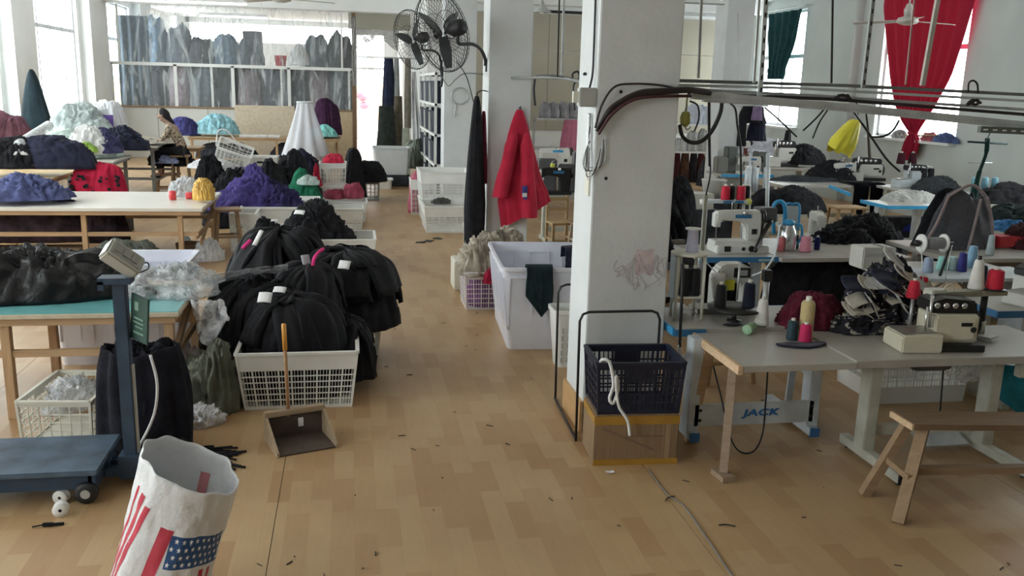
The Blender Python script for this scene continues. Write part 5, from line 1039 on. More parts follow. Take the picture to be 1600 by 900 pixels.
# pile of cut pieces, maroon cloth, spools on the front table
M_mix = bpy.data.materials.new('mixed_garments'); M_mix.use_nodes = True; nt = M_mix.node_tree; b_ = nt.nodes['Principled BSDF']; b_.inputs['Roughness'].default_value = .9
tc = nt.nodes.new('ShaderNodeTexCoord'); mp = nt.nodes.new('ShaderNodeMapping'); mp.inputs['Scale'].default_value = (5, 9, 14); n_ = nt.nodes.new('ShaderNodeTexNoise'); n_.inputs['Scale'].default_value = 1.1; n_.inputs['Distortion'].default_value = 1.2; cr = nt.nodes.new('ShaderNodeValToRGB'); cr.color_ramp.interpolation = 'CONSTANT'
e = cr.color_ramp.elements; e[0].color = (.014, .014, .018, 1); e[1].position = .52; e[1].color = (.02, .022, .05, 1); x_ = e.new(.57); x_.color = (.42, .38, .32, 1); x_ = e.new(.64); x_.color = (.016, .016, .02, 1); x_ = e.new(.72); x_.color = (.5, .48, .44, 1)
for a_, c_ in ((tc.outputs['Object'], mp.inputs[0]), (mp.outputs[0], n_.inputs['Vector']), (n_.outputs[0], cr.inputs[0]), (cr.outputs[0], b_.inputs['Base Color'])): nt.links.new(a_, c_)
heap('cut_pieces', 'layered pile of navy, black and beige cut pieces on the front sewing table', 'garments', M_mix, (3.70, 5.62, z0), .30, .26, .43, 401, .05, 4, 2.4, .14)
heap('cut_pieces', 'black and beige cut pieces sloping down left of the old overlock', 'garments', M_mix, (3.50, 5.43, z0), .26, .13, .18, 402, .04, 4, 2.0, .2)
g = random.Random(12); M_bg = fabric('beige_cloth_piece', (.45, .41, .34), .15); M_nv = M_navyc; M_bg2 = fabric('pale_grey_piece', (.55, .54, .52), .1)
CUT = []
for k in range(22):
    px, py = g.uniform(1335, 1455), g.uniform(405, 500); f = (px-1325)/120
    if py < 402+abs(px-1395)*.8: py += 36
    c0 = at_y(px, py, 5.40+.1*(1-(py-405)/95)); a_ = g.uniform(-.9, .3); L = g.uniform(.10, .22); W = g.uniform(.04, .08)
    def pc_(u, v, c0=c0, a_=a_, L=L, W=W, k=k): t = u-.5; s_ = v-.5; return c0+Vector((t*L*math.cos(a_)-s_*W*math.sin(a_)*.6, -.05+.03*math.cos(s_*PI)*1.2+.12*s_, t*L*math.sin(a_)+s_*W+.02*math.cos(t*PI+k)))
    o = sheet(pc_, 8, 5, 'cut_piece', (M_bg, M_nv, M_bg2)[k % 3], thick=.006)
    tag(o, '', 'cloth piece', 'loose pieces on the layered pile'); CUT.append((c0.z, k % 3, o))
for kk in range(3):
    for i_, (z_, k_, o) in enumerate(sorted((c for c in CUT if c[1] == kk), key=lambda c: -c[0])): o['label'] = '%s cut piece, %s of its colour from the top of the layered pile' % (('beige', 'navy', 'pale grey')[kk], ORD[i_])
heap('cloth_heap', 'maroon cloth crumpled on the table left of the layered pile', 'cloth', fabric('maroon_cloth', (.15, .012, .03), .3), (3.16, 5.60, z0-.0), .25, .17, .23, 403, .025, 2.5, 3.0, .12)
tag(MB().grid(lambda u, v: Vector((.34*(u-.5), .12*(v-.5)*math.sin(PI*(.08+.84*u))-.03*math.sin(PI*u), .008+.006*nz(u*5, v*5, 1))), 20, 8).obj('cloth_scrap', M_navyc, None, True, loc=(2.86, 5.16, .722), solid=.012), 'black cloth scrap under the crimson spool on the front table', 'cloth')
M_crim = fabric('crimson_thread', (.50, .02, .10), .1, 20, .6, .1); M_gold = fabric('gold_thread', (.50, .40, .20), .1, 20, .6, .1); M_dteal = fabric('dark_teal_thread', (.02, .05, .06), .2, 20, .6, .1)
cone_spool('thread_spool', 'crimson thread spool standing on the black scrap', (2.905, 5.20, .735), .043, .033, .115, M_crim)
cone_spool('thread_spool', 'tall pale gold spool behind the crimson one', (2.955, 5.29, .722), .048, .044, .26, M_gold, M_creamp); cone_spool('thread_spool', 'dark teal spool left of the crimson one', (2.86, 5.29, .722), .038, .032, .13, M_dteal, M_creamp)
cone_spool('thread_cone', 'white thread cone standing between grey post and maroon cloth', (2.77, 5.56, .752), .050, .030, .18, M_wthr, M_wthr)
gs = cone_spool('thread_spool', 'pale green spool lying on its side on the table extension', (2.60, 5.42, .756), .036, .026, .12, fabric('pale_green_thread', (.36, .55, .36), .1), plastic('green_core', (.05, .35, .12)), rot=(0, PI/2*.95, .75))
tag(MB().grid(lambda u, v: Vector((.14*(u-.5), .06*(v-.5)*math.sin(PI*u), .006)), 8, 4).obj('cloth_scrap', M_black, None, True, loc=(2.56, 5.56, .752), solid=.008), 'black scrap lying behind the pale green spool', 'cloth')
# ---- second table with the printed rail
T2 = sew_table('sewing_table', 'white framed sewing table with a blue edge and a lettered foot rail', 2.13, 3.35, 5.52, 6.12, .745, M_framew, M_edgeb, (2.235, 3.10), (5.30, 6.0), None, edges='L', treadle=False)
for o_ in [c for c in T2.children if c.name.startswith('leg_column')]: o_.location.y -= .36
MB().box((.0, .30, .72), (1.2, .012, .05)).obj('edge_band', M_edged, T2); MB().box((-.50, -.306, .718), (.22, .012, .045)).obj('edge_band', M_edged, T2)
rl = MB().box((-.0725, -.475, .195), (.86, .02, .155)).obj('foot_rail', M_framew, T2, bevel=.003)
cu = bpy.data.curves.new('lettering', 'FONT'); cu.body = 'JACK'; cu.size = .077; cu.extrude = .0015; cu.align_x = 'CENTER'; cu.align_y = 'CENTER'; cu.offset = .0025; cu.space_character = 1.08; cu.shear = .15
tmp = bpy.data.objects.new('lettering', cu); COL.objects.link(tmp); dg = bpy.context.evaluated_depsgraph_get(); me = bpy.data.meshes.new_from_object(tmp.evaluated_get(dg)); bpy.data.objects.remove(tmp)
lt = bpy.data.objects.new('lettering', me); COL.objects.link(lt); me.materials.clear(); me.materials.append(plastic('blue_lettering', (.03, .16, .42))); lt.parent = rl; lt.rotation_euler = (PI/2, 0, 0); lt.location = (-.03, -.488, .20); lt.scale = (1.35, .85, 1)
lt['label'] = 'blue lettering JACK'
for x in (-.46, .335):
    for z in (.23, .16): MB().lathe([(.012, 0), (.010, .006)], (x, -.487, z), 8, 'Y').obj('bolt', M_darkmetal, rl)
MB().bar((.36, -.42, .06), (.36, -.40, .66), .05, .02).bar((.36, -.12, .06), (.36, -.16, .66), .05, .02).bar((.36, -.42, .42), (.36, -.14, .44), .04, .02).obj('ladder_bracket', M_framew, T2)
cable('cable', 'black flex looping under the lettered foot rail', [(2.66, 5.2, .68), (2.67, 5.2, .35), (2.66, 5.18, .12), (2.58, 5.12, .02), (2.48, 5.12, .02), (2.42, 5.16, .12), (2.36, 5.22, .38), (2.33, 5.3, .55)], .006, M_darkmetal)
stool('stool', 'plain wooden stool standing behind the lettered foot rail', (2.98, 6.62, 0), .42, .34, .46, .1, wood('stool_wood', (.50, .33, .18)))
# machine on it, seen from behind, with its thread stand
bh = thing('sewing_machine', 'white machine head seen from behind with a yellow sticker', 'sewing machine', (2.68, 5.98, .746)); bh.scale = (1.15, 1, 1)
MB().box((0, 0, .02), (.42, .18, .04)).obj('bed', M_cut, bh, bevel=.005)
MB().prism([(-.10, .04), (-.10, .26), (-.075, .33), (-.03, .36), (.08, .36), (.14, .33), (.15, .04), (.10, .04), (.09, .22), (-.05, .22), (-.055, .04)], -.07, .07).obj('arm', M_machw, bh, bevel=.015)
MB().lathe([(.045, 0), (.05, .03), (.028, .14), (.02, .18)], (-.10, -.10, .30), 16, R=Matrix.Rotation(PI, 3, 'X')).obj('needle_cover', M_machw, bh, True)
MB().box((.07, -.075, .30), (.11, .02, .07)).obj('control_panel', M_machd, bh, bevel=.004); MB().box((.07, -.086, .30), (.06, .004, .04)).obj('screen', mat('grey_screen', (.35, .38, .38), .3), bh)
MB().box((-.01, -.074, .21), (.07, .006, .075)).obj('sticker', mat('yellow_sticker', (.68, .66, .06), .5), bh)
ts = thing('thread_tray', 'round black thread tray on a short post before the white machine head', 'thread stand', (2.63, 5.70, .746))
MB().lathe([(.05, 0), (.05, .012), (.02, .014), (.02, .08), (.185, .085), (.19, .10), (.02, .10)], seg=26).obj('tray', M_machd, ts, True); MB().tube([(.01, 0, .15), (.01, 0, .42)], .008, 8).obj('post', M_steel, ts, True)
cone_spool('thread_cone', 'black thread cone at the left of the round tray', (2.52, 5.70, .848), .042, .034, .16, M_bthr, M_creamp); cone_spool('thread_cone', 'navy thread cone at the right of the round tray', (2.73, 5.70, .848), .046, .036, .17, M_navyc, M_creamp)
tag(MB().tube([(2.80, 5.60, .746), (2.80, 5.60, 1.05)], .022, 12).obj('machine_post', M_steel, None, True), 'grey steel post beside the round thread tray', 'post'); tag(MB().box((2.80, 5.60, 1.09), (.06, .06, .08)).obj('clamp', M_machd, None, bevel=.006), 'black clamp on top of the grey steel post', 'clamp')
# white disc stand with spool
ds = thing('disc_stand', 'cream disc on four legs holding a lavender white spool beside the near pillar', 'stand', (2.31, 5.80, .746))
MB().lathe([(.125, 0), (.13, .006), (.13, .016), (.12, .02)], (0, 0, .455), 28).obj('disc', M_creamp, ds, True)
for x, y in ((-.10, -.05), (.10, -.05), (-.08, .08), (.085, .07)): MB().tube([(x, y, 0), (x*.95, y, .457)], .012, 8).obj('leg', M_creamp, ds, True)
MB().box((-.085, .02, .3), (.05, .1, .3)).obj('back_panel', M_framew, ds)
for x in (-.035, .035): cone_spool('thread_cone', 'black thread cone under the cream disc, %s' % ('nearer the pillar' if x < 0 else 'farther from the pillar'), (2.315+x, 5.77, .92), .042, .036, .19, M_bthr, M_creamp)
MB().box((.0, -.03, .165), (.2, .09, .012)).obj('shelf', M_creamp, ds)
sp = thing('thread_spool', 'lavender white spool with a flange on the cream disc', 'spool', (2.325, 5.80, 1.222)); MB().lathe([(.046, 0), (.046, .01), (.042, .012), (.036, .15), (.04, .155)], seg=20).obj('thread', fabric('lavender_thread', (.60, .60, .76), .06, 20), sp, True); MB().lathe([(.055, .155), (.055, .165)], seg=20).obj('flange', M_whitep, sp)
tag(MB().tube([at_y(1098, 410, 5.98), at_y(1097, 380, 5.98), at_y(1101, 330, 5.98), at_y(1103, 305, 5.98)], .016, 10).obj('conduit', M_frame, None, True), 'pale upright conduit behind the cream disc', 'conduit'); cable('flex', 'thin flex rising from the pale conduit', [at_y(1103, 305, 5.98), at_y(1110, 270, 6.1), at_y(1108, 225, 6.2), at_y(1107, 180, 6.2)], .006, M_darkmetal)
tag(MB().tube([at_y(1067, 412, 5.45), at_y(1065, 470, 5.45), at_y(1062, 542, 5.45)], .011, 8).obj('hook_rod', M_darkmetal, None, True), 'black rod with a bundle of hooks in front of the blue edged table', 'rod')
hk = MB()
for k in range(5): hk.tube(curve([at_y(1062, 535+2*k, 5.45), at_y(1058+2*k, 556, 5.44), at_y(1066+3*k, 560-k, 5.43), at_y(1076+2*k, 545-3*k, 5.43)], 5), .005, 5)
tag(hk.obj('wire_hooks', M_steel, None, True), 'bundle of wire hooks at the foot of the black rod', 'hooks')
drape('cloth', 'white cloth laid over the corner of the blue edged table', (2.3, 5.9, .79), .24, .05, .16, M_whitecl, 7, 1.5)
cable('cable', 'pale cable sagging from the coverstitch machine to the white head', [at_y(1218, 352, 7.6), at_y(1212, 392, 7.0), at_y(1196, 420, 6.5), at_y(1172, 432, 6.1), at_y(1152, 437, 5.95)], .008, M_framew)
cable('cable', 'pale thread from the cream disc to the white head', [at_y(1094, 398, 5.85), at_y(1108, 415, 5.9), at_y(1122, 428, 5.92)], .004, M_framew)
# ---- wooden trestle bench at the bottom right
bn_ = thing('trestle_bench', 'rough plank bench on splayed wooden trestle legs at the bottom right corner', 'bench', (3.70, 4.30, 0))
MB().bar((-.56, .12, .478), (1.0, -.02, .452), .22, .035).obj('plank', wood('bench_wood', (.19, .125, .075), (2, 12, 12)), bn_); MB().bar((-.573, .01, .476), (-.571, .232, .476), .012, .036).obj('plank_end', wood('pale_pine', (.62, .44, .28)), bn_)
M_trl = wood('trestle_wood', (.30, .20, .12))
MB().bar((-.74, -.20, 0), (-.47, .06, .46), .065, .05).obj('leg', M_trl, bn_); MB().bar((-.73, .16, 0), (-.53, .12, .46), .06, .05).obj('leg', M_trl, bn_); MB().bar((.95, -.30, 0), (.80, -.03, .44), .065, .05).obj('leg', M_trl, bn_); MB().bar((.95, .16, 0), (.85, .06, .44), .06, .05).obj('leg', M_trl, bn_)
MB().bar((-.62, -.1, .22), (-.62, .16, .24), .05, .035).obj('cross_tie', M_trl, bn_); MB().bar((-.62, .02, .215), (.9, -.06, .19), .055, .04).obj('stretcher', M_oldwood, bn_)
# ---- under the table: white tub, blue cloth, machine beam on the right
crate('tub', 'white moulded tub on the floor under the front sewing table', (4.32, 6.2, 0), .78, .6, .46, M_whitep, 10, 3, 2, .93, 0, v0=.3, v1=.6, cat='tub')
M_tealc = fabric('teal_blue_cloth', (.02, .19, .25), .25)
o = sheet(lambda u, v: at_y(1527+100*u, 566+8*u+(35+70*u)*v, 5.52)+Vector((0, .05*nz(u*5, v*3, 2)-.10*v, 0)), 24, 16, 'cloth', M_tealc, thick=.01); tag(o, 'teal blue cloth hanging under the right end of the front sewing table', 'cloth')
MB().box((5.42, 5.9, .26), (1.2, .5, .035)).obj('base_board', M_framew, None, bevel=.004); tag(bpy.data.objects['base_board'], 'pale blue white base board under the teal blue cloth', 'board')
for x in (4.9, 5.95): tag(MB().box((x, 5.9, .12), (.06, .4, .24)).obj('support_block', M_frame, None), 'cream support block under the %s end of the pale base board' % ('near' if x < 5.2 else 'far'), 'block')
rt = sew_table('sewing_table', 'grey topped machine table running out of the picture on the right', 4.75, 6.0, 5.75, 6.4, .76, M_frame, M_edged, (4.95, 5.8), None, edges='LF')
overlock('overlock_machine', 'grey machine at the right edge of the picture behind the red cone', (5.25, 6.05, .762), .3, None, M_machw)
o = sheet(lambda u, v: Vector((3.92+.34*u, 5.05+.1*u*v, .66-.1*u-.2*v*(1-.4*u)+.01*nz(u*4, v*4, 4))), 12, 10, 'plastic_film', M_clearbag, thick=.003); tag(o, 'grey plastic flap hanging under the front sewing table', 'film')
# litter on the floor
g = random.Random(31); M_lit = fabric('lint', (.05, .045, .04), .3)
for px, py, n_ in ((670, 377, 'dark scraps on the aisle floor before the white baskets'), (684, 373, 'middle dark scrap on the aisle floor before the white baskets'), (657, 379, 'nearest dark scrap on the aisle floor before the white baskets')):
    p = at_z(px, py); tag(MB().grid(lambda u, v: Vector((.14*(u-.5), .11*(v-.5), .006+.006*math.sin(u*5))), 5, 4).obj('floor_scrap', M_lit, None, True, loc=p, rot=(0, 0, px*.1), solid=.006), n_, 'scrap')
q = MB()
for k in range(60):
    x, y = g.uniform(-.5, 4.0), g.uniform(3.4, 9.5); a_ = g.uniform(0, 6); L = g.uniform(.006, .05); q.tube([(x, y, .003), (x+L*math.cos(a_), y+L*math.sin(a_), .004)], g.uniform(.002, .004), 4)
lo = q.obj('floor_litter', M_lit, None); lo['kind'] = 'stuff'; tag(lo, 'dark thread ends and lint scattered over the floor', 'litter')
cable('thread', 'grey thread snaking along the floor seam', [(1.80, 4.95, .006), (1.80, 4.6, .006), (1.84, 4.45, .006), (1.83, 4.1, .006), (1.81, 3.75, .006), (1.80, 3.4, .006)], .004, fabric('grey_thread', (.2, .2, .2), .1), 'thread')
for p, a_ in (((1.76, 4.52), .6), ((1.95, 4.2), -.3)): tag(MB().tube(curve([(0, 0, .006), (.04, .01, .008), (.09, 0, .006)], 4), .004, 5).obj('thread', M_lit, None, True, loc=(*p, 0), rot=(0, 0, a_)), 'short dark thread on the floor %s' % ('left of the seam' if a_ > 0 else 'right of the seam'), 'thread')
tag(MB().grid(lambda u, v: Vector((.05*(u-.5), .03*(v-.5), .005+.01*abs(u-.5))), 3, 2).obj('paper_scrap', M_whitecl, None, loc=(*at_z(953, 739)[:2], 0), solid=.002), 'tiny white paper scrap on the floor before the carton', 'scrap')
# ================================================================ right half, farther back: rows of machines
fm = {}
def gtop(px, py, z=.75): return at_z(px, py, z)
# ---- second row: blue edged table with coverstitch, pale table, kettle, spools
sew_table('sewing_table', 'blue edged machine table in the second row under the cream machine', 3.30, 4.27, 8.0, 8.75, .75, M_framew, M_edged, (3.5, 4.1), None, edges='F')
MB().box((3.97, 7.99, .726), (.16, .012, .02)).obj('edge_print', mat('pale_lettering', (.35, .55, .62), .5), bpy.data.objects['sewing_table.003'] if False else None, bevel=.001)
o_ = bpy.data.objects['edge_print']; o_['kind'] = 'thing'; tag(o_, 'faint pale lettering strip on the blue edge of the second row table', 'print'); o_.location = (0, -.008, 0)
sew_table('sewing_table', 'pale beige machine table in the second row carrying pink thread', 4.10, 5.5, 7.92, 9.1, .755, M_frame, None, (4.36, 5.3), (7.95, 9.0), None, treadle=False)
cm = flat_machine('sewing_machine', 'cream machine head below two red cones in the second row', (3.80, 8.36, .82)); cm.scale = (1.05, 1.1, 1.05)
MB().box((.02, -.02, -.03), (.52, .26, .075)).obj('base_housing', M_machw, cm, bevel=.01); MB().lathe([(.03, 0), (.03, .008)], (.1, -.155, -.02), 14, 'Y').obj('gauge', M_machd, cm); MB().lathe([(.018, 0), (.018, .008)], (.02, -.155, -.02), 12, 'Y').obj('gauge', M_machd, cm); MB().box((-.14, -.15, -.02), (.06, .012, .05)).obj('vent_plate', M_machd, cm)
tp = thing('thread_shelf', 'narrow blue striped shelf above the cream machine carrying two red cones', 'shelf', (3.78, 8.62, .75)); MB().box((0, 0, .47), (.50, .12, .03)).obj('shelf_plate', M_framew, tp); MB().box((.06, -.062, .47), (.22, .006, .025)).obj('stripe', M_edged, tp); MB().tube([(.2, 0, 0), (.2, 0, .46)], .015, 8).obj('post', M_steel, tp, True); MB().tube([(-.2, 0, 0), (-.2, 0, .46)], .012, 8).obj('post', M_steel, tp, True)
MB().lathe([(.02, 0), (.035, .01), (.035, .05), (.02, .06)], (.235, -.03, .44), 12).obj('tension_knob', mat('yellow_knob', (.6, .6, .1), .5), tp, True); MB().lathe([(.02, -.02), (.04, -.015), (.04, .03), (.02, .035)], (-.25, -.03, .46), 12).obj('end_knob', M_machw, tp, True)
for k, (px, lb) in enumerate(((1132, 'left'), (1156, 'right'))):
    p = at_y(px, 325, 8.62); cone_spool('thread_cone', '%s one of the two red cones above the cream machine' % lb, (p.x, 8.62, 1.236), .048, .042, .14, M_rthr); cone_spool('thread_cone', 'black cone just right of the %s red cone above the cream machine' % lb, (p.x+.075, 8.65, 1.236), .036, .033, .14, M_bthr)
p = at_y(1195, 335, 8.5); tag(MB().box((p.x, 8.5, p.z), (.20, .16, .15), .2).obj('motor_box', M_motor, None, bevel=.01), 'black motor box behind the hand wheel of the cream machine', 'motor'); tag(MB().box((p.x, 8.58, (p.z+.7)/2), (.05, .05, p.z-.72)).obj('motor_post', M_machd, None), 'post carrying the black motor box', 'post')
tag(MB().tube(curve([at_y(1205, 345, 8.4), at_y(1190, 370, 8.3), at_y(1180, 392, 8.1)], 5), .022, 8).obj('knee_lever', M_machd, None, True), 'black lever slanting down from the motor box', 'lever')
kp = at_z(1229, 390, .757); kt = thing('kettle', 'steel vacuum kettle with a blue handle on the second row table', 'kettle', kp)
MB().lathe([(.085, 0), (.09, .01), (.09, .14), (.075, .2), (.055, .24), (.05, .26)], seg=22).obj('body', M_chrome, kt, True); MB().lathe([(.055, .258), (.06, .29), (.03, .31)], seg=18).obj('lid', M_edgeb, kt, True); MB().tube(curve([(.08, 0, .26), (.14, 0, .24), (.15, 0, .12), (.09, 0, .05)], 5), .014, 8).obj('handle', M_edgeb, kt, True); MB().tube([(-.06, 0, .22), (-.10, 0, .27)], [.025, .014], 10).obj('spout', M_chrome, kt, True)
bl = tag(MB().tube(curve([at_y(1209, 365, 8.7), at_y(1208, 330, 8.7), at_y(1212, 317, 8.7), at_y(1222, 316, 8.7), at_y(1227, 330, 8.7), at_y(1228, 386, 8.7)], 6), .022, 8).obj('hose', M_edgeb, None, True), 'sky blue bent hose behind the kettle', 'hose'); 
fr_ = thing('screen_frame', 'grey panel in a sky blue frame behind the kettle', 'panel', at_y(1236, 345, 8.9)); MB().box((0, 0, .06), (.15, .012, .20)).obj('panel', M_framew, fr_); MB().tube(curve([(-.08, 0, -.1), (-.08, 0, .16), (0, 0, .18), (.08, 0, .16), (.09, 0, -.1)], 5), .014, 8).obj('tube_frame', M_edgeb, fr_, True)
MB().tube([(.0, 0, -.05), (.0, 0, -.5)], .012, 8).obj('stem', M_steel, fr_, True)
M_pthr = fabric('pink_thread', (.62, .25, .32), .1, 20, .6, .1); M_cthr = fabric('coral_thread', (.58, .16, .18), .1, 20, .6, .1)
cone_spool('thread_spool', 'coral spool standing before the kettle', at_z(1219, 392, .757), .038, .034, .14, M_cthr); cone_spool('thread_spool', 'pink cone right of the kettle on the pale beige table', at_z(1258, 393, .757), .062, .048, .155, M_pthr); cone_spool('thread_spool', 'navy spool right of the pink cone', at_z(1276, 390, .757), .030, .03, .13, fabric('navy_thread', (.02, .03, .12), .1, 20)); cone_spool('thread_spool', 'black cone between kettle and pink cone', at_z(1241, 388, .757), .045, .04, .14, M_bthr)
p = at_z(1256, 373, .757); wm = flat_machine('sewing_machine', 'white machine turned sideways behind the pink cone', (p.x+.12, 9.0, .757), 1.35, None, M_machw); wm.scale = (.75, .9, .9)
heap('garment_bundle', 'black garments packed under the pale beige table', 'garments', M_black, (4.75, 8.4, 0), .62, .3, .66, 421, .04, 3, 6, .06); heap('garment_bundle', 'black garments packed under the blue edged second row table', 'garments', M_black, (3.85, 8.6, 0), .36, .24, .60, 422, .04, 3, 6, .06)
# black garments left of the coverstitch on a small table
sew_table('sewing_table', 'grey machine table just right of the near pillar under black garments', 2.75, 3.6, 9.2, 9.9, .72, M_frame, None, None, None, None, treadle=False)
heap('garment_bundle', 'black garments sliding over the table right of the near pillar', 'garments', M_black, (3.05, 9.15, .55), .42, .42, .62, 423, .05, 3.5, 2.6, .18); heap('garment_bundle', 'taller black garments behind, right of the near pillar', 'garments', M_black, (3.42, 9.5, .72), .40, .32, .68, 424, .05, 3.5, 2.2, .2)
heap('cloth_heap', 'white rag among the black garments right of the near pillar', 'cloth', M_whitecl, (2.84, 8.85, .86), .12, .1, .10, 425)
for k, (px, py, y, w, d, h, c, lb) in enumerate(((1084, 325, 11.0, .42, .3, .20, (.62, .62, .56), 'cream machine case behind the black garments'), (1066, 312, 12.0, .36, .3, .14, (.40, .33, .24), 'tan board box at the right edge of the near pillar'))):
    p = at_y(px, py, y); tag(MB().box((0, 0, h/2), (w, d, h)).obj('case', plastic('case_%d' % k, c), None, bevel=.01, loc=p), lb, 'case'); tag(MB().box((p.x, y, p.z/2), (w*1.3, d*1.2, p.z)).obj('cabinet', M_char, None), 'dark cabinet under the %s' % lb.split(' behind')[0].split(' at the')[0], 'cabinet')
bk2 = thing('bucket', 'grey white bucket behind the red cones of the second row', 'bucket', at_y(1114, 310, 11.6)); MB().lathe([(.13, 0), (.17, .25), (.18, .26), (.165, .25), (.12, .02)], seg=20).obj('shell', plastic('grey_white_plastic2', (.58, .58, .56)), bk2, True); tag(MB().box((bk2.location.x, 11.6, bk2.location.z/2), (.45, .4, bk2.location.z-.002)).obj('cabinet', M_char, None), 'dark cabinet under the grey white bucket', 'cabinet')
# ---- third block: table with carton, reel, mesh bag, coloured spools
sew_table('sewing_table', 'pale table behind the layered pile with a strapped white carton', 4.75, 6.1, 7.1, 7.75, .75, M_framew, None, None, None, None, treadle=False, top=mat('pale_laminate', (.60, .60, .57), .4, 0, .05, 12, .08, 3))
wc = thing('carton', 'white cardboard box closed with a dark strap behind the layered pile', 'carton', (at_y(1364, 392, 7.5).x, 7.5, .752), .04); MB().box((0, 0, .10), (.34, .22, .2)).obj('box', mat('white_card', (.58, .57, .53), .8, 0, .1, 9, .06, 4), wc, bevel=.01); MB().box((.05, 0, .10), (.035, .226, .206)).obj('strap', M_machd, wc, bevel=.004); MB().box((-.04, -.112, .13), (.2, .003, .03)).obj('faded_print', mat('faded_grey_print', (.45, .45, .43), .8), wc)
heap('garment_bundle', 'black garments heaped behind the strapped white carton', 'garments', M_black, (5.75, 9.3, .4), .60, .4, .56, 431, .05, 3, 3.4, .12); heap('garment_bundle', 'black garments trailing left towards the pale beige table', 'garments', M_black, (5.25, 8.85, .5), .45, .25, .42, 432, .04, 3.5, 2.4, .15)
tag(MB().box((5.6, 9.2, .24), (1.4, .7, .48)).obj('bench_box', M_char, None), 'dark bench box under the black garments behind the carton', 'bench')
rl_ = thing('thread_reel', 'large grey thread reel with white flanges lying on a black axle', 'reel', at_y(1457, 380, 6.75)); ax = .0
for x in (-.105, .105): MB().lathe([(.02, -.006), (.078, -.006), (.078, .006), (.02, .006)], (x, 0, 0), 24, 'X').obj('flange', M_whitep, rl_, True)
MB().lathe([(.05, -.10), (.052, 0), (.05, .10)], (0, 0, 0), 22, 'X').obj('thread', fabric('grey_wound_thread', (.33, .33, .35), .08, 30, .7, .1), rl_, True); MB().tube([(-.20, 0, 0), (.2, 0, 0)], .010, 8).obj('axle', M_machd, rl_, True); MB().lathe([(.012, 0), (.03, .01), (.03, .04), (.012, .05)], (-.17, 0, 0), 10, 'X').obj('axle_knob', M_machd, rl_, True); MB().tube([(.17, 0, 0), (.17, .05, -.2), (.17, .1, -.36)], .012, 8).obj('bracket', M_machd, rl_, True)
M_mesh = fabric('charcoal_mesh', (.085, .085, .10), .2, 30, .8, .2); M_strap = fabric('rose_beige_strap', (.30, .24, .24), .1)
mb_ = thing('mesh_bag', 'charcoal mesh bag with rose beige straps hung over a stand', 'bag', at_y(1495, 395, 8.3)); 
def bag_fn(u, v): w = .22+.26*v**.8; return Vector(((u-.5)*2*w*.95, -.12*math.sin(PI*u)*(.4+v)+.03*nz(u*5, v*4, 2), .62-.62*v+.05*math.sin(PI*2*u)))
MB().grid(bag_fn, 24, 16).obj('mesh_panel', M_mesh, mb_, True, solid=.012); MB().grid(lambda u, v: bag_fn(u, v)*1.0+Vector((0, .16, 0)), 16, 12).obj('back_panel', M_black, mb_, True, solid=.01)
for a_ in (((-.22, -.05, .60), (-.36, -.1, .3), (-.52, -.08, -.02)), ((.10, -.12, .58), (.03, -.17, .3), (-.02, -.17, -.04)), ((.2, -.08, .60), (.28, -.12, .3), (.30, -.12, .08)), ((-.22, -.05, .60), (0, -.08, .72), (.2, -.06, .6))): MB().tube(curve(a_, 6), .016, 6).obj('strap', M_strap, mb_, True)
MB().box((-.04, -.02, -.03), (.62, .2, .13)).obj('base_pouch', M_black, mb_, bevel=.03)
MB().lathe([(.03, 0), (.06, .02), (.06, .06), (.03, .08)], (.33, -.08, -.01), 12, 'Y').obj('wheel', M_machd, mb_, True)
for a_ in ((-.25, .2), (.2, -.25)): MB().tube([(a_[0], -.05, -.06), (a_[1], .02, -.42)], .014, 6).obj('stand_leg', M_frame, mb_, True)
sew_table('sewing_table', 'grey machine table under the charcoal mesh bag', 5.75, 7.4, 7.7, 8.8, .78, M_frame, None, None, None, None, treadle=False)
for px, py, y, r_, h_, c, lb in ((1449, 425, 6.9, .05, .13, (.30, .36, .48), 'slate blue spool on the pale table under the large reel'), (1471, 421, 6.9, .05, .12, (.30, .62, .56), 'mint spool with a green band beside the slate blue one'), (1487, 421, 7.0, .05, .12, (.46, .62, .62), 'pale aqua spool right of the mint one'), (1517, 418, 7.0, .05, .20, (.25, .44, .62), 'light blue cone standing right of the aqua spool'), (1502, 424, 7.3, .045, .17, (.04, .04, .20), 'indigo cone behind the light blue one'), (1532, 446, 6.6, .05, .17, (.012, .016, .03), 'black navy cone right of the light blue one'), (1546, 398, 8.0, .04, .2, (.40, .48, .50), 'pale teal tube at the right of the mesh bag')):
    p = at_z(px, py, .806) if px < 1540 else at_z(px, py, .782); tag(MB().lathe([(r_*.95, 0), (r_, .008), (r_*.72, h_*.95), (r_*.5, h_)], seg=16).obj('spool', fabric('spool_%d' % px, c, .1, 20, .6, .1), None, True, loc=p), lb, 'spool')
sb = tag(MB().box((5.35, 6.95, .79), (1.3, .5, .03)).box((4.8, 6.95, .39), (.05, .3, .77)).box((5.9, 6.95, .39), (.05, .3, .77)).obj('spool_rack', M_framew, None), 'white rack board carrying the coloured spools', 'rack')
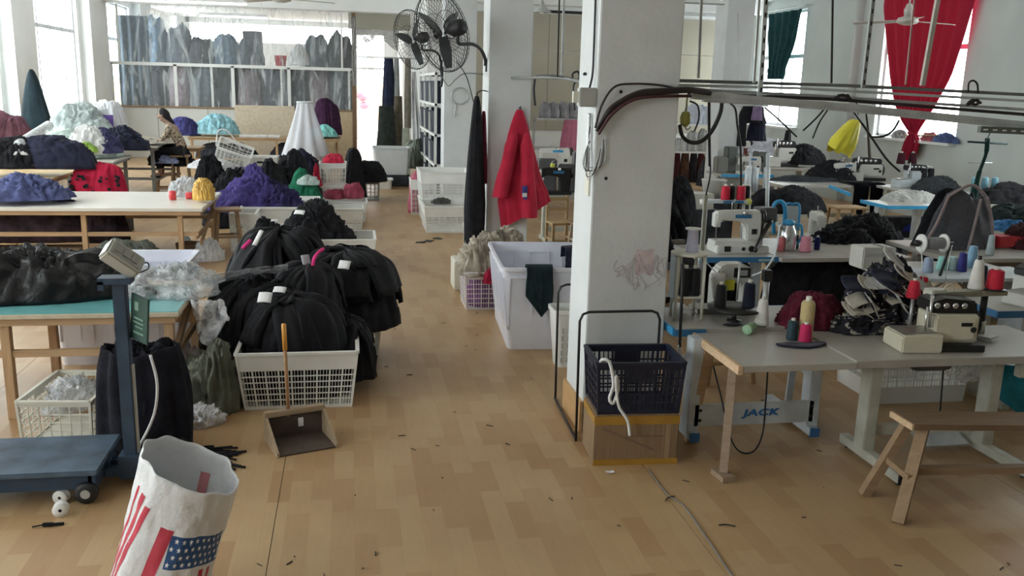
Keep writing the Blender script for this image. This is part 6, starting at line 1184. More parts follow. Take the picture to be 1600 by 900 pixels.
# ---- right edge: blue table, black cloth, red box
sew_table('sewing_table', 'blue edged machine table near the right edge with dark cloth and a red box', 8.0, 9.8, 9.8, 10.6, .75, M_framew, M_edgeb, (8.2, 9.6), None, edges='LF', treadle=False)
hp('garment_bundle', 'dark green and black cloth on the blue table near the right edge', fabric('green_black_cloth', (.02, .03, .03), .4), 1580, 352, 10.0, .5, .3, .28, 441); hp('cloth_heap', 'blue cloth on the front of the table near the right edge', fabric('mid_blue_cloth', (.06, .20, .42), .3), 1572, 358, 9.75, .4, .15, .10, 442)
p = at_y(1572, 385, 8.3); tag(MB().box((0, 0, .06), (.34, .2, .12)).obj('box', plastic('red_box', (.50, .03, .04)), None, bevel=.01, loc=p), 'red box below the blue table near the right edge', 'box'); tag(MB().box((p.x, 8.35, p.z/2), (.6, .3, p.z-.002)).obj('cabinet', mat('taupe_cabinet', (.20, .17, .14), .7), None), 'taupe cabinet carrying the red box', 'cabinet')
hp('garment_bundle', 'maroon black cloth right of the red box', fabric('maroon_black_cloth', (.06, .02, .025), .4), 1598, 395, 8.3, .28, .25, .30, 443)
p = at_y(1572, 320, 12.0); hp('garment_bundle', 'black cloth lying on the table along the right wall', M_black, 1575, 322, 12.0, .75, .3, .34, 444); sew_table('sewing_table', 'grey machine table along the right wall under black cloth', 8.6, 10.4, 11.6, 12.4, .80, M_frame, None, None, None, None, treadle=False)
# ---- third row
def rear_station(label, px0, px1, py, w_extra=0., edge=None, depth=.7, cut=None):
    a, b = at_z(px0, py, .78), at_z(px1, py, .78); y = (a.y+b.y)/2; return sew_table('sewing_table', label, a.x, b.x, y, y+depth, .78, M_frame if edge is None else M_framew, edge, None, None, 'low', treadle=False)
tA = rear_station('blue edged machine table with a white pillar leg in the third row', 1388, 1478, 322, edge=M_edgeb)
pA = at_z(1430, 318, .78); hp('cloth_heap', 'pale cloth lying on the blue edged table of the third row', fabric('pale_grey_cloth', (.55, .55, .53), .15), 1425, 315, pA.y+.35, .55, .25, .16, 451); hp('cloth_heap', 'blue cloth hanging below the third row table', fabric('royal_blue_cloth', (.03, .05, .30), .3), 1455, 360, pA.y+.6, .5, .2, .2, 452)
tag(MB().box((pA.x+.2, pA.y+.7, pA.z*.3), (.9, .2, .5)).obj('cabinet', M_char, None), 'dark cabinet behind the white pillar leg of the third row', 'cabinet')
tB = rear_station('grey machine table with black trousers over its front edge', 1225, 1395, 290)
MB().bar(at_z(1296, 291, .80)-tB.location, at_z(1328, 304, .80)-tB.location, .03, .05).obj('edge_band', M_edgeb, tB)
pB = at_z(1356, 290, .78); tr0 = at_y(1356, 290, pB.y)
def trous_fn(u, v):
    x = (u-.5)*.62; cut = .0 if v < .55 else .10*min(1, (v-.55)*6); side = -1 if u < .5 else 1; sp = side*cut*(1-abs(2*u-1))
    return Vector((x+sp*.7, -.07-.05*math.sin(PI*u*2)**2-.03*v+(.2*(1-v*7) if v < .14 else 0), .03+.0-.56*max(0, v-.1)/.9*(1-.3*cut*(1-abs(2*u-1))*10*(1 if abs(u-.5) < .08 else 0))))
q = MB()
for sd in (-1, 1): q.grid(lambda u, v, sd=sd: Vector((sd*(.02+.28*u+(.05*max(0, v-.45) if u < .5 else 0)), -.06-.05*math.sin(PI*u)-.02*v+(.25*(1-v*8) if v < .125 else 0), .03-.60*max(0, v-.1)*(1+.05*math.sin(u*5)))), 14, 18)
tag(q.obj('trousers', mat('deep_black_cloth', (.004, .004, .006), .95, 0, 0, 1, 0, 1, .05), None, True, loc=(tr0.x, pB.y, .79), solid=.02), 'black trousers hanging over the front edge of a third row table', 'trousers')
tag(MB().box((-.0, .12, .0), (.6, .5, .03)).obj('folded_waist', M_black, None, bevel=.01, loc=(tr0.x, pB.y+.1, .80)), 'folded waist part of the black trousers lying on the table', 'cloth')
# white overlocks and machines of the back rows
mB = overlock('overlock_machine', 'white overlock with four black thread stubs in front of the right wall', (at_y(1348, 282, 15.2).x, 15.3, .785), 0, None, M_machw); mB.scale = (1.9, 1.3, 1.5)
flat_machine('sewing_machine', 'white machine bed at the left of the overlock by the right wall', (at_y(1318, 282, 15.2).x, 15.2, .785), .2)
mC = overlock('overlock_machine', 'dark and white overlock under two maroon cones by the red curtain', (at_y(1426, 298, 14.0).x, 14.1, .80), 0, None, M_framew); mC.scale = (1.3, 1.2, 1.4)
tC = sew_table('sewing_table', 'grey machine table below the red curtain', at_y(1385, 298, 14).x, at_y(1480, 298, 14).x, 13.7, 14.5, .80, M_frame, None, None, None, treadle=False)
for px, lb in ((1407, 'left'), (1425, 'right')):
    p = at_y(px, 256, 14.3); cone_spool('thread_cone', '%s maroon black cone on the shelf below the red curtain' % lb, p, .075, .055, .19, fabric('maroon_thread', (.05, .012, .02), .2, 20))
for px, lb in ((1442, 'left'), (1453, 'right')):
    p = at_y(px, 280, 14.0); cone_spool('thread_cone', '%s black cone beside the dark and white overlock' % lb, p, .065, .05, .19, M_bthr)
sc_ = thing('cone_shelf', 'teal grey shelf carrying the cones below the red curtain', 'shelf', (at_y(1428, 258, 14.3).x, 14.25, at_y(1428, 257, 14.3).z-.03)); MB().box((.0, 0, 0), (.46, .22, .03)).obj('shelf_plate', M_framew, sc_); MB().box((.28, -.2, -.27), (.34, .2, .03)).obj('shelf_plate', M_framew, sc_); MB().tube([(0, .08, 0), (0, .08, -.55)], .02, 8).obj('post', M_steel, sc_, True)
hp('garment_bundle', 'dark grey cloth lying right of the overlock by the red curtain', fabric('dark_grey_cloth', (.04, .045, .05), .3), 1462, 302, 13.6, .5, .3, .28, 461)
hp('garment_bundle', 'black cloth on the table left of the white overlock', M_black, 1300, 282, 15.3, .55, .3, .32, 462)
hp('garment_bundle', 'black cloth heap lying on the third row table at its left', M_black, 1225, 330, 12.6, .65, .35, .36, 463, flat=3.5); sew_table('sewing_table', 'grey machine table of the third row under the left black cloth heap', at_y(1190, 330, 12.6).x, at_y(1270, 330, 12.6).x, 12.3, 13.1, .62, M_frame, None, None, None, treadle=False)
stool('stool', 'plain pine stool standing before the third row', (7.75, 13.0, 0), .55, .36, .60, .05, wood('stool_wood2', (.48, .32, .18)))
hp('garment_bundle', 'flat dark cloth spread on the third row table left of the trousers', M_char, 1262, 287, 15.2, .8, .3, .12, 467, flat=5)
for px, y_, lb in ((1200, 11.4, 'white post rising behind the blue hose'), (1172, 12.4, 'thin pale post left of the white one')): tag(MB().tube([at_y(px, 240, y_), Vector((at_y(px+4, 335, y_).x, y_, 0))], .028 if px == 1200 else .016, 8).obj('machine_post', M_framew, None, True), lb, 'post')
# far row by the left window of the right wall
tD = rear_station('grey machine table far back before the pilaster', 1180, 1272, 264)
pD = at_z(1226, 262, .78); mD = overlock('overlock_machine', 'white overlock far back under a dark thread stand', (pD.x, pD.y+.3, .785), 0, None, M_machw); mD.scale = (1.7, 1.3, 2.0)
thread_stand('thread_stand', 'dark thread stand over the far white overlock', (pD.x+.2, pD.y+.5, .785), 1.0)
for px, lb in ((1230, 'left'), (1247, 'middle'), (1260, 'right')):
    p = at_y(px, 252 if px > 1240 else 222, pD.y+.5); cone_spool('thread_cone', '%s dark cone around the far white overlock' % lb, p if px < 1240 else (p.x, p.y, .86), .08, .06, .26, M_bthr)
hp('garment_bundle', 'black cloth bundle right of the far white overlock', M_black, 1257, 256, pD.y+.3, .5, .3, .42, 464)
tE = rear_station('blue topped table far back with white cloth', 1130, 1205, 250, edge=M_edgeb); pE = at_z(1168, 248, .78)
hp('cloth_heap', 'white and lilac cloth heaped on the far blue topped table', fabric('white_lilac_cloth', (.60, .60, .66), .2), 1190, 244, pE.y+.4, .7, .35, .42, 465); flat_machine('sewing_machine', 'white machine on the far blue topped table', (pE.x-.1, pE.y+.3, .785), .1).scale = (1.2, 1.2, 1.2)
hp('cloth_heap', 'red brown cloth at the left of the far blue topped table', fabric('red_brown_cloth', (.16, .05, .04), .4), 1140, 246, pE.y+.3, .6, .3, .36, 466)
# dark tent-like cloth hung on a stand
strip('black cloth hanging from the overhead rail before the far blue topped table', 1156, 1196, 166, 192, 17.0, M_black, 'hanging_cloth', 471); strip('dark navy cloth hanging lower in front of the window wall', 1170, 1198, 188, 220, 17.2, M_navyc, 'hanging_cloth', 472); strip('black strap bundle hanging left of the dark navy cloth', 1154, 1167, 188, 228, 17.0, M_black, 'hanging_cloth', 473); strip('dusty violet cap hanging on the black cloth', 1177, 1191, 166, 188, 16.8, fabric('dusty_violet', (.20, .15, .25), .2), 'cap', 474)
MB().tube([at_y(1150, 165, 17.0), at_y(1200, 165, 17.0)], .02, 6).obj('rail', M_steel, None, True); tag(bpy.data.objects['rail'], 'steel rail the black cloths hang from', 'rail'); cable('hanger_wire', 'wire holding up the left end of the cloth rail', [at_y(1152, 165, 17.0), at_y(1153, 20, 17.0)], .008, M_steel); cable('hanger_wire', 'wire holding up the right end of the cloth rail', [at_y(1198, 165, 17.0), at_y(1200, 20, 17.0)], .008, M_steel)
# ---- shelf against the rear wall right of the near pillar
sf = thing('shelf_unit', 'white shelf unit by the rear wall right of the near pillar', 'shelf', (at_y(1093, 240, 22).x, 22.4, 0)); 
zs = [at_y(1093, y, 22.4).z for y in (237, 195)]
for z in zs: MB().box((0, 0, z), (1.7, .6, .05)).obj('shelf_board', M_posts, sf)
for x in (-.8, .8): MB().box((x, .2, zs[1]/2), (.07, .07, zs[1])).obj('upright', M_posts, sf)
MB().bar((.2, -.2, zs[0]-.03), (.7, .2, zs[0]-.7), .05, .05).obj('brace', M_posts, sf)
for k, (px, py, lb) in enumerate(((1085, 195, 'left'), (1103, 195, 'middle'), (1124, 195, 'right'))): hp('cloth_stack', 'stack of blue white cloth, %s on the upper board of the shelf unit' % lb, fabric('blue_white_cloth', (.55, .58, .66), .12), px, py, 22.4, .30, .28, .46, 481+k, 'cloth', flat=7)
for k, px in enumerate((1062, 1080, 1098, 1118)): hp('machine_cover', 'pale cover on the lower board of the shelf unit, %s from the pillar' % ORD[k], fabric('pale_cover', (.55, .56, .55), .1), px, 236, 22.3, .18, .2, (.3, .45, .5, .48)[k], 491+k, 'cover', flat=5)
for k_, (a_, b_, c_) in enumerate(((1050, 1064, (.06, .015, .02)), (1064, 1078, (.10, .05, .035)), (1078, 1090, (.03, .025, .03)), (1090, 1103, (.09, .025, .03)), (1103, 1120, (.05, .05, .055)))): strip('%s dark garment hanging under the shelf unit, counted from the near pillar' % ORD[k_], a_, b_, 239, 292+4*(k_ % 3), 22.3, fabric('under_shelf_%d' % k_, c_, .4, 6), 'garment', 496+k_)
hp('garment_bundle', 'dark goods behind the bucket near the rear shelf', M_char, 1120, 290, 20.0, .5, .4, .7, 497, flat=5); tF = sew_table('sewing_table', 'crowded machine table behind the red cones of the second row', at_y(1120, 285, 16.4).x, at_y(1200, 285, 16.4).x, 16.2, 17.0, .78, M_frame, M_edgeb, None, None, 'low', edges='F', treadle=False)
for k_, (px_, w_, h_, c_) in enumerate(((1128, .25, .30, (.20, .20, .18)), (1141, .2, .5, (.10, .11, .10)), (1153, .22, .36, (.28, .28, .25)), (1187, .2, .42, (.14, .15, .14)))): p = at_y(px_, 285, 16.6); tag(MB().box((0, 0, h_/2), (w_, .25, h_)).obj('case', plastic('rear_case_%d' % k_, c_), None, bevel=.02, loc=(p.x, 16.7, .782)), '%s case on the crowded table behind the red cones, from the left' % ORD[k_], 'case')
for k_, (px_, h_, c_) in enumerate(((1118, .55, (.12, .11, .09)), (1133, .6, (.16, .17, .15)), (1146, .5, (.06, .06, .06)), (1185, .6, (.15, .14, .12)))): p = at_y(px_, 305, 16.3); tag(MB().box((0, 0, h_/2), (.22, .3, h_)).obj('carton', plastic('rear_carton_%d' % k_, c_), None, bevel=.01, loc=(p.x, 16.0, 0)), '%s dark box standing before the crowded table, from the left' % ORD[k_], 'carton')
flat_machine('sewing_machine', 'small white machine on the crowded table behind the red cones', (at_y(1168, 270, 16.5).x, 16.45, .782), .1)
for k, px in enumerate((1167, 1178, 1196)): tag(MB().tube([at_y(px, 300, 13.0), at_y(px+3, 262, 13.0)], .05, 10).obj('cloth_roll', M_framew, None, True), 'pale roll standing before the grey green rolls, %s from the left' % ORD[k], 'roll')
# ---- gap between second and near pillar
sf2 = thing('shelf_unit', 'grey shelf unit with white bundles seen between the two pillars', 'shelf', (at_y(875, 190, 21).x, 21.0, 0)); zs = [at_y(875, y, 21).z for y in (186, 232)]
for z in zs: MB().box((0, 0, z), (1.25, .5, .05)).obj('shelf_board', M_steel, sf2)
for x in (-.6, .6): MB().box((x, .15, zs[0]/2), (.06, .06, zs[0])).obj('upright', M_steel, sf2)
for k, px in enumerate((852, 866, 880, 894)): hp('cloth_stack', 'grey white bundle on the upper board between the pillars, %s from the red jacket' % ORD[k], fabric('grey_white_bundle', (.42, .42, .45), .3, 6), px, 185, 21, .14, .2, .34, 501+k, 'cloth', flat=5)
strip('pink garment hanging between the two pillars', 878, 908, 187, 238, 20.7, fabric('pink_cloth', (.62, .22, .34), .12), 'garment', 505)
tb1 = sew_table('sewing_table', 'machine table with a blue striped machine seen between the pillars', at_y(838, 262, 17).x, at_y(930, 262, 17).x, 16.8, 17.6, .78, M_frame, None, None, None, treadle=False); fmx = flat_machine('sewing_machine', 'white machine with a bright blue stripe seen between the pillars', (at_y(868, 250, 17).x, 17.1, .785), .0, None, M_machw, M_edgeb); fmx.scale = (1.3, 1.2, 1.2)
tb2 = sew_table('sewing_table', 'dark machine table right of the red jacket', at_y(842, 318, 13).x, at_y(940, 318, 13).x, 12.8, 13.5, .75, M_frame, None, None, None, treadle=False)
mm_ = flat_machine('sewing_machine', 'black machine with a yellow knob right of the red jacket', (at_y(866, 312, 13.1).x, 13.1, .755), .0, None, M_machd); mm_.scale = (1.0, 1, 1.2); MB().lathe([(.02, 0), (.035, .01), (.03, .05)], (-.05, -.02, .33), 12).obj('knob', mat('yellow_knob', (.6, .6, .1), .5), mm_, True)
for k, (px, w, h) in enumerate(((853, .28, .5), (884, .24, .42), (903, .2, .62))): p = at_y(px, 318, 13.4); tag(MB().box((0, 0, h/2), (w, .2, h)).obj('motor_case', M_motor, None, bevel=.02, loc=(p.x, 13.42, .755)), ('black case left', 'black case in the middle', 'tall black case right')[k]+' on the dark machine table by the red jacket', 'case')
ch_ = thing('chair', 'small pale wooden chair right of the red jacket', 'chair', (2.95, 13.3-.9, 0), .1); M_ch = wood('chair_wood', (.46, .33, .18))
MB().box((0, 0, .43), (.34, .34, .03)).obj('seat', M_ch, ch_, bevel=.004)
for x in (-.15, .15):
    MB().box((x, -.15, .21), (.035, .035, .42)).obj('leg', M_ch, ch_); MB().box((x, .15, .40), (.035, .035, .80)).obj('leg', M_ch, ch_)
    MB().box((x, 0, .2), (.02, .3, .03)).obj('rung', M_ch, ch_)
for z in (.60, .75): MB().box((0, .15, z), (.3, .02, .05)).obj('back_slat', M_ch, ch_)
MB().box((0, -.15, .18), (.3, .02, .03)).obj('rung', M_ch, ch_)
stool('stool', 'stool with pale legs left of the near pillar', (3.25, 12.1, 0), .42, .3, .48, .1, wood('pale_stool', (.55, .45, .34)), M_oldwood)
sew_table('sewing_table', 'machine table whose bright blue edge shows left of the near pillar', 2.86, 3.5, 8.9, 10.0, .73, M_framew, M_edgeb, None, None, None, edges='L', treadle=False) if False else None
be = thing('sewing_table', 'low machine table with a bright blue edge just left of the near pillar', 'sewing table', (2.72, 9.75, 0)); MB().box((.1, 0, .70), (.42, .9, .04)).obj('tabletop', M_ltop, be); MB().box((-.12, 0, .70), (.02, .92, .06)).obj('edge_band', M_edgeb, be); MB().box((.2, 0, .34), (.12, .5, .67)).obj('leg_panel', mat('dark_brown_panel', (.10, .05, .04), .6), be); MB().box((-.04, -.1, .5), (.04, .7, .3)).obj('side_board', M_oldwood, be)
# ================================================================ rear wall boards, curtains, overhead rails, ceiling fan, lamps
M_bboard = mat('beige_wall_board', (.42, .39, .31), .8, 0, .05, 10, .06, 1.2)
bw = bpy.data.objects.new('trim_1', None); COL.objects.link(bw); bw.location = (7.2, YR, 0); struct(bw); bw['label'] = 'beige boards nailed on the rear wall'
for i in range(6):
    for z0_, z1_ in ((1.2, 3.27), (3.285, 4.2)): MB().box((-4.45+1.23*i+.61, -.02, (z0_+z1_)/2), (1.22, .035, z1_-z0_)).obj('wall_board', M_bboard, bw)
def curtain(label, name, m, rows, x, seed, n=14):
    """rows: (z, y_left, y_right, depth of folds) down the cloth; hangs just inside the right wall"""
    def f(u, v):
        t = v*(len(rows)-1); i = min(int(t), len(rows)-2); k = t-i; a, b = rows[i], rows[i+1]; z, y0, y1, d = (a[j]*(1-k)+b[j]*k for j in range(4))
        return Vector((x-d*.5-d*.5*math.sin(u*n*PI+.6*nz(u*4, v*2, 1, seed))-.04*nz(u*6, v*5, 2, seed), y0+(y1-y0)*u, z))
    return tag(MB().grid(f, 120, 40).obj(name, m, None, True, solid=.008), label, 'curtain')
B = lambda px, py: at_x(px, py, 10.85)
M_redc = bpy.data.materials.new('red_curtain_cloth'); M_redc.use_nodes = True; nt = M_redc.node_tree; pb = nt.nodes['Principled BSDF']; pb.inputs['Base Color'].default_value = (.40, .012, .045, 1); pb.inputs['Roughness'].default_value = .85
tl = nt.nodes.new('ShaderNodeBsdfTranslucent'); tl.inputs[0].default_value = (.60, .03, .08, 1); mx = nt.nodes.new('ShaderNodeMixShader'); mx.inputs[0].default_value = .16; nt.links.new(pb.outputs[0], mx.inputs[1]); nt.links.new(tl.outputs[0], mx.inputs[2]); nt.links.new(mx.outputs[0], nt.nodes['Material Output'].inputs[0])
def rows_(pts): return [(B((l+r)/2, y).z, B(l, y).y, B(r, y).y, d) for l, r, y, d in pts]
rr = rows_(((1385, 1526, 2, .10), (1390, 1508, 60, .10), (1396, 1486, 120, .10), (1403, 1462, 165, .10), (1412, 1446, 190, .09), (1424, 1433, 208, .05), (1418, 1438, 222, .08), (1412, 1434, 240, .09), (1412, 1422, 250, .09)))
z0, y0, y1, d0 = rr[0]; rr = [(4.42, y0+.0, y1-.15, .1)]+rr
curtain('long red curtain knotted at the bottom over the right hand window', 'curtain', M_redc, rr, 10.86, 3, 16)
tag(MB().lathe([(.02, -.04), (.07, -.02), (.07, .02), (.02, .04)], B(1428, 208)+Vector((-.06, 0, 0)), 12).obj('curtain_knot', M_redc, None, True), 'knot tied low in the red curtain', 'knot')
tag(MB().tube([(10.84, 14.5, 4.44), (10.84, 18.2, 4.44)], .02, 8).obj('curtain_rod', M_steel, None, True), 'rod of the red curtain above the picture', 'rod')
tag(MB().tube([B(1412, 212), B(1464, 212)], .015, 6).obj('curtain_stick', M_oldwood, None, True), 'thin stick through the knot of the red curtain', 'stick')
rr = rows_(((1203, 1256, 18, .08), (1203, 1246, 60, .08), (1203, 1230, 105, .08), (1203, 1226, 124, .08)))
curtain('dark teal curtain drawn aside in the farther window', 'curtain', fabric('dark_teal_curtain', (.012, .05, .055), .2), rr, 10.86, 5, 9)
tag(MB().tube([(10.84, 20.9, 4.42), (10.84, 24.0-.1, 4.42)], .02, 8).obj('curtain_rod', M_steel, None, True), 'rod of the dark teal curtain', 'rod')
# things on the window sills
for k, (px, py, lb, c) in enumerate(((1470, 218, 'blue and white cloth heaped on the right window sill', (.10, .14, .30)), (1445, 220, 'faded red cloth on the right window sill', (.45, .12, .14)), (1400, 216, 'grey cloth on the left of the right window sill', (.35, .36, .36)))):
    p = B(px, py); heap('cloth_heap', lb, 'cloth', fabric('sill_cloth_%d' % k, c, .5, 6), (10.93, p.y, RZ0+.006), .07, .45 if k == 0 else .25, .16, 521+k)
# yellow bag hung from the rail with a hooked stick
yb = at_y(1337, 188, 10.0); hanging('bag', 'yellow plastic bag hanging below the overhead rail', (yb.x, 10.0, yb.z), .31, .40, mat('yellow_bag', (.66, .60, .05), .35, 0, .5, 14, .15, 5), 531, .25, 1.0, .14, cat='bag', bottom=.1).rotation_euler = (0, .42, 0)
cable('bag_line', 'cord holding the yellow bag under the overhead rail', [at_y(1340, 186, 10.0), at_y(1341, 172, 9.0), at_y(1340, 165, 8.0), at_y(1338, 160, 5.9)], .006, M_darkmetal); tag(MB().tube([at_y(1352, 166, 5.8), at_y(1356, 200, 8.5), at_y(1359, 248, 10.0)], [.005, .012, .02], 6).obj('bag_handle_stick', M_darkmetal, None, True), 'dark stick hanging beside the yellow bag', 'stick')
# ---- overhead trunking
Y0 = 5.8
def rail(label, pts, w, h, m, slots=False, y=Y0, cat='rail', name='trunking_rail', n_slot=40, sm=None):
    P = [at_y(px, py, y) for px, py in pts]; r = MB(); full = P[-1].x > 5.5 and P[0].x < 3
    if full: d_ = P[-1]-P[-2]; P.append(P[-1]+d_*((WR-.02-P[-1].x)/d_.x))
    for a, b in zip(P, P[1:]): r.bar(a, b, w, h)
    o = r.obj(name, m, None); tag(o, label, cat)
    if slots:
        q = MB(); a, b = P[0], P[2 if full else -1]
        for k in range(n_slot): t = (k+.5)/n_slot; c = a+(b-a)*t; q.box(c+Vector((0, -w/2-.001, 0)), (abs((b-a).x)/n_slot*.45, .003, h*.22))
        q.obj('slots', sm or M_steel, o)['kind'] = 'stuff'
    return o
M_galv = metal('bright_galvanised', (.60, .63, .63), .4, .4)
rail('topmost dark steel pipe of the overhead trunking', ((1060, 126), (1330, 134), (1640, 150)), .03, .022, metal('dull_pipe', (.20, .21, .21), .5, .4), y=5.95)
rail('pale cable duct just under the topmost pipe', ((1060, 133), (1250, 138), (1640, 160)), .04, .018, M_galv, y=5.9)
rail('grey pipe in the middle of the overhead trunking', ((1060, 139), (1280, 150), (1640, 174)), .03, .02, M_steel, y=5.88)
rail('dark cable bundle lying on the overhead trunking', ((1075, 146), (1300, 155), (1640, 182)), .03, .022, M_cab, y=5.84, name='cable_bundle', cat='cable')
rail('bright slotted angle rail at the bottom of the overhead trunking', ((1080, 148), (1320, 168), (1640, 200)), .035, .055, M_galv, True, 5.76, n_slot=90)
rail('flat grey strip hanging under the left of the trunking', ((1098, 158), (1190, 163)), .03, .012, M_steel, y=5.76)
rail('short dark slotted angle at the right end of the trunking', ((1530, 202), (1660, 208)), .035, .045, metal('olive_steel', (.14, .16, .14), .5, .3), True, 5.70, n_slot=9, sm=M_posts)
for k, (px, py0, label) in enumerate(((1088, 122, 'strap'), (1300, 130, 'strap'))): pass
def hanger(label, px0, py0, px1, py1, w, m, slots=False, y=Y0):
    a, b = at_y(px0, py0, y), at_y(px1, py1, y); d = (a-b).normalized(); a2 = b+d*((ZC-b.z)/d.z); o = MB().bar(b, a2, w, w*.8, (0, 1, 0)).obj('rail_hanger', m, None); tag(o, label, 'hanger')
    if slots:
        q = MB(); n = 30
        for k in range(n): c = b+(a2-b)*((k+.5)/n); q.box(c+Vector((0, -w*.52, 0)), (w*.4, .003, .03))
        q.obj('slots', M_darkmetal, o)['kind'] = 'stuff'
hanger('white slotted steel hanger at the left end of the trunking', 1196, 0, 1187, 150, .030, M_galv, True); hanger('dark thin hanger left of the white slotted one', 1186, 0, 1178, 130, .016, M_steel)
hanger('thin dark hanger rod before the pilaster', 1301, 0, 1299, 130, .012, M_darkmetal); hanger('slotted grey hanger left of the red curtain', 1364, 0, 1348, 138, .024, metal('grey_slotted', (.35, .37, .36), .5, .4), True)
hanger('pale hanger crossing the red curtain', 1465, 0, 1441, 134, .030, metal('beige_hanger', (.50, .47, .42), .5, .2)); hanger('slim hanger rod crossing the red curtain near the fan', 1424, 45, 1415, 132, .010, metal('pinkish_rod', (.45, .30, .28), .5, .2))
hanger('thin rod seen between near pillar and beige boards', 1096, 0, 1091, 122, .016, M_steel)
hanger('white conduit dropping between the two pillars', 881, 0, 878, 122, .022, M_galv, y=9.0); hanger('dark rod left of the white conduit between the pillars', 874, 0, 871, 120, .014, M_darkmetal, y=9.0)
tag(MB().tube([at_y(800, 122, 11.28), at_y(850, 121, 9.6), at_y(880, 122, 9.0), at_y(908, 128, 7.0), Vector((1.60, 5.95, 2.36))], .016, 8).obj('pipe', metal('dull_pipe2', (.24, .25, .24), .5, .4), None, True), 'steel pipe running from the second pillar to the near pillar', 'pipe')
cable('cable', 'dark flex lying along the pipe between the pillars', [at_y(838, 119, 10.4), at_y(860, 118, 9.4), at_y(885, 121, 8.6), at_y(905, 125, 7.2), (1.53, 5.9, 2.40)], .010, M_darkmetal); cable('hanging_cable', 'dark coil dangling from the pipe between the pillars', [at_y(895, 123.5, 8.3), at_y(895, 115, 8), at_y(903, 112, 8), at_y(905, 122, 8), at_y(896, 135, 8), at_y(898, 172, 8)], .009, M_darkmetal); cable('cable', 'dark flex hanging beside the red jacket from the pipe', [at_y(836, 122, 10.5), at_y(834, 140, 10.5), at_y(836, 165, 10.5)], .015, M_darkmetal)
# hanging cables
for lb, pts, r_, y in (('black cable hanging in a wide loop right of the near pillar', ((1128, 152), (1126, 175), (1112, 205), (1095, 221), (1078, 222), (1066, 212), (1062, 195)), .014, 5.75), ('thin cable drooping inside the wide black loop', ((1078, 158), (1090, 165), (1092, 185), (1085, 205)), .006, 5.8), ('black flex hanging down past the black cloths', ((1132, 156), (1148, 168), (1152, 195), (1157, 230), (1158, 290)), .008, 6.0), ('dark flex running down right to the machine below the red curtain', ((1332, 172), (1345, 190), (1360, 212), (1385, 248), (1406, 268)), .008, 6.0), ('thin flex slanting from the trunking to the far white overlock', ((1290, 168), (1275, 185), (1255, 204)), .007, 6.0), ('second thin flex slanting beside the first to the far overlock', ((1293, 172), (1280, 192), (1270, 216)), .006, 6.0), ('thin wire slanting left to right before the farther window', ((1195, 168), (1218, 188), (1245, 214)), .006, 6.0), ('wire curve before the right window', ((1405, 188), (1395, 204), (1380, 213), (1360, 214)), .008, 6.0), ('long thin wire hanging at the right of the pale conduit', ((1108, 160), (1108, 200), (1109, 260)), .010, 6.0)):
    cable('hanging_cable', lb, [at_y(px, py, 5.78 if i_ == 0 and pts[0][1] < 175 else y) for i_, (px, py) in enumerate(pts)], r_, M_darkmetal)
hk_ = thing('spring_hook', 'yellow green hook block hanging in the cable loop', 'hook', at_y(1071, 186, 5.75)); MB().lathe([(.01, -.05), (.032, -.03), (.036, .01), (.025, .045), (.01, .05)], seg=14).obj('body', plastic('yellow_green_plastic', (.38, .38, .10), .4), hk_, True); MB().tube([(0, 0, .04), (.003, 0, .16)], .006, 6).obj('cord', mat('yellow_cord', (.45, .42, .2), .6), hk_, True); MB().tube(curve([(0, 0, -.05), (.02, 0, -.07), (.04, 0, -.05)], 4), .006, 6).obj('hook', M_steel, hk_, True)
cable('cable_tangle', 'cable coil lying on the trunking before the red curtain', [at_y(1300+6*math.sin(k*1.1)+3*k, 152+4*math.cos(k*1.7), 5.82) for k in range(12)], .010, M_cab); cable('cable_tangle', 'cable coil on the trunking right of the red curtain', [at_y(1512+7*math.sin(k*1.2)+1.5*k, 160+4*math.cos(k*1.6), 5.80) for k in range(12)], .010, M_cab); cable('cable_loop', 'wire loop sticking up from the topmost pipe at the right', [at_y(1513, 144, 5.93), at_y(1514, 130, 5.93), at_y(1521, 126, 5.93), at_y(1527, 132, 5.93), at_y(1528, 146, 5.93)], .007, M_darkmetal)
# teal tool hanger on the right wall
tw = thing('wall_hanger', 'dark green cord hanging from a slim bar before the blank wall on the right', 'hanger', at_y(1540, 222, 10.6)); MB().tube([(-.26, 0, 0), (.32, 0, -.02)], .014, 6).obj('bar', M_dteal, tw, True); MB().tube(curve([(.02, 0, .05), (.03, 0, -.15), (-.03, 0, -.4), (-.05, 0, -.58), (-.08, 0, -.86)], 6), [.03]*6+[.022]*6+[.03]*6+[.05]*7, 8).obj('cord', fabric('dark_green_cord', (.012, .04, .035), .2), tw, True); MB().tube([(-.22, 0, -.27), (.14, 0, -.27)], .008, 6).obj('cross_wire', M_steel, tw, True)
cable('cord', 'cord holding the slim bar under the trunking', [at_y(1541, 221, 10.6), at_y(1548, 206, 8), at_y(1555, 200, 5.72)], .006, M_dteal)
for k, (px, c) in enumerate(((1525, (.16, .40, .48)), (1541, (.18, .36, .44)), (1556, (.16, .34, .42)))): tag(MB().lathe([(.05, 0), (.05, .18), (.03, .2)], seg=14).obj('bottle', plastic('teal_plastic_%d' % k, c), None, True, loc=(at_y(px, 298, 12.1).x, 12.15, at_y(px, 298, 12.1).z)), '%s teal bottle on the shelf before the blank wall' % ('left', 'middle', 'right')[k], 'bottle')
p = at_y(1540, 300, 12.15); tag(MB().box((p.x, 12.15, p.z-.02), (.6, .2, .03)).box((p.x, 12.2, (p.z-.03+.8)/2), (.05, .05, p.z-.83)).obj('small_shelf', M_framew, None), 'small raised shelf with teal bottles on the table along the right wall', 'shelf')
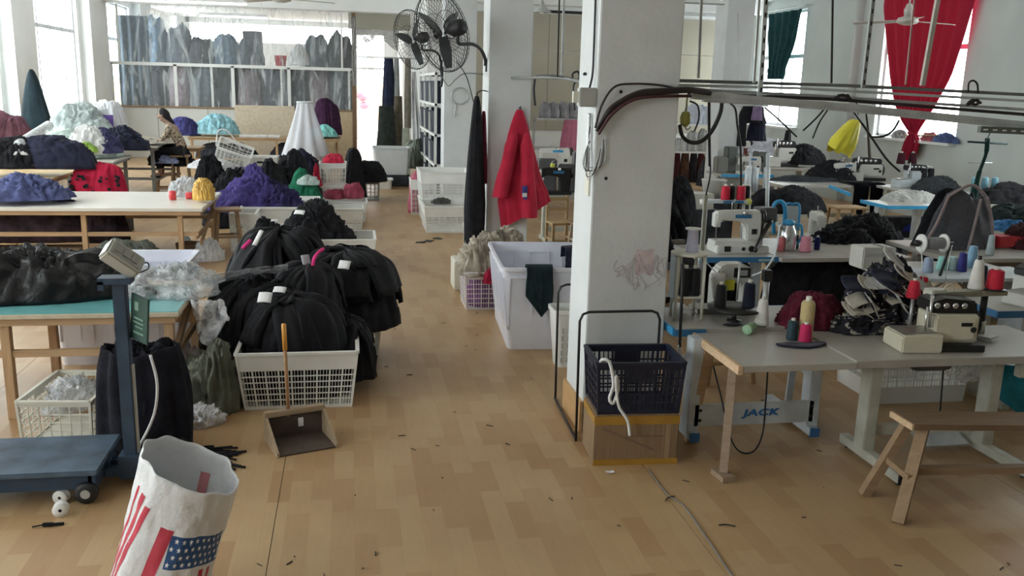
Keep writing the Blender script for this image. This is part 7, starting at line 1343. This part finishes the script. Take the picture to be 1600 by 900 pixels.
# ---- ceiling fan, pendant lamp, rear lamps
def ceiling_fan(label, c, a0):
    r = thing('ceiling_fan', label, 'fan', c); M_fan = plastic('fan_enamel', (.55, .53, .49), .4)
    MB().tube([(0, 0, .08), (0, 0, ZC-c[2])], .012, 8).obj('down_rod', M_fan, r, True); MB().lathe([(.05, .06), (.06, .14), (.03, .22)], seg=18).obj('cover', M_fan, r, True); MB().lathe([(.05, -.05), (.12, -.03), (.14, 0), (.12, .04), (.05, .06)], seg=24).obj('motor', M_fan, r, True)
    for k in range(3):
        a = a0+2*PI*k/3; MB().grid(lambda u, v: Vector(((.12+.6*v)*math.cos(a)-(u-.5)*.13*math.sin(a), (.12+.6*v)*math.sin(a)+(u-.5)*.13*math.cos(a), .02*(u-.5)-.01*v)), 3, 10).obj('blade', M_fan, r, True, solid=.008)
    return r
ceiling_fan('ceiling fan hanging before the red curtain', at_y(1418, 33, 11.2), .12); ceiling_fan('ceiling fan over the left tables, cut by the top edge', at_y(440, -2, 13.0), .3)
def shade(label, px, py, y): p = at_y(px, py, y); r = thing('pendant_lamp', label, 'lamp', p); MB().lathe([(.16, -.06), (.165, -.05), (.05, .05), (.03, .12), (.01, .14)], seg=22).obj('lamp_shade', plastic('shade_grey', (.42, .43, .42)), r, True); MB().lathe([(.02, -.08), (.045, -.07), (.03, -.02)], seg=12).obj('bulb', M_whitep, r, True); MB().tube([(0, 0, .13), (0, 0, ZC-p.z)], .006, 6).obj('cord', M_darkmetal, r, True)
shade('pendant lamp shade hanging between the two pillars', 847, 14, 16.0)
p = at_y(1090, 5, 15.0); tube_lamp('dark unlit tube fitting right of the near pillar', p, 1.0).children[1].data.materials[0] = M_whitep if False else M_tube
for o_ in list(bpy.data.objects):
    if o_.name.startswith('fluorescent_lamp') and 'dark unlit' in o_.get('label', ''):
        for ch in o_.children:
            if ch.name.startswith('tube'): ch.data = ch.data.copy(); ch.data.materials.clear(); ch.data.materials.append(plastic('dead_tube', (.35, .36, .36)))
tag(MB().box((at_y(1103, 23, 23.5).x, 23.5, at_y(1103, 23, 23.5).z), (1.4, .06, .08)).obj('cable_duct', M_steel, None), 'grey duct along the rear wall above the beige boards', 'duct'); tag(MB().box((at_y(880, 19, 20).x, 20, at_y(880, 19, 20).z), (1.0, .05, .06)).obj('lamp_bar', M_darkmetal, None), 'dark bar hanging near the pendant lamp', 'bar')
cable('hanger_wire', 'wire carrying the dark bar near the pendant lamp', [at_y(880, 19, 20), at_y(880, 10, 20), (at_y(880, 19, 20).x, 20, ZC)], .008, M_darkmetal)
